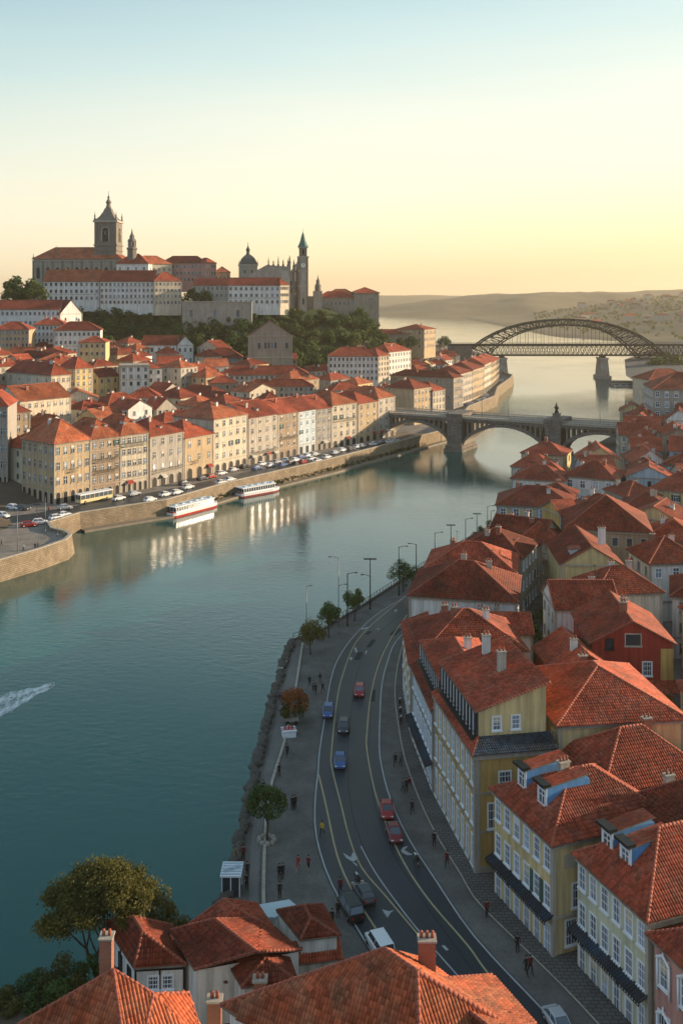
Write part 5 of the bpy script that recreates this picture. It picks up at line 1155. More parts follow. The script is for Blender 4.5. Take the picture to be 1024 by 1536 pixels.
# kiosk at the water
q0=P(346,1346,4); t=empty('kiosk',(q0[0],q0[1],4),.0,'glass kiosk with a white roof at the end of the river wall','kiosk'); t.scale=(.8,.8,.85); mb=MB(); mb.box(-1.1,1.1,0,2.6,0,2.3,GLASS)
for x in(-1.1,0,1.1): mb.box(x-.07,x+.07,-.05,.08,0,2.4,FRAMEW); mb.box(x-.07,x+.07,2.5,2.66,0,2.4,FRAMEW)
mb.build('cabin',t); mb=MB(); mb.box(-1.3,1.3,-.3,2.9,2.41,2.6,FRAMEW)
for k in range(5): mb.box(-1.2,1.2,k*.6,k*.6+.12,2.62,2.72,mat('pale_metal_roof',(0,0,0)))
for k in range(3): mb.box(-.9+k*.7,-.5+k*.7,.5+.4*k,1.0+.4*k,2.6,2.95,mat('pale_metal_roof',(0,0,0)))
mb.build('roof',t)

# rooftop aerials on the near houses
ra=random.Random(77); k=0
for o in list(SC.objects):
    if o.parent is None and o.name.startswith(('house','townhouse')) and o.location.x>5 and 60<o.location.y<260:
        ch_=[c for c in o.children if c.name.startswith('chimney')]
        for c in ch_[:1]:
            if ra.random()<.6:
                zt=max(v.co.z for v in c.data.vertices); m=MB(); m.bar((0,0,zt-1.2),(0,0,zt+1.5),.03,IRON,4)
                for q in range(4): m.bar((-.5+.08*q,q*.16-.3,zt+1.35),(.5-.08*q,q*.16-.3,zt+1.35),.015,IRON,4)
                m.bar((0,-.35,zt+1.35),(0,.35,zt+1.35),.018,IRON,4); m.build('aerial',o,(c.location.x+.5,c.location.y,0),ra.uniform(0,6))
# ================= BRIDGES =================
t=empty('stone_bridge',(22.6,417.5,0),atan2(-.471,.882),'dark stone arch bridge with open spandrel columns and a statue on one pier','bridge')
BW=12.0
def archz(x,x0,x1,zs,zc):
    u=(x-(x0+x1)/2)/((x1-x0)/2); return zs+(zc-zs)*math.sqrt(max(0,1-u*u))*.55+(zc-zs)*(1-u*u)*.45
spans=[(-6,23.4,3.2,10.6),(29.8,63.8,2.4,10.9),(70.2,101,3.2,10.6)]
for (x0,x1,zs,zc) in spans:
    mb=MB(); n=28; th=1.15
    lo=[(x0+(x1-x0)*i/n,archz(x0+(x1-x0)*i/n,x0,x1,zs,zc)) for i in range(n+1)]
    hi=[(x,z+th*(1+.5*abs(2*(x-x0)/(x1-x0)-1))) for x,z in lo]
    for i in range(n):
        a,b_,c,d=lo[i],lo[i+1],hi[i+1],hi[i]
        for y in(0,BW): q=[(a[0],y,a[1]),(b_[0],y,b_[1]),(c[0],y,c[1]),(d[0],y,d[1])]; mb.face(q if y==0 else q[::-1],BLOCKD)
        mb.face([(a[0],0,a[1]),(a[0],BW,a[1]),(b_[0],BW,b_[1]),(b_[0],0,b_[1])],STONE); mb.face([(d[0],0,d[1]),(c[0],0,c[1]),(c[0],BW,c[1]),(d[0],BW,d[1])],STONED)
    mb.build('arch',t)
    for y0 in (.1,BW-1.3):
        m=MB(); k=int((x1-x0)/2.0)
        for i in range(1,k):
            x=x0+(x1-x0)*i/k; z=archz(x,x0,x1,zs,zc)+th
            if z<12.3: m.box(x-.38,x+.38,y0,y0+1.2,z-.3,12.4,STONED)
            if z<12.0: m.box(x-1,x+1,y0+.1,y0+1.1,12.0,12.4,STONED)
        o=m.build('spandrel_columns',t)
for xp in (26.6,67):
    mb=MB(); 
    for z0,z1,a,d in ((-3,1.2,4.0,2.6),(1.2,2.6,3.6,2.0),(2.6,12.2,3.1,1.2),(12.2,15.4,3.5,1.5)): mb.prism([(xp-a,-d),(xp+a,-d),(xp+a,BW+d),(xp-a,BW+d)],z0,z1,BLOCKD)
    mb.build('pier',t)
for x0,x1 in((-14,-5.5),(100.5,112)):
    mb=MB(); mb.box(x0,x1,-.3,BW+.3,-2,12.4,BLOCKD); mb.build('abutment',t)
mb=MB(); mb.box(-14,112,-.2,BW+.2,12.4,13.5,STONED); mb.box(-14,112,-.7,BW+.7,13.5,13.8,TRIM); mb.build('deck',t)
for y0 in(-.5,BW+.15):
    m=MB(); m.box(-14,112,y0,y0+.35,14.75,15.0,STONE)
    for i in range(170): x=-14+126*i/169; m.box(x-.16,x+.16,y0+.05,y0+.3,13.8,14.75,STONE)
    m.box(-14,112,y0+.1,y0+.25,13.8,14.2,STONE); m.build('parapet',t)
# statue on the pier
st=empty('statue',(22.6+.882*68+.471*1.0,417.5-.471*68+.882*1.0,15.4),-.5,'dark bronze statue on a stepped pedestal over the bridge pier','statue')
m=MB(); m.box(-1.6,1.6,-1.6,1.6,0,.6,STONED); m.box(-1.2,1.2,-1.2,1.2,.6,2.0,STONED); m.box(-1.4,1.4,-1.4,1.4,2.0,2.3,STONED); m.build('pedestal',st)
m=MB(); m.lathe([(.75,0),(.8,.4),(.6,1.3),(.62,1.9),(.72,2.5),(.5,3.0),(.24,3.2),(.3,3.5),(.3,3.75),(.12,4.0)],IRON,10,(0,0,2.3)); m.bar((.5,0,5.0),(1.0,-.2,4.1),.17,IRON,6); m.bar((-.5,0,5.0),(-.95,0,4.2),.17,IRON,6); m.bar((1.0,-.2,4.1),(.7,-.5,4.7),.13,IRON,6); m.build('figure',st)
# steel arch bridge
STEEL=mat('green_grey_steel',(.03,.034,.028),.6,.25,.3,metal=.2)
YB=756.0; t=empty('steel_arch_bridge',(121,YB,0),0,'large steel lattice arch bridge carrying a truss deck across the far river','bridge')
def BP(x,y,dy=0): return (xat(x,YB)-121,dy,zy(y,YB))
OUT=[(708,523),(720,512),(740,500.5),(762,491.5),(785,485),(816,480.3),(848,478.7),(880,480.3),(911,485.5),(935,493),(957,503),(976,515),(992,531),(1003,548),(1010,566)]
INN=[(733,530),(741,521),(756,509.5),(774,500.5),(794,493.5),(820,488.8),(848,487.2),(876,488.8),(902,494.5),(921,503.5),(937,516),(950,529),(962,543),(970,554),(976,566)]
def dens(p,n): return resamp([(a,b) for a,b in p],n)
NB=34; O=dens(OUT,NB); I=dens(INN,NB)
for side in (-6,6):
    mb=MB()
    for i in range(NB-1):
        mb.bar(BP(*O[i],side),BP(*O[i+1],side),.8,STEEL); mb.bar(BP(*I[i],side),BP(*I[i+1],side),.65,STEEL)
        mb.bar(BP(*O[i],side),BP(*I[i],side),.36,STEEL)
        a,b_=(O[i],I[i+1]) if i%2 else (I[i],O[i+1]); mb.bar(BP(*a,side),BP(*b_,side),.34,STEEL)
        a,b_=(I[i],O[i+1]) if i%2 else (O[i],I[i+1]); mb.bar(BP(*a,side),BP(*b_,side),.16,STEEL)
    mb.build('arch_rib',t)
mb=MB()
for i in range(NB):
    if 503<O[i][1]<541 and O[i][0]<960 and 0: continue
    if not(508<I[i][1]<536): mb.bar(BP(*O[i],-6),BP(*O[i],6),.3,STEEL); mb.bar(BP(*I[i],-6),BP(*I[i],6),.25,STEEL)
    if i<NB-1 and O[i][1]<505: mb.bar(BP(*O[i],-6),BP(*O[i+1],6),.16,STEEL); mb.bar(BP(*O[i],6),BP(*O[i+1],-6),.16,STEEL)
mb.build('cross_bracing',t)
for dy in(-4.8,4.8):
    mb=MB(); X0,X1=xat(672,YB)-121,xat(1100,YB)-121; zt,zb=25.0,17.4; n=56
    mb.box(X0,X1,dy-.35,dy+.35,zt-.5,zt+.4,STEEL); mb.box(X0+12,X1,dy-.3,dy+.3,zb-.4,zb+.3,STEEL)
    for i in range(n):
        a=X0+12+(X1-X0-12)*i/n; b_=X0+12+(X1-X0-12)*(i+1)/n
        mb.bar((a,dy,zb),(b_,dy,zt),.22,STEEL); mb.bar((a,dy,zt),(b_,dy,zb),.22,STEEL); mb.bar((a,dy,zb),(a,dy,zt),.2,STEEL)
    mb.build('deck_truss',t)
mb=MB(); mb.box(xat(672,YB)-121,xat(1100,YB)-121,-5.2,5.2,25.4,26.0,STEEL)
for i in range(100): x=xat(672,YB)-121+i*2.1; mb.box(x-.06,x+.06,-5.2,-5.1,26,27.1,STEEL)
mb.box(xat(672,YB)-121,xat(1100,YB)-121,-5.22,-5.08,27.1,27.25,STEEL); mb.build('deck',t)
for k in range(15):
    x=766+k*11.8
    for i in range(NB-1):
        if I[i][0]<=x<=I[i+1][0]: yy=I[i][1]+(I[i+1][1]-I[i][1])*(x-I[i][0])/(I[i+1][0]-I[i][0])
    m=MB()
    for dy in(-5.6,5.6): m.bar(BP(x,yy,dy),(BP(x,yy)[0],dy,25.4),.16,STEEL)
    m.build('hanger',t)
for x,zb,zt,w_ in((752,-2,17.0,4.3),(903,-3,17.0,4.0)):
    m=MB(); X=xat(x,YB)-121; m.prism([(X-w_*1.15,-9),(X+w_*1.15,-9),(X+w_*1.15,9),(X-w_*1.15,9)],zb,2.2,STONE)
    vs=[(X-w_*.9,-7.5,2.2),(X+w_*.9,-7.5,2.2),(X+w_*.9,7.5,2.2),(X-w_*.9,7.5,2.2),(X-w_*.66,-6.2,14.5),(X+w_*.66,-6.2,14.5),(X+w_*.66,6.2,14.5),(X-w_*.66,6.2,14.5)]
    m.mesh(vs,[(0,1,5,4),(1,2,6,5),(2,3,7,6),(3,0,4,7),(4,5,6,7)],STONE); m.box(X-w_*.8,X+w_*.8,-7,7,14.5,15.6,TRIM); m.box(X-1.4,X+1.4,-4.5,4.5,15.6,17.2,STEEL); m.build('pier',t)
m=MB(); X=xat(700,YB)-121; m.box(X-14,X+3,-7,7,2,24.4,BLOCKD); m.build('abutment',t)
m=MB(); X=xat(1018,YB)-121; m.box(X-10,X+24,-9,9,-2,15.5,BLOCKD); m.box(X+12,X+26,-8,8,15.5,24.4,BLOCKD); m.build('abutment',t)
# ================= TREES =================
def leafmat(name,c,c2):
    m,t,b=nt(name); L=t.links; b.inputs['Roughness'].default_value=.65; b.inputs['Specular IOR Level'].default_value=.25
    oi=N(t,'ShaderNodeObjectInfo'); g=N(t,'ShaderNodeNewGeometry'); n=N(t,'ShaderNodeTexNoise'); n.inputs['Scale'].default_value=.55; n.inputs['Detail'].default_value=5; L.new(g.outputs['Position'],n.inputs['Vector'])
    ad=N(t,'ShaderNodeMath',operation='MULTIPLY_ADD'); ad.inputs[1].default_value=.35; L.new(oi.outputs['Random'],ad.inputs[0]); L.new(n.outputs['Fac'],ad.inputs[2])
    r=N(t,'ShaderNodeMapRange'); r.inputs['From Min'].default_value=.4; r.inputs['From Max'].default_value=.95; L.new(ad.outputs[0],r.inputs['Value'])
    mx=N(t,'ShaderNodeMix',data_type='RGBA'); mx.inputs[6].default_value=(*c,1); mx.inputs[7].default_value=(*c2,1); L.new(r.outputs[0],mx.inputs[0]); L.new(mx.outputs[2],b.inputs['Base Color'])
    tr=N(t,'ShaderNodeBsdfTranslucent'); L.new(mx.outputs[2],tr.inputs['Color']); ms=N(t,'ShaderNodeMixShader'); ms.inputs[0].default_value=.3
    L.new(b.outputs[0],ms.inputs[1]); L.new(tr.outputs[0],ms.inputs[2]); L.new(ms.outputs[0],t.nodes['Material Output'].inputs[0]); return m
LEAF=leafmat('dark_leaves',(.035,.06,.014),(.11,.13,.03)); LEAFG=leafmat('green_leaves',(.03,.07,.016),(.09,.14,.03)); LEAFO=leafmat('olive_leaves',(.05,.062,.014),(.15,.13,.03)); LEAFR=leafmat('autumn_leaves',(.22,.06,.015),(.34,.12,.03))
BARK=mat('bark',(.07,.05,.035),.9,.3,2,.5,20)
def crown_mesh(seed,rx,rz,nl,ls,mt,zc,lobes=14,mt2=None,flat=.0,hollow=.55):
    r=random.Random(seed); mb=MB(); cl=[]
    for i in range(lobes):
        a=r.uniform(0,2*pi); ph=math.acos(r.uniform(-.75,1)); k=r.uniform(hollow,.85); cl.append((k*rx*sin(ph)*cos(a),k*rx*sin(ph)*sin(a),zc+k*rz*cos(ph),r.uniform(.28,.46)*min(rx,rz)))
    cl.append((0,0,zc,.5*min(rx,rz)))
    for i in range(nl):
        c=r.choice(cl); d=Vector((r.gauss(0,1),r.gauss(0,1),r.gauss(0,1))).normalized(); q=c[3]*r.uniform(.75,1.08)
        p=Vector(c[:3])+d*q
        n=(d+Vector((r.uniform(-.8,.8),r.uniform(-.8,.8),r.uniform(-.3,.9)))).normalized(); u=n.orthogonal().normalized(); v=n.cross(u); th=r.uniform(0,pi); u,v=u*cos(th)+v*sin(th),v*cos(th)-u*sin(th)
        s=ls*r.uniform(.6,1.3); m=mt2 if (mt2 and p.z>zc+rz*.15*r.uniform(-1,2)) else mt
        mb.face([p-u*s,p-v*s*.55+n*s*.12,p+u*s,p+v*s*.55+n*s*.12],m)
    return mb
def trunk_mb(h,r0,seed,spread,nb=6,lean=0):
    r=random.Random(seed); mb=MB(); p=Vector((0,0,-.5)); tip=Vector((lean,0,h)); k=Vector((lean*.4,r.uniform(-.1,.1)*h,h*.5))
    mb.bar(p,k,r0,BARK,7,r0*.75); mb.bar(k,tip,r0*.75,BARK,7,r0*.4)
    for i in range(nb):
        a=2*pi*i/nb+r.uniform(-.4,.4); s=k.lerp(tip,r.uniform(0,.8)); e=s+Vector((cos(a)*spread*r.uniform(.5,1),sin(a)*spread*r.uniform(.5,1),h*r.uniform(.2,.55))); m_=s.lerp(e,.5)+Vector((0,0,-.1*h*.3))
        mb.bar(s,m_,r0*.35,BARK,5,r0*.25); mb.bar(m_,e,r0*.25,BARK,5,r0*.08)
        for j in range(2):
            e2=m_+Vector((r.uniform(-1,1)*spread*.5,r.uniform(-1,1)*spread*.5,h*r.uniform(.1,.4))); mb.bar(m_,e2,r0*.16,BARK,4,r0*.05)
    return mb
FM=[(crown_mesh(i,5.0,4.3,820,.62,LEAF if i%2 else LEAFG,7.0,16).me('crown'),trunk_mb(6,.35,i,3).me('trunk')) for i in range(6)]
def tree(x,y,z,v,sc,label,group=None,name='tree',set_=None):
    z-=1.2*sc
    c,tr=(set_ or FM)[v]; t=empty(name,(x,y,z),rt.uniform(0,6.28),label,'tree',group); inst('crown',c,t,sc=sc); inst('trunk',tr,t,sc=sc); return t
rt=random.Random(3); pts=[]
def hfac(X,Y): return sm((Y-(548+max(0,X+40)*.35))/75)*sm((62-X)/75)
BL2=[b_ for b_ in BL]
for k in range(40000):
    X=rt.uniform(-175,78); Y=rt.uniform(545,640); h_=sm((Y-(548+max(0,X+40)*.35))/75)*sm((70-X)/75)
    px_=512+F*X/Y
    if h_<.03 or h_>.985 or px_<112: continue
    z=TZ(X,Y); yy=HY+(H-z)*F/Y
    if footprint_hit(X,Y,3.0): continue
    # leave the retaining walls clear
    if 268<px_<380 and yy<487 : continue
    if yy<462: continue
    if yy<(482 if 380<px_<470 else 488 if 470<=px_<540 else 500 if px_>=540 else 0): continue
    if any((X-a)**2+(Y-b_)**2<7.2**2 for a,b_ in pts): continue
    pts.append((X,Y)); tree(X,Y,z-1,rt.randrange(6),rt.uniform(.85,1.2),'dark green broadleaf tree in the wood covering the church hill','trees on the wooded church hill')
    if len(pts)>=265: break
for k in range(14):
    X=rt.uniform(25,66); Y=rt.uniform(598,630)
    if not footprint_hit(X,Y,3): tree(X,Y,TZ(X,Y)-1,rt.randrange(6),rt.uniform(.8,1.1),'dark green broadleaf tree in the wood covering the church hill','trees on the wooded church hill')
print('hill trees',len(pts))
for (x,yb,Y,sc,lb) in ((20,449,560,1.1,'dark tree at the far left edge beside the tallest dark tree'),(36,449,565,1.55,'tallest dark rounded tree left of the white monastery'),(52,450,560,1.1,'dark tree touching the left end of the white monastery'),
        (290,452,610,.85,'small dark tree above the grey retaining wall, left one'),(308,451,612,.7,'small dark tree above the grey retaining wall, right one'),
        (666,521,900,1.0,'lone dark tree by the river past the ochre block'),(617,522,640,.75,'round tree in front of the long low stone building'),(601,520,650,.6,'smaller round tree left of its neighbour before the low stone building'),
        (643,613,480,.95,'dark bushy tree beside the big brown block near the bridge'),(634,611,476,.6,'low bush tree at the end of the arched bridge'),
        (738,556,760,.9,'dark tree at the left foot of the steel bridge'),(985,566,700,1.5,'dark tree at the right foot of the steel bridge'),(1004,563,705,1.7,'large dark tree at the right edge below the steel bridge'),(1020,570,690,1.4,'dark tree cut by the right edge below the steel bridge')):
    X=xat(x,Y); z=zy(yb,Y)-3.2*sc; tree(X,Y,z,rt.randrange(6),sc*1.25,lb)
# street trees
def street_tree(x,y,r_,h,label,mt=LEAFG,mt2=None,seed=1,sx=1.0,zg=4):
    r_*=1.12; h*=1.05
    q=P(x,y,zg); t=empty('street_tree',q,rt.uniform(0,6),label,'tree','street trees along the promenade'); zc=h-r_*.85
    crown_mesh(seed,r_*sx,r_*.82,3200,.15,mt,zc,20,mt2,hollow=.5).build('crown',t); trunk_mb(zc-.2,.14,seed,r_*.6).build('trunk',t); return t
street_tree(400,1262,1.95,5.8,'lone round green tree standing in a stone ring at the near promenade',seed=2)
street_tree(443,1085,2.2,4.6,'round tree with orange autumn top beside the river wall',LEAFO,LEAFR,seed=3)
street_tree(466,982,2.35,5.8,'wide dark green tree where the river railing starts',LEAFO,seed=4)
street_tree(493,957,1.95,5.8,'dark green tree between the railing start and the tall lamp',seed=5)
street_tree(531,932,1.9,5.5,'small dark green tree beside the black double lamp',seed=6)
street_tree(605,888,2.8,6.2,'broad dark tree next to the white walled roadside house',seed=7,sx=1.05)
for i,(x,y,s_) in enumerate(((722,803,1.2),(712,808,.9),(735,795,1.3))):
    q=P(x,y,4); t=empty('shrub',q,0,['dark shrub by the railing, middle of three','dark shrub by the railing, leftmost of three','dark shrub by the railing, rightmost of three'][i],'shrub'); crown_mesh(30+i,s_,s_,700,.14,LEAFG,s_).build('foliage',t); trunk_mb(s_,.06,i,.4).build('stem',t)
# tree ring planter
q=P(400,1262,4); t=empty('tree_planter',q,0,'rough stone ring around the lone promenade tree','planter')
for i in range(9):
    a=i*2*pi/9; m=MB(); m.lathe([(.28,-.05),(.33,.15),(.22,.36),(.05,.42)],STONE,6,(cos(a)*.85,sin(a)*.85,0)); m.build('stone',t)
# big tree at the lower left
def bigtree():
    q=P(148,1475,3.0); t=empty('tree',q,0,'big spreading olive brown tree with bare lower limbs at the lower left','tree')
    r=random.Random(11); mb=MB(); tips=[]
    def grow(p,d,L,rad,lev):
        n=3; 
        for i in range(n):
            e=p+d*(L/n)+Vector((r.uniform(-.1,.1),r.uniform(-.1,.1),.05))*L*.3; mb.bar(p,e,rad,BARK,6 if lev<2 else 4,rad*.86); p=e; rad*=.86; d=(d+Vector((r.uniform(-.2,.2),r.uniform(-.2,.2),.06))).normalized()
            if lev>=2: tips.append((p,lev))
        if lev>=4: tips.append((p,5)); return
        for k in range(3 if lev<3 else 2):
            a=r.uniform(0,6.28); nd=(d*.9+Vector((cos(a),sin(a)*.9,.12))*r.uniform(.45,.85)).normalized(); grow(p,nd,L*r.uniform(.62,.82),rad*.72,lev+1)
    for (dx,dy,dz,L) in ((.15,0,1,3.2),(-.45,.1,.85,3.0),(.35,.3,.8,3.1),(-.15,-.3,1,2.8)): grow(Vector((0,0,0)),Vector((dx,dy,dz)).normalized(),L,.2,0)
    mb.build('trunk',t); lf=MB(); R=5.9
    for p,lev in tips:
        if p.z<2.1: continue
        rr=r.uniform(.5,.95)
        for i in range(62 if lev>3 else 26):
            d=Vector((r.gauss(0,1),r.gauss(0,1),r.gauss(0,.6)))*rr*.55; c=p+d; n=Vector((r.uniform(-1,1),r.uniform(-1,1),r.uniform(-.2,1))).normalized(); u=n.orthogonal().normalized(); v=n.cross(u); s=r.uniform(.08,.17)
            lf.face([c-u*s,c-v*s*.5,c+u*s,c+v*s*.5],LEAFO)
    print('leaves',len(lf.f), max(abs(p.x) for p,_ in tips), max(p.z for p,_ in tips)); lf.build('crown',t)
bigtree()
q=P(238,1440,3); t=empty('tree',q,1,'slimmer olive tree between the big tree and the river','tree'); crown_mesh(50,1.7,2.1,2400,.13,LEAFO,4.4,12,hollow=.6).build('crown',t); trunk_mb(3.6,.12,3,1.2).build('trunk',t)
q=P(265,1450,3); t=empty('tree',q,1,'small olive tree close behind the timber framed house','tree'); crown_mesh(51,1.5,1.5,1500,.13,LEAFO,3.0,10,hollow=.6).build('crown',t); trunk_mb(2.4,.1,4,1.0).build('trunk',t)
for i,(x,y,r_,lb) in enumerate(((40,1520,2.3,'dark bush at the bottom left corner of the photo'),(95,1500,2.6,'large dark bush under the big tree'),(130,1490,2.0,'bush between the big tree and the brick chimney'),(5,1535,1.8,'small yellowish bush at the extreme lower left'),(75,1540,2.4,'bush touching the bottom orange roof'),(150,1530,1.7,'bush under the big tree nearest the orange roof'))):
    q=P(x,y,3); t=empty('bush',q,0,lb,'bush'); crown_mesh(60+i,r_,r_*.8,2600,.13,LEAFO if i%2 else LEAFG,r_*.6,14,hollow=.5).build('foliage',t); trunk_mb(r_*.6,.08,i,r_*.5).build('stem',t)
for i,(x,y) in enumerate(((790,985),(805,960),(798,1000),(812,935))):
    q=P(x,y,4); t=empty('bush',q,0,['dark bush in the narrow courtyard between roofs, nearest','dark bush in the narrow courtyard, second from the front','small dark bush in the narrow courtyard beside the parked car','farthest dark bush in the narrow courtyard'][i],'bush'); crown_mesh(80+i,1.9,1.6,900,.2,LEAFG,1.4,12).build('foliage',t)
# ================= WATERSIDE THINGS =================
rr_=random.Random(8); RM=[]
ROCK=mat('wet_dark_rock',(.085,.078,.068),.85,.4,1.5,.6,6)
for i in range(6):
    bm=bmesh.new(); bmesh.ops.create_icosphere(bm,subdivisions=2,radius=.5)
    for v in bm.verts: v.co*=1+.45*noise.noise(v.co*2.1+Vector((i*7,0,0))); v.co.z*=.75
    me=bpy.data.meshes.new('rock'); bm.to_mesh(me); bm.free(); me.materials.append(ROCK); RM.append(me)
E0=resamp([(-12,94),(-11,101),(-10.7,126.8),(-10,147.5),(-8.9,166),(-8.3,171.5)],118)
for i,(x,y) in enumerate(E0):
    o=inst('rock',RM[i%6],None,(x-.15+rr_.uniform(-.35,.3),y,4.3+rr_.uniform(-.15,.2)),rr_.uniform(0,6),rr_.uniform(.9,1.5)); tag(o,'rough dark rock set along the top of the near river wall','rock','rocks along the near river wall')
rl=resamp([(-8.3,172.4),(-3.1,178),(4.3,191.7),(10,203),(17.1,216.9),(29.4,239),(37.3,252)],70)
t=empty('railing',(rl[0][0],rl[0][1],4.2),0,'long iron railing along the river road behind the street lamps','railing'); m=MB()
q=[(x-rl[0][0],y-rl[0][1]) for x,y in rl]
for z in(.2,.6,1.1):
    for i in range(69): m.bar((*q[i],z),(*q[i+1],z),.045 if z>1 else .025,IRON,4)
m.build('rails',t); pm=MB(); pm.box(-.05,.05,-.05,.05,0,1.15,IRON); pme=pm.me('post')
for p in q: inst('post',pme,t,(p[0],p[1],0))
# lamps
def lamp(x,y,yt,kind,label,zg=4,sgn=1,r=.085,dark=True,auto=False):
    q=P(x,y,zg); h=(y-yt)*q[1]/F; t=empty('street_lamp',q,0,label,'street lamp','street lamps'); m=MB(); mt=IRON if dark else mat('galvanised_steel',(.2,.2,.19),.5,.15,1,metal=.5)
    m.bar((0,0,0),(0,0,h),r,mt,8,r*.7); m.lathe([(.22,0),(.2,.25),(.12,.4),(.1,.9)],mt,8); m.build('pole',t)
    def arm(z,dx,rise=.25,lw=.5):
        a=MB(); a.bar((0,0,z),(dx*.6,0,z+rise),.05,mt,6); a.bar((dx*.6,0,z+rise),(dx,0,z+rise+.02),.045,mt,6); o=a.build('arm',t)
        l=MB(); s=1 if dx>0 else -1; l.box(min(dx,dx+s*lw),max(dx,dx+s*lw),-.14,.14,z+rise-.05,z+rise+.08,mt); l.box(min(dx+s*.05,dx+s*lw*.9),max(dx+s*.05,dx+s*lw*.9),-.1,.1,z+rise-.08,z+rise-.051,FRAMEW); l.build('lamp_head',o)
    if kind=='arm': arm(h-.15,sgn*1.3)
    if kind=='short': arm(h-.1,sgn*.5)
    if kind=='double': arm(h*.62,-sgn*1.0,.35); arm(h-.15,sgn*1.3)
    if kind=='tee':
        l=MB(); l.box(-1.0,1.0,-.3,.3,h,h+.14,mt); l.box(-.85,.85,-.22,.22,h-.03,h-.005,FRAMEW); l.build('lamp_head',t)
    if kind=='teearm':
        l=MB(); l.box(-1.2,1.2,-.3,.3,h,h+.16,mt); l.build('lamp_head',t); arm(h*.66,-1.3,.3)
    return t
lamp(459.4,975,880,'short','slim grey lamp with a short head behind the wide dark green tree',dark=False)
lamp(507.6,950,836,'double','tallest slim grey lamp with a second lower arm to the left',sgn=-1,dark=False)
lamp(521,939,860,'arm','black lamp with one arm to the right, right of the tall grey one',r=.13)
lamp(555,914,839,'teearm','black lamp with a flat wide head and a lower left arm',r=.13)
lamp(598,893,820,'arm','black lamp rising behind the broad dark tree, arm to the right',r=.11)
lamp(624,858,816,'arm','black lamp with its arm reaching left over the broad dark tree',sgn=-1,r=.12)
lamp(652,848,799,'arm','black lamp with arm to the right, first along the railing past the broad tree',r=.11)
lamp(676,832,788,'tee','black lamp with a flat head, second along the railing past the broad tree',r=.11)
lamp(698,818,778,'arm','black lamp with arm to the right, third along the railing past the broad tree',r=.1)
lamp(715,809,771,'tee','black lamp with a flat head near the dark railing shrubs',r=.1)
lamp(731,798,759,'arm','black lamp with arm to the right beside the blue grey riverside house',r=.1)
lamp(736,797,767,'short','shorter black lamp just left of the blue grey riverside house',r=.1)
lamp(26,836,765,'short','pale lamp post at the outer edge of the bastion terrace',dark=False)
lamp(68,799,745,'short','pale lamp post at the inner corner of the bastion terrace',dark=False)
lamp(86,805,778,'short','short pale post at the tip of the bastion terrace',dark=False)
lamp(55.5,780,757,'tee','small dark sign lamp beside the red car on the left quay')
for k,(d_,lb) in enumerate(((38,'thin lamp post on the arched bridge, leftmost of four'),(49,'thin lamp post on the arched bridge, second from left'),(85,'thin lamp post on the arched bridge, right of the statue'),(97,'thin lamp post on the arched bridge, rightmost of four'))):
    x,y=22.6+.882*d_,417.5-.471*d_; t=empty('street_lamp',(x,y,14.9),0,lb,'street lamp'); m=MB(); m.bar((0,0,0),(0,0,8),.1,IRON,6,.06); m.box(-.1,.7,-.1,.1,8,8.15,IRON); m.build('pole',t)
t=empty('bench',(*P(425,1000)[:2],4.05),1.4,'low concrete bench by the river wall near the wide dark green tree','bench'); m=MB(); m.box(-2.2,2.2,-.4,.4,.38,.5,TRIM); m.build('seat',t)
for x in(-1.6,1.6): m=MB(); m.box(x-.2,x+.2,-.3,.3,0,.38,TRIM); m.build('leg',t)
# market stall / bundle under the autumn tree
q=P(433,1104); t=empty('market_stall',q,.2,'small stall with a white and red patterned cover beside the autumn tree','stall'); m=MB(); m.box(-.9,.9,-.7,.7,0,.85,FRAMEW)
m.build('table',t); m=MB(); m.box(-1.0,1.0,-.8,.8,.86,.95,FRAMEW); m.box(-1.01,1.01,-.4,-.1,.951,.97,mat('red_cloth',(.4,.05,.03),.8,.1)); m.box(-1.01,1.01,.2,.45,.951,.97,mat('blue_cloth',(.08,.15,.35),.8,.1)); m.build('cloth',t)
for x in(-.5,0,.45): m=MB(); m.lathe([(.16,0),(.2,.15),(.12,.3)],mat('red_cloth',0),8,(x,.1,.97)); m.build('basket',t)
q=P(437,1086); t=empty('handcart',q,.1,'grey covered handcart just above the patterned stall','cart'); m=MB(); m.box(-1.0,1.0,-.5,.5,.45,1.0,STONE); m.build('body',t)
for x in(-.6,.6): m=MB(); m.bar((x,-.55,.3),(x,-.47,.3),.3,IRON,12); m.build('wheel',t)
m=MB(); m.bar((1.0,-.3,.9),(1.6,-.3,1.0),.03,IRON,5); m.bar((1.0,.3,.9),(1.6,.3,1.0),.03,IRON,5); m.bar((1.6,-.3,1.0),(1.6,.3,1.0),.03,IRON,5); m.build('handle',t)
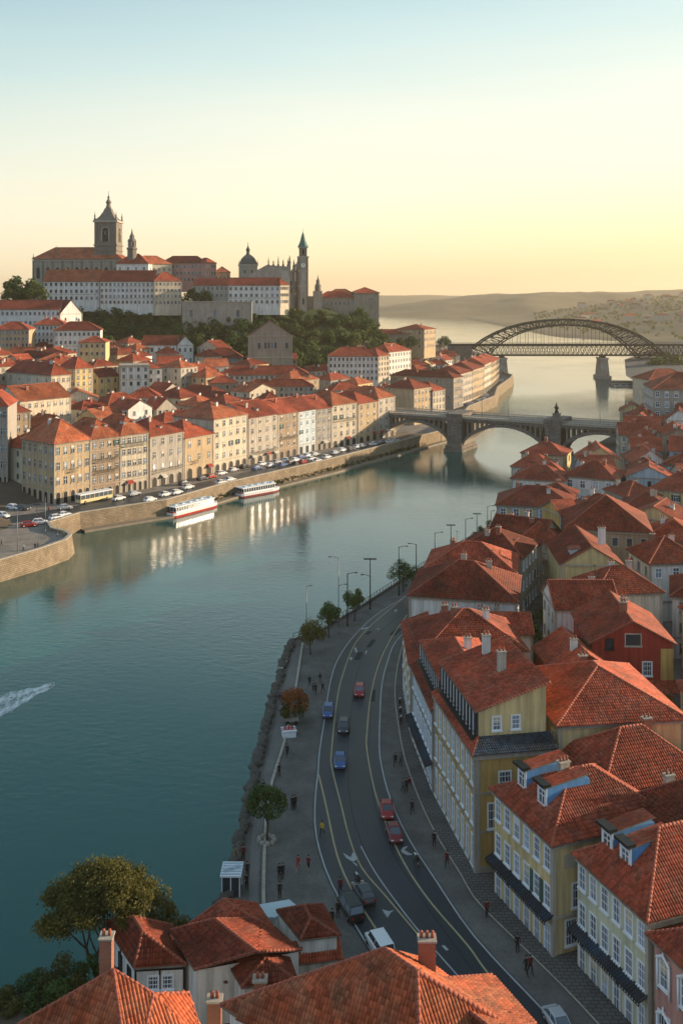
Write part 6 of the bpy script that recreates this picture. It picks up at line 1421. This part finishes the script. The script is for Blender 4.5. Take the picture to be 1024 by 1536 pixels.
# ================= BOATS, BUS =================
RED=mat('red_hull_paint',(.42,.03,.02),.4,.12,1); CREAMP=mat('cream_bus_paint',(.62,.52,.28),.4,.12,1)
def tour_boat(p,q,W_,label,stripe,end):
    L=hypot(q[0]-p[0],q[1]-p[1]); t=empty('tour_boat',(p[0],p[1],0),atan2(q[1]-p[1],q[0]-p[0]),label,'boat'); h=W_/2
    st_=[(0,.78,.55),(.9,.95,.3),(3,1,.1),(L-4,1,.1),(L-1.5,.72,.3),(L,.1,.7)]
    def hull(z0,z1,e,m,name):
        mb=MB(); vs=[]
        for x,w_,kz in st_: vs+=[(x,-h*w_*e*.9,z0),(x,-h*w_*e,z1),(x,h*w_*e,z1),(x,h*w_*e*.9,z0)]
        fs=[(4*i+a,4*i+4+a,4*i+5+a,4*i+1+a) for i in range(len(st_)-1) for a in range(3)]+[(3,2,1,0),tuple(4*(len(st_)-1)+a for a in range(4))]
        mb.mesh(vs,fs,m); return mb.build(name,t)
    hull(-.4,.45,.97,stripe,'waterline_band'); hull(.451,1.25,1,FRAMEW,'hull')
    mb=MB(); mb.box(.9,L-3.2,-h*.86,h*.86,1.25,1.6,FRAMEW); mb.box(1.0,L-3.3,-h*.82,h*.82,1.6,2.75,GLASS)
    mb.build('cabin',t); m=MB(); n=int(L/1.25)
    for i in range(n+1):
        x=1.0+(L-4.3)*i/n; m.box(x-.09,x+.09,-h*.85,-h*.80,1.6,2.75,FRAMEW); m.box(x-.09,x+.09,h*.80,h*.85,1.6,2.75,FRAMEW)
    for y in(-h*.82,-h*.3,h*.3,h*.82): m.box(.93,1.02,y-.07,y+.07,1.6,2.75,FRAMEW)
    m.build('window_posts',t)
    m=MB(); m.box(.4,L-2.9,-h*.92,h*.92,2.76,3.0,FRAMEW); o=m.build('roof',t)
    for i in range(int(L/3)): m=MB(); m.box(-.5,.5,-.6,.6,0,.3,mat('pale_metal_roof',0)); m.build('roof_hatch',o,(2.5+i*2.8,rr_.uniform(-.6,.6),3.0))
    m=MB(); m.box(-.02,.9,-h*.72,h*.72,1.26,1.5,stripe); m.build('stern_rail',t)
    return t
tour_boat(P(254,776,0)[:2],P(325,757.5,0)[:2],4.3,'white tour boat with a red lower hull and rear, nearer of the two moored boats',RED,0)
tour_boat(P(357,746,0)[:2],P(418,735,0)[:2],4.3,'white tour boat with a thin red waterline, farther of the two moored boats',mat('dark_red_line',(.25,.04,.04),.5,.1),0)
a=P(121,757.5);b_=P(169,748); t=empty('tour_bus',a,atan2(b_[1]-a[1],b_[0]-a[0]),'cream and yellow sightseeing bus parked before the ochre corner building','bus')
L=hypot(b_[0]-a[0],b_[1]-a[1]); m=MB(); m.box(0,L,0,2.5,.45,1.35,CREAMP); m.build('body',t); m=MB(); m.box(.1,L-.1,.08,2.42,1.35,2.55,GLASS); m.build('cabin_glass',t)
m=MB()
for i in range(8): x=.05+(L-.2)*i/7; m.box(x,x+.12,.02,.1,1.35,2.6,CREAMP); m.box(x,x+.12,2.4,2.48,1.35,2.6,CREAMP)
for y in(.05,1.2,2.35): m.box(.02,.09,y,y+.12,1.35,2.6,CREAMP)
m.build('window_posts',t); m=MB(); m.box(-.15,L+.1,-.1,2.6,2.6,2.85,FRAMEW); m.build('roof',t)
for x in(1.6,L-2): 
    for y in(-.02,2.3): m=MB(); m.bar((x,y,.45),(x,y+.24,.45),.45,DARK,14); m.bar((x,y-.01,.45),(x,y+.25,.45),.2,STONE,10); m.build('wheel',t)
for y in(.35,1.9): m=MB(); m.box(-.05,.02,y,y+.3,.65,.85,mat('lamp_glass',(.7,.7,.65),.2,.05)); m.build('headlight',t)
# ================= CARS =================
def car_proto(col,kind='hatch'):
    b=MB(); pm=mat('car_paint_'+col,{'white':(.72,.73,.74),'silver':(.4,.42,.44),'black':(.015,.016,.018),'red':(.33,.02,.02),'blue':(.05,.11,.28),'dark':(.05,.055,.065),'grey':(.2,.21,.22),'dark red':(.18,.018,.02)}[col],.28,.04,1,spec=.6,fine=.02)
    van=kind=='van'
    S_=[(-2.12,.45,.62,.62),(-2.02,.24,.92,.8),(-1.3,.2,.98,.88),(-.4,.2,.96,.89),(.8,.2,.93,.89),(1.35,.2,.84,.87),(1.95,.24,.68,.8),(2.12,.36,.55,.62)]
    if van: S_=[(-2.4,.45,.7,.8),(-2.35,.26,1.1,.9),(-1.3,.22,1.12,.93),(-.4,.22,1.1,.94),(1.0,.22,1.05,.94),(1.6,.22,.98,.9),(2.2,.26,.78,.82),(2.35,.4,.6,.7)]
    vs=[]
    for x,zb,zt,w_ in S_: vs+=[(x,-w_*.9,zb),(x,-w_,(zb+zt)/2-.02),(x,-w_*.985,zt-.1),(x,-w_*.86,zt),(x,w_*.86,zt),(x,w_*.985,zt-.1),(x,w_,(zb+zt)/2-.02),(x,w_*.9,zb)]
    n=len(S_); fs=[(8*i+a,8*i+8+a,8*i+8+(a+1)%8,8*i+(a+1)%8) for i in range(n-1) for a in range(8)]+[tuple(range(7,-1,-1)),tuple(8*(n-1)+a for a in range(8))]
    b.mesh(vs,fs,pm); body=b.me('body')
    g=MB(); zb,zt=(1.08,1.85) if van else (.93,1.42)
    lo=(-2.2,1.35,.84) if van else (-1.75,1.05,.8); hi=(-2.05,.75,.74) if van else ((-1.45 if kind!='sedan' else -1.0),.3,.62)
    v=[(lo[0],-lo[2],zb),(lo[1],-lo[2]*.92,zb-.06),(lo[1],lo[2]*.92,zb-.06),(lo[0],lo[2],zb),(hi[0],-hi[2],zt),(hi[1],-hi[2],zt),(hi[1],hi[2],zt),(hi[0],hi[2],zt)]
    g.mesh(v,[(0,1,5,4),(1,2,6,5),(2,3,7,6),(3,0,4,7),(4,5,6,7)],GLASS); glass=g.me('cabin_glass')
    r=MB(); e=.04; r.mesh([(hi[0]-e,-hi[2]-e,zt),(hi[1]+e,-hi[2]-e,zt),(hi[1]+e,hi[2]+e,zt),(hi[0]-e,hi[2]+e,zt),(hi[0]+.1,-hi[2]+.06,zt+.06),(hi[1]-.15,-hi[2]+.06,zt+.06),(hi[1]-.15,hi[2]-.06,zt+.06),(hi[0]+.1,hi[2]-.06,zt+.06)],[(0,1,5,4),(1,2,6,5),(2,3,7,6),(3,0,4,7),(4,5,6,7)],pm)
    for i,j in((0,4),(1,5),(2,6),(3,7)): r.bar(v[i],v[j],.05,pm,4)
    for s in(-1,1): a_=Vector(v[0]).lerp(Vector(v[1]),.5); c_=Vector(v[4]).lerp(Vector(v[5]),.45); r.bar((a_.x,s*abs(a_.y)*1.0,a_.z),(c_.x,s*abs(c_.y),c_.z),.045,pm,4)
    roof=r.me('roof')
    w=MB(); w.bar((0,-.11,0),(0,.11,0),.33,DARK,14); wm=w.me('tyre'); w=MB(); w.bar((0,-.125,0),(0,.125,0),.19,mat('alloy',(.35,.35,.36),.35,.05,metal=.7),10); rm=w.me('rim')
    h=MB(); h.box(-.05,.03,-.17,.17,-.07,.08,mat('lamp_glass',0)); hm=h.me('headlight'); h=MB(); h.box(-.03,.03,-.15,.15,-.08,.1,mat('tail_red',(.4,.01,.01),.3,.05)); tm=h.me('tail_light')
    xw=(1.5,-1.45) if van else (1.32,-1.3); xe=2.3 if van else 2.06; xb=-2.37 if van else -2.07
    return dict(body=body,glass=glass,roof=roof,wm=wm,rm=rm,hm=hm,tm=tm,xw=xw,xe=xe,xb=xb,yw=.8 if van else .78)
CP={}
def car(x,y,z,ang,col,kind,label,group=None,auto=False,sc=1,detail=True):
    k=(col,kind)
    if k not in CP: CP[k]=car_proto(col,kind)
    c=CP[k]; t=empty('car' if kind!='van' else 'van',(x,y,z),ang,label,'car' if kind!='van' else 'van',group,auto); t.scale=(sc,sc,sc)
    inst('body',c['body'],t); inst('cabin_glass',c['glass'],t); inst('roof',c['roof'],t)
    if detail:
        for wx in c['xw']:
            for s in(-1,1): w=inst('wheel',c['wm'],t,(wx,s*c['yw'],.33)); inst('rim',c['rm'],w)
        for s in(-1,1): inst('headlight',c['hm'],t,(c['xe'],s*.58,.62)); inst('tail_light',c['tm'],t,(c['xb'],s*.58,.75))
    return t
def roadang(x,y,flip=False):
    q=P(x,y); i=min(range(60),key=lambda i:(RL[i][0]-q[0])**2+(RL[i][1]-q[1])**2); i=max(1,min(58,i)); d=(RL[i+1][0]-RL[i-1][0],RL[i+1][1]-RL[i-1][1]); a=atan2(d[1],d[0]); return a+(pi if flip else 0)
for (x,y,col,kind,flip,lb) in ((539,1041,'red','hatch',1,'small dark red car highest up the near road'),(492,1072,'blue','hatch',1,'blue car with a pale roof hugging the left road edge'),(515.5,1095,'dark','hatch',1,'dark hatchback below the small dark red car'),
     (510,1147,'blue','sedan',1,'blue car alone in the middle of the road bend'),(580,1221,'red','sedan',1,'bright red car leading the pair by the right lane line'),(591,1256,'dark red','sedan',1,'dark red car just in front of the bright red car'),
     (525,1370,'black','van',0,'black people carrier at the lower road next to the pedestrians'),(545,1347,'dark','hatch',0,'dark hatchback with red tail lights beside the black people carrier'),
     (569,1427,'white','van',0,'white van half hidden by the nearest orange roof'),(838,1545,'silver','sedan',1,'pale car cut by the bottom edge of the photo'),(796,1010,'dark','hatch',0,'dark car parked in the narrow courtyard between roofs')):
    q=P(x,y); t=car(q[0],q[1],4.04,roadang(x,y,flip),col,kind,lb,sc=.86)
QA=.93
for (x,y,col,da) in ((4,776,'white',-1.5),(20,764,'white',-1.4),(35,765,'dark',-1.4),(97,764,'silver',-.6),(178,750,'white',0),(201,743,'silver',0),(43,790,'red',-.6),(60,786,'white',-.6),(85,779,'white',-.2),(96,775,'white',-.2),
    (248,744,'white',0),(265,741,'white',0),(276,727,'dark',0),(303.6,720,'dark',0),(317,717,'red',0),(332,712,'white',0),(350,707,'silver',0),(332,726,'white',0),(345,722,'white',0),(367,702,'black',0),(385,704,'blue',0),(406,700,'white',0),(416,695,'silver',0),(428,692,'white',.6),
    (443,692,'white',0),(451,688,'blue',0),(461.5,685,'white',0),(471.7,683.5,'silver',0),(476,693,'white',0),(490,687.6,'white',0),(502,681,'silver',0),(513,677,'white',0),(526,675,'dark',0),(536,672,'white',0),(543,671,'silver',0),(560,668,'white',0),(572,666,'dark',0),(584,664,'white',0),(593,662,'silver',0),(436,696,'dark',0),(455,695,'red',0),(467,690,'white',0),(393,698,'white',0),(424,699,'blue',0),(282,733,'white',0),(225,752,'white',0)):
    q=P(x,y); nr='before the '+' '.join(tidy(min([b_ for b_ in BL if b_[0]<45 and b_[1]<460],key=lambda b_:abs(512+F*b_[0]/b_[1]-x)+abs(b_[1]-q[1])*.2)[5]).split()[:6])
    c=car(q[0],q[1],4.02,QA+da+rr_.uniform(-.06,.06),col,rr_.choice(['hatch','sedan','hatch']),'%s car on the left quay %s'%(col,nr),'cars parked along the left quay',True)
# packed car park on the far quay terrace
PKA=[(64,514),(86,566),(96,620),(116,690)]
for ri,d_ in enumerate((5,10.2,15.5)):
    pk=resamp(PKA,44)
    for i in range(1,43):
        if rr_.random()<.1: continue
        a,b_=pk[i-1],pk[i+1]; an=atan2(b_[1]-a[1],b_[0]-a[0]); x=pk[i][0]-d_*sin(an); y=pk[i][1]+d_*cos(an)
        if footprint_hit(x,y,1.2): continue
        car(x,y,TZ(x,y)+.02,an+pi/2+rr_.uniform(-.08,.08),rr_.choice(['white','silver','dark','grey','white','black','red']),'hatch','small parked car among many on the far quay below the river terrace','cars packed on the far quay',detail=False)
# small jetty with boats
q=P(950,577,1); t=empty('jetty',(q[0],q[1],0),-.1,'small grey jetty with moored boats left of the far right trees','jetty'); m=MB(); m.box(-14,26,0,5,-2,1.6,STONE); m.box(-14,26,5,16,-2,2.6,STONED); m.build('platform',t)
for i in range(6):
    m=MB(); X,Y=q[0]-12+i*4.6,q[1]-2.6; a_=empty('small_boat',(X,Y,0),rr_.uniform(-.1,.1),'tiny white boat moored at the small jetty','boat','small boats at the jetty')
    m.mesh([(-2,-.6,-.2),(2.0,-.4,-.2),(3,0,.9),(2.0,.4,-.2),(-2,.6,-.2),(-2,-.9,.8),(1.8,-.8,.85),(3.2,0,1.0),(1.8,.8,.85),(-2,.9,.8)],[(0,1,6,5),(1,2,7,6),(2,3,8,7),(3,4,9,8),(4,0,5,9),(5,6,7,8,9)],FRAMEW); m.build('hull',a_); m=MB(); m.box(-1.4,.4,-.5,.5,.8,1.6,GLASS); m.build('cabin',a_)
# wake
m_,tt,bb=nt('wake_foam'); L=tt.links; bb.inputs['Base Color'].default_value=(.75,.8,.82,1); bb.inputs['Roughness'].default_value=.7
uvn=N(tt,'ShaderNodeUVMap'); g=N(tt,'ShaderNodeNewGeometry'); mp=N(tt,'ShaderNodeMapping'); mp.inputs['Scale'].default_value=(1.6,.5,1); mp.inputs['Rotation'].default_value=(0,0,.25); L.new(g.outputs['Position'],mp.inputs['Vector'])
n=N(tt,'ShaderNodeTexNoise'); n.inputs['Scale'].default_value=1.1; n.inputs['Detail'].default_value=9; n.inputs['Roughness'].default_value=.75; L.new(mp.outputs[0],n.inputs['Vector'])
sx=N(tt,'ShaderNodeSeparateXYZ'); L.new(uvn.outputs[0],sx.inputs[0]); ad=N(tt,'ShaderNodeMath',operation='MULTIPLY_ADD'); ad.inputs[1].default_value=.34; L.new(sx.outputs[1],ad.inputs[0]); L.new(n.outputs['Fac'],ad.inputs[2])
r=N(tt,'ShaderNodeMapRange'); r.inputs['From Min'].default_value=.50; r.inputs['From Max'].default_value=.92; L.new(ad.outputs[0],r.inputs['Value'])
tr=N(tt,'ShaderNodeBsdfTransparent'); ms=N(tt,'ShaderNodeMixShader'); L.new(r.outputs[0],ms.inputs[0]); L.new(tr.outputs[0],ms.inputs[1]); L.new(bb.outputs[0],ms.inputs[2]); L.new(ms.outputs[0],tt.nodes['Material Output'].inputs[0])
mb=MB(); n_=50; tip=(84,1026)
def wk(u,v):  # u along from tip to left edge, v across
    c=(tip[0]+(-30-tip[0])*u, tip[1]+(1072-tip[1])*u**1.0); hw=2+21*u+3*noise.noise(Vector((u*6,0,0))); q=P(c[0],c[1]+(v-.5)*2*hw,0); return (q[0],q[1],.05+.12*noise.noise(Vector((q[0]*.9,q[1]*.9,0))))
def wv(u,v): e=abs(v-.5)*2; return (u, (1-.7*abs(e-.5)*1.4)*(1 if e<.9 else max(0,(1-e)/.1))*(min(1,u*8))*(1-.35*u))
for i in range(n_):
    for j in range(24):
        u0,u1,v0,v1=i/n_,(i+1)/n_,j/24,(j+1)/24; mb.face([wk(u0,v0),wk(u1,v0),wk(u1,v1),wk(u0,v1)],m_,[wv(u0,v0),wv(u1,v0),wv(u1,v1),wv(u0,v1)],True)
tag(mb.build('wake'),'white foamy boat wake on the river at the left edge','wake',kind='stuff')
# far town on the right hand hill
rh=random.Random(4); k=0
while k<30:
    X=rh.uniform(400,1000); Y=rh.uniform(1250,2500); px_=512+F*X/Y
    if not 850<px_<1040: continue
    z=far3(X,Y)
    if z<4: continue
    t=empty('far_house',(X,Y,z-2),rh.uniform(-.4,.4),'small pale house faint in the haze on the far right hillside','house','hazy houses on the far right hillside'); w_=rh.uniform(9,26); d=rh.uniform(9,14); h=rh.uniform(7,15); m=MB(); m.box(0,w_,0,d,-3,h,W(rh.choice(['beige','cream','stone']))); m.build('wall',t); m=MB(); roof_solid(m,roof_polys(w_,d,h,'hip',3),.2,TILE,False,0); m.build('roof',t); k+=1
wd=MB(); src=[c for c,_ in FM]
for mt_ in (LEAF,LEAFG): wd.mi(mt_)
k=0
while k<480:
    X=rh.uniform(250,1000); Y=rh.uniform(1150,2600); px_=512+F*X/Y; z=far3(X,Y)
    if not 800<px_<1050 or z<3.2: continue
    sc=rh.uniform(.45,.95); r2=random.Random(k)
    for i in range(45):
        d=Vector((r2.gauss(0,1),r2.gauss(0,1),r2.gauss(0,1))).normalized()*5*sc*r2.uniform(.7,1); c=Vector((X,Y,z+3.5*sc))+Vector((d.x,d.y,d.z*.7)); n=d.normalized(); u=n.orthogonal().normalized(); v=n.cross(u); s_=1.1*sc
        wd.face([c-u*s_,c-v*s_,c+u*s_,c+v*s_],LEAF if k%2 else LEAFG)
    k+=1
tag(wd.build('hillside_wood'),'hazy woodland spread between the houses on the far right hillside','wood',kind='stuff')
# ================= PEOPLE =================
SKIN=mat('skin',(.42,.25,.17),.6,.05,3); HAIR=mat('dark_hair',(.02,.014,.01),.7,.1,5)
CL={'black':(.012,.012,.014),'red':(.35,.03,.03),'dark red':(.14,.015,.02),'blue':(.04,.07,.16),'grey':(.12,.12,.13),'yellow':(.6,.38,.04),'white':(.6,.6,.6),'khaki':(.2,.17,.09),'navy':(.02,.025,.05)}
def cloth(c): return mat('cloth_'+c.replace(' ','_'),CL[c],.85,.12,3,.3,25)
def person_tmp(pose):
    """one continuous skinned body; pose = (hip swing left, hip swing right, arm swing l, r, elbow bend, lean)"""
    sl_,sr_,al,ar,eb,lean=pose
    V=[];E=[];R=[]
    def add(p,r,par=None):
        V.append(Vector(p)); R.append(r)
        if par is not None: E.append((par,len(V)-1))
        return len(V)-1
    pel=add((0,0,.95),(.155,.115)); ab=add((0,-lean*.12,1.12),(.135,.1),pel); ch=add((0,-lean*.28,1.32),(.165,.115),ab); nk0=add((0,-lean*.36,1.45),(.085,.075),ch); nk=add((0,-lean*.4,1.53),(.055,.055),nk0); h1=add((0,-lean*.43-.01,1.61),(.082,.092),nk); h2=add((0,-lean*.44,1.7),(.078,.09),h1)
    hands=[]
    for s,leg,arm in((-1,sl_,al),(1,sr_,ar)):
        hp=add((s*.09,0,.88),(.098,.1),pel); kx=-.46*sin(leg); kn=add((s*.1,kx,.88-.42*cos(leg)),(.062,.065),hp); b_=max(0,-leg)*.9+.05
        a2=leg-b_; an=add((s*.1,kx-.42*sin(a2),.88-.42*cos(leg)-.40*cos(a2)),(.042,.045),kn); A_=V[an]; add((s*.115,A_.y-.15,max(.035,A_.z-.03)),(.04,.032),an)
        sh=add((s*.19,-lean*.3,1.40),(.062,.06),ch); el=add((s*.235,-lean*.3-.28*sin(arm),1.40-.28*cos(arm)),(.044,.044),sh); w=V[el]+Vector((-s*.02,-.25*sin(arm+eb),-.25*cos(arm+eb))); wr=add(w,(.03,.03),el); pv=w+Vector((0,-.07*sin(arm+eb),-.07*cos(arm+eb))); pm_=add(pv,(.034,.022),wr); hands.append((pv,Vector((0,-sin(arm+eb),-cos(arm+eb))),s))
    me=bpy.data.meshes.new('body'); me.from_pydata(V,E,[]); o=bpy.data.objects.new('tmp',me); COL.objects.link(o)
    md=o.modifiers.new('s','SKIN'); 
    for i,v in enumerate(me.skin_vertices[0].data): v.radius=R[i]; v.use_root=(i==0)
    ss=o.modifiers.new('d','SUBSURF'); ss.levels=1; ss.render_levels=1
    return o,hands,V,h1
def person_mesh(tmp,top,bottom,bare):
    o,hands,V,h1=tmp
    m2=bpy.data.meshes.new_from_object(o.evaluated_get(DG)); mb=MB(); vs=[v.co.copy() for v in m2.vertices]
    for p in m2.polygons:
        c=p.center; z=c.z
        arm_=abs(c.x)>.205 and z<1.36
        if z>1.5: m=SKIN
        elif z<.07: m=DARK
        elif arm_ and z<(1.16 if bare else .9): m=SKIN
        elif z<.95: m=SKIN if (bare and z<.5) else cloth(bottom)
        else: m=cloth(top)
        mb.f.append(tuple(p.vertices)); mb.m.append(mb.mi(m)); mb.uv.append([(0,0)]*len(p.vertices)); mb.smooth.append(True)
    mb.v=[tuple(v) for v in vs]
    for pv,d,s in hands:
        for k,(off,ln) in enumerate(((-.026,.06),(-.009,.072),(.009,.068),(.026,.052))):
            b0=pv+Vector((0,off,0))+d*.015; k1=b0+d*ln*.55; k2=k1+(d*.8+Vector((-s*.5,0,0))).normalized()*ln*.5; mb.bar(b0,k1,.0095,SKIN,5,.009); mb.bar(k1,k2,.009,SKIN,5,.007)
        th=pv-d*.02+Vector((0,-.025,0)); mb.bar(th,th+(d+Vector((0,-1,0))).normalized()*.055,.011,SKIN,5,.008)
    hy=V[h1].y
    mb.bar((0,hy-.085,1.655),(0,hy-.112,1.635),.014,SKIN,5,.01)
    for s in(-1,1): mb.bar((s*.078,hy,1.645),(s*.092,hy+.008,1.65),.022,SKIN,6); mb.bar((s*.03,hy-.088,1.672),(s*.03,hy-.094,1.672),.009,DARK,6)
    mb.bar((-.022,hy-.09,1.605),(.022,hy-.09,1.605),.006,mat('lips',(.3,.1,.08),.6,.05),5)
    hb=MB(); hb.lathe([(.088,.0),(.096,.05),(.088,.1),(.055,.135),(.01,.145)],HAIR,10,(0,hy+.022,1.635))
    return mb.me('body'),hb.me('hair')
POSES={'stride':((.42,-.35,-.4,.4,.25,.1)),'stand':(.04,-.05,.05,-.05,.15,0),'step':(-.25,.3,.3,-.25,.35,.08),'phone':(.06,-.04,.1,.5,1.5,.05),'bend':(.15,-.1,.4,.5,.5,.5)}
PM={}
TM={k:person_tmp(v) for k,v in POSES.items()}
DG=bpy.context.evaluated_depsgraph_get()
def person(x,y,label,pose='stride',top='black',bottom='black',bare=False,face=None,zg=4.0,sc=1.0,off=(0,0)):
    k=(pose,top,bottom,bare)
    if k not in PM: PM[k]=person_mesh(TM[pose],top,bottom,bare)
    q=P(x,y,zg); b,hh=PM[k]; rz=rp_.uniform(-.6,.6) if face is None else face
    t=empty('person',(q[0]+off[0],q[1]+off[1],zg+.01),rz,label,'person'); inst('body',b,t,sc=sc); inst('hair',hh,t,sc=sc); return t
rp_=random.Random(9)
for a in ((464,1030,'person in dark clothes walking, left of the group near the orange topped tree','stride','black','navy'),(470,1038,'person in grey standing in the middle of the group by the road','stand','grey','black'),(473.5,1042,'person in black nearest us in the group by the road','step','black','black'),
    (480,1026,'person in black farthest back in the group by the road','stand','black','grey'),(484,1040,'person in navy at the right of the group by the road edge','stride','navy','black'),
    (454,1076,'person in black standing just right of the orange topped tree','stand','black','black'),(449,1069,'person in dark clothes behind the orange topped tree','phone','navy','black'),(423,1058,'person in red sitting area side, left of the orange topped tree','stand','dark red','black'),(419,1052,'person in grey close to the wall, left of the orange topped tree','step','grey','navy'),
    (430.6,1136,'lone person in dark clothes walking above the middle of the promenade','stride','black','black'),(418.7,1166,'lone short person in black close to the pale strip','phone','black','black'),(438.5,1216,'person in black with an arm raised, right of the lone round tree','phone','black','black'),(442.5,1215,'person in black touching shoulders with the one raising an arm','stand','black','black'),
    (385,1199,'person in pinkish top by the river wall above the lone round tree','stand','white','dark red'),(395,1192,'dark figure behind the crown of the lone round tree','stand','black','black'),
    (483,1255,'person in a yellow top at the left road edge','stride','yellow','navy'),(447,1308,'person in bright red top and red shorts on the cobbles','stride','red','red',True),(462.5,1308,'person in dark red top walking beside the one in bright red','step','dark red','black',True),
    (419,1321,'person in black, left one of the pair on the lower cobbles','stand','black','black'),(424,1320,'person in black, right one of the pair on the lower cobbles','stand','navy','black'),(419.5,1349,'dark figure half hidden by the pale flat roof','stand','black','black'),
    (353,1293,'person in khaki sitting side on the river wall path above the kiosk','bend','khaki','khaki'),(365,1292,'person in a dark coat with a small orange bag on the river path','stand','dark red','black'),(371,1318,'person in dark clothes on the river path right of the kiosk','stand','black','black'),(370,1336,'person in black on the river path nearest the kiosk','phone','black','black'),
    (592.7,1150,'left person of the pair walking on the pavement by the pale blue house','stride','black','black'),(600.5,1150,'right person of the pair walking on the pavement by the pale blue house','step','grey','black'),(604,1190,'person in grey, left of three below the pale blue house','step','grey','navy'),(609.5,1189,'person in black, middle of three below the pale blue house','stand','black','black'),(614,1186,'person in pinkish top, right of three below the pale blue house','stride','dark red','grey'),
    (618,1222,'lone person in navy below the group of three on the pavement side','stride','navy','black'),(651,1271,'lone person in black on the cobbles by the yellow corner building','stand','black','black'),(670,1301,'lone person in a dark red coat near the corner of the yellow building','stride','dark red','black'),
    (730,1377,'lone person in a dark coat in front of the cream yellow house','stand','dark red','black'),(775.7,1430,'lone person in black below the tiled canopy of the cream yellow house','stand','black','black'),(789,1463,'person in black, left of the two nearest on the right pavement','stride','black','black'),(795,1462,'person in dark red, right of the two nearest on the right pavement','step','dark red','black'),
    (506.6,1378,'person in black behind the black people carrier on its left','stand','black','black'),(498,1391,'person in black next to the low lean-to roof by the road','stand','black','black'),(510,1342,'person in dark red crossing in front of the black people carrier','stride','dark red','black')):
    person(a[0],a[1],a[2],a[3],a[4],a[5],*(a[6:]))
for a in ((2,820,'person in black at the extreme left on the bastion terrace','stride','black','black'),(35,827,'person with a pale top next to the outer lamp post of the bastion','stand','white','black'),(52.7,825,'person in black in the middle of the bastion terrace','stand','black','black'),(57,824,'person in grey right beside the one in black on the bastion','step','grey','black'),(55,782,'person in dark red by the sign lamp at the red car','stand','dark red','black'),(95,806,'person in brown at the tip of the bastion','stand','khaki','khaki'),(73,768,'person in red before the arcade of the ochre corner building','stand','red','black')):
    person(*a[:6])
for v in TM.values(): bpy.data.objects.remove(v[0])
# two wheelers: parked at the lower road
def moto(x,y,rz,label):
    q=P(x,y); t=empty('motorcycle',(q[0],q[1],4.04),rz,label,'motorcycle')
    for xx in(-.68,.68):
        m=MB(); n=14
        for i in range(n): m.bar((xx+.3*cos(2*pi*i/n),0,.31+.3*sin(2*pi*i/n)),(xx+.3*cos(2*pi*(i+1)/n),0,.31+.3*sin(2*pi*(i+1)/n)),.05,DARK,5)
        m.bar((xx,-.06,.31),(xx,.06,.31),.12,STONE,8); m.build('wheel',t)
    m=MB(); m.bar((-.5,0,.55),(.3,0,.6),.16,IRON,7,.2); m.bar((.05,0,.4),(.1,0,.6),.2,STONED,7); m.build('body',t); m=MB(); m.bar((-.65,0,.82),(0,0,.78),.12,DARK,6,.14); m.build('seat',t); m=MB(); m.bar((.02,0,.85),(.4,0,.86),.15,cloth('white'),7,.1); m.build('tank',t)
    m=MB(); m.bar((.68,0,.31),(.42,0,.95),.035,STONE,5); m.bar((.42,-.32,1.0),(.42,.32,1.0),.022,IRON,5); m.build('handlebar',t); m=MB(); m.bar((.5,0,.85),(.58,0,.84),.09,FRAMEW,8); m.build('headlight',t)
moto(536,1326,roadang(536,1326),'motorcycle with a white tank ahead of the dark hatchback'); moto(624,1296,roadang(624,1296),'motorcycle standing by the right road edge near the white arrow')
# parked scooters and clutter by the pale blue house front
for i,(x,y) in enumerate(((601,1085),(600,1072),(599.5,1058))): moto(x,y,1.4,['scooter like motorcycle by the pale blue house, nearest of three','motorcycle by the roadside houses, middle of three','motorcycle by the roadside houses, farthest of three'][i])
# ================= labels: make the copies distinct =================
from collections import defaultdict
def colx(o): l=o.location; return 512+F*l.x/max(1,l.y)
for rnd_ in range(2):
    d=defaultdict(list)
    for o in AUTO: d[o['label']].append(o)
    for lb,os_ in d.items():
        if len(os_)<2: continue
        os_.sort(key=colx); n=len(os_); ordn=['leftmost','second from left','third from left','fourth from left','fifth from left','sixth from left','seventh from left','eighth from left','ninth from left','tenth from left']
        for i,o in enumerate(os_):
            w_=(' of two' if n==2 else ''); s_=('left one of two' if i==0 else 'right one of two') if n==2 else ('rightmost' if i==n-1 else ordn[min(i,9)]); o['label']=lb+', '+s_
for o in SC.objects:
    if o.parent is None and o.get('label') and len(o['label'].split())>16: print('LONG',o.name,o['label'])
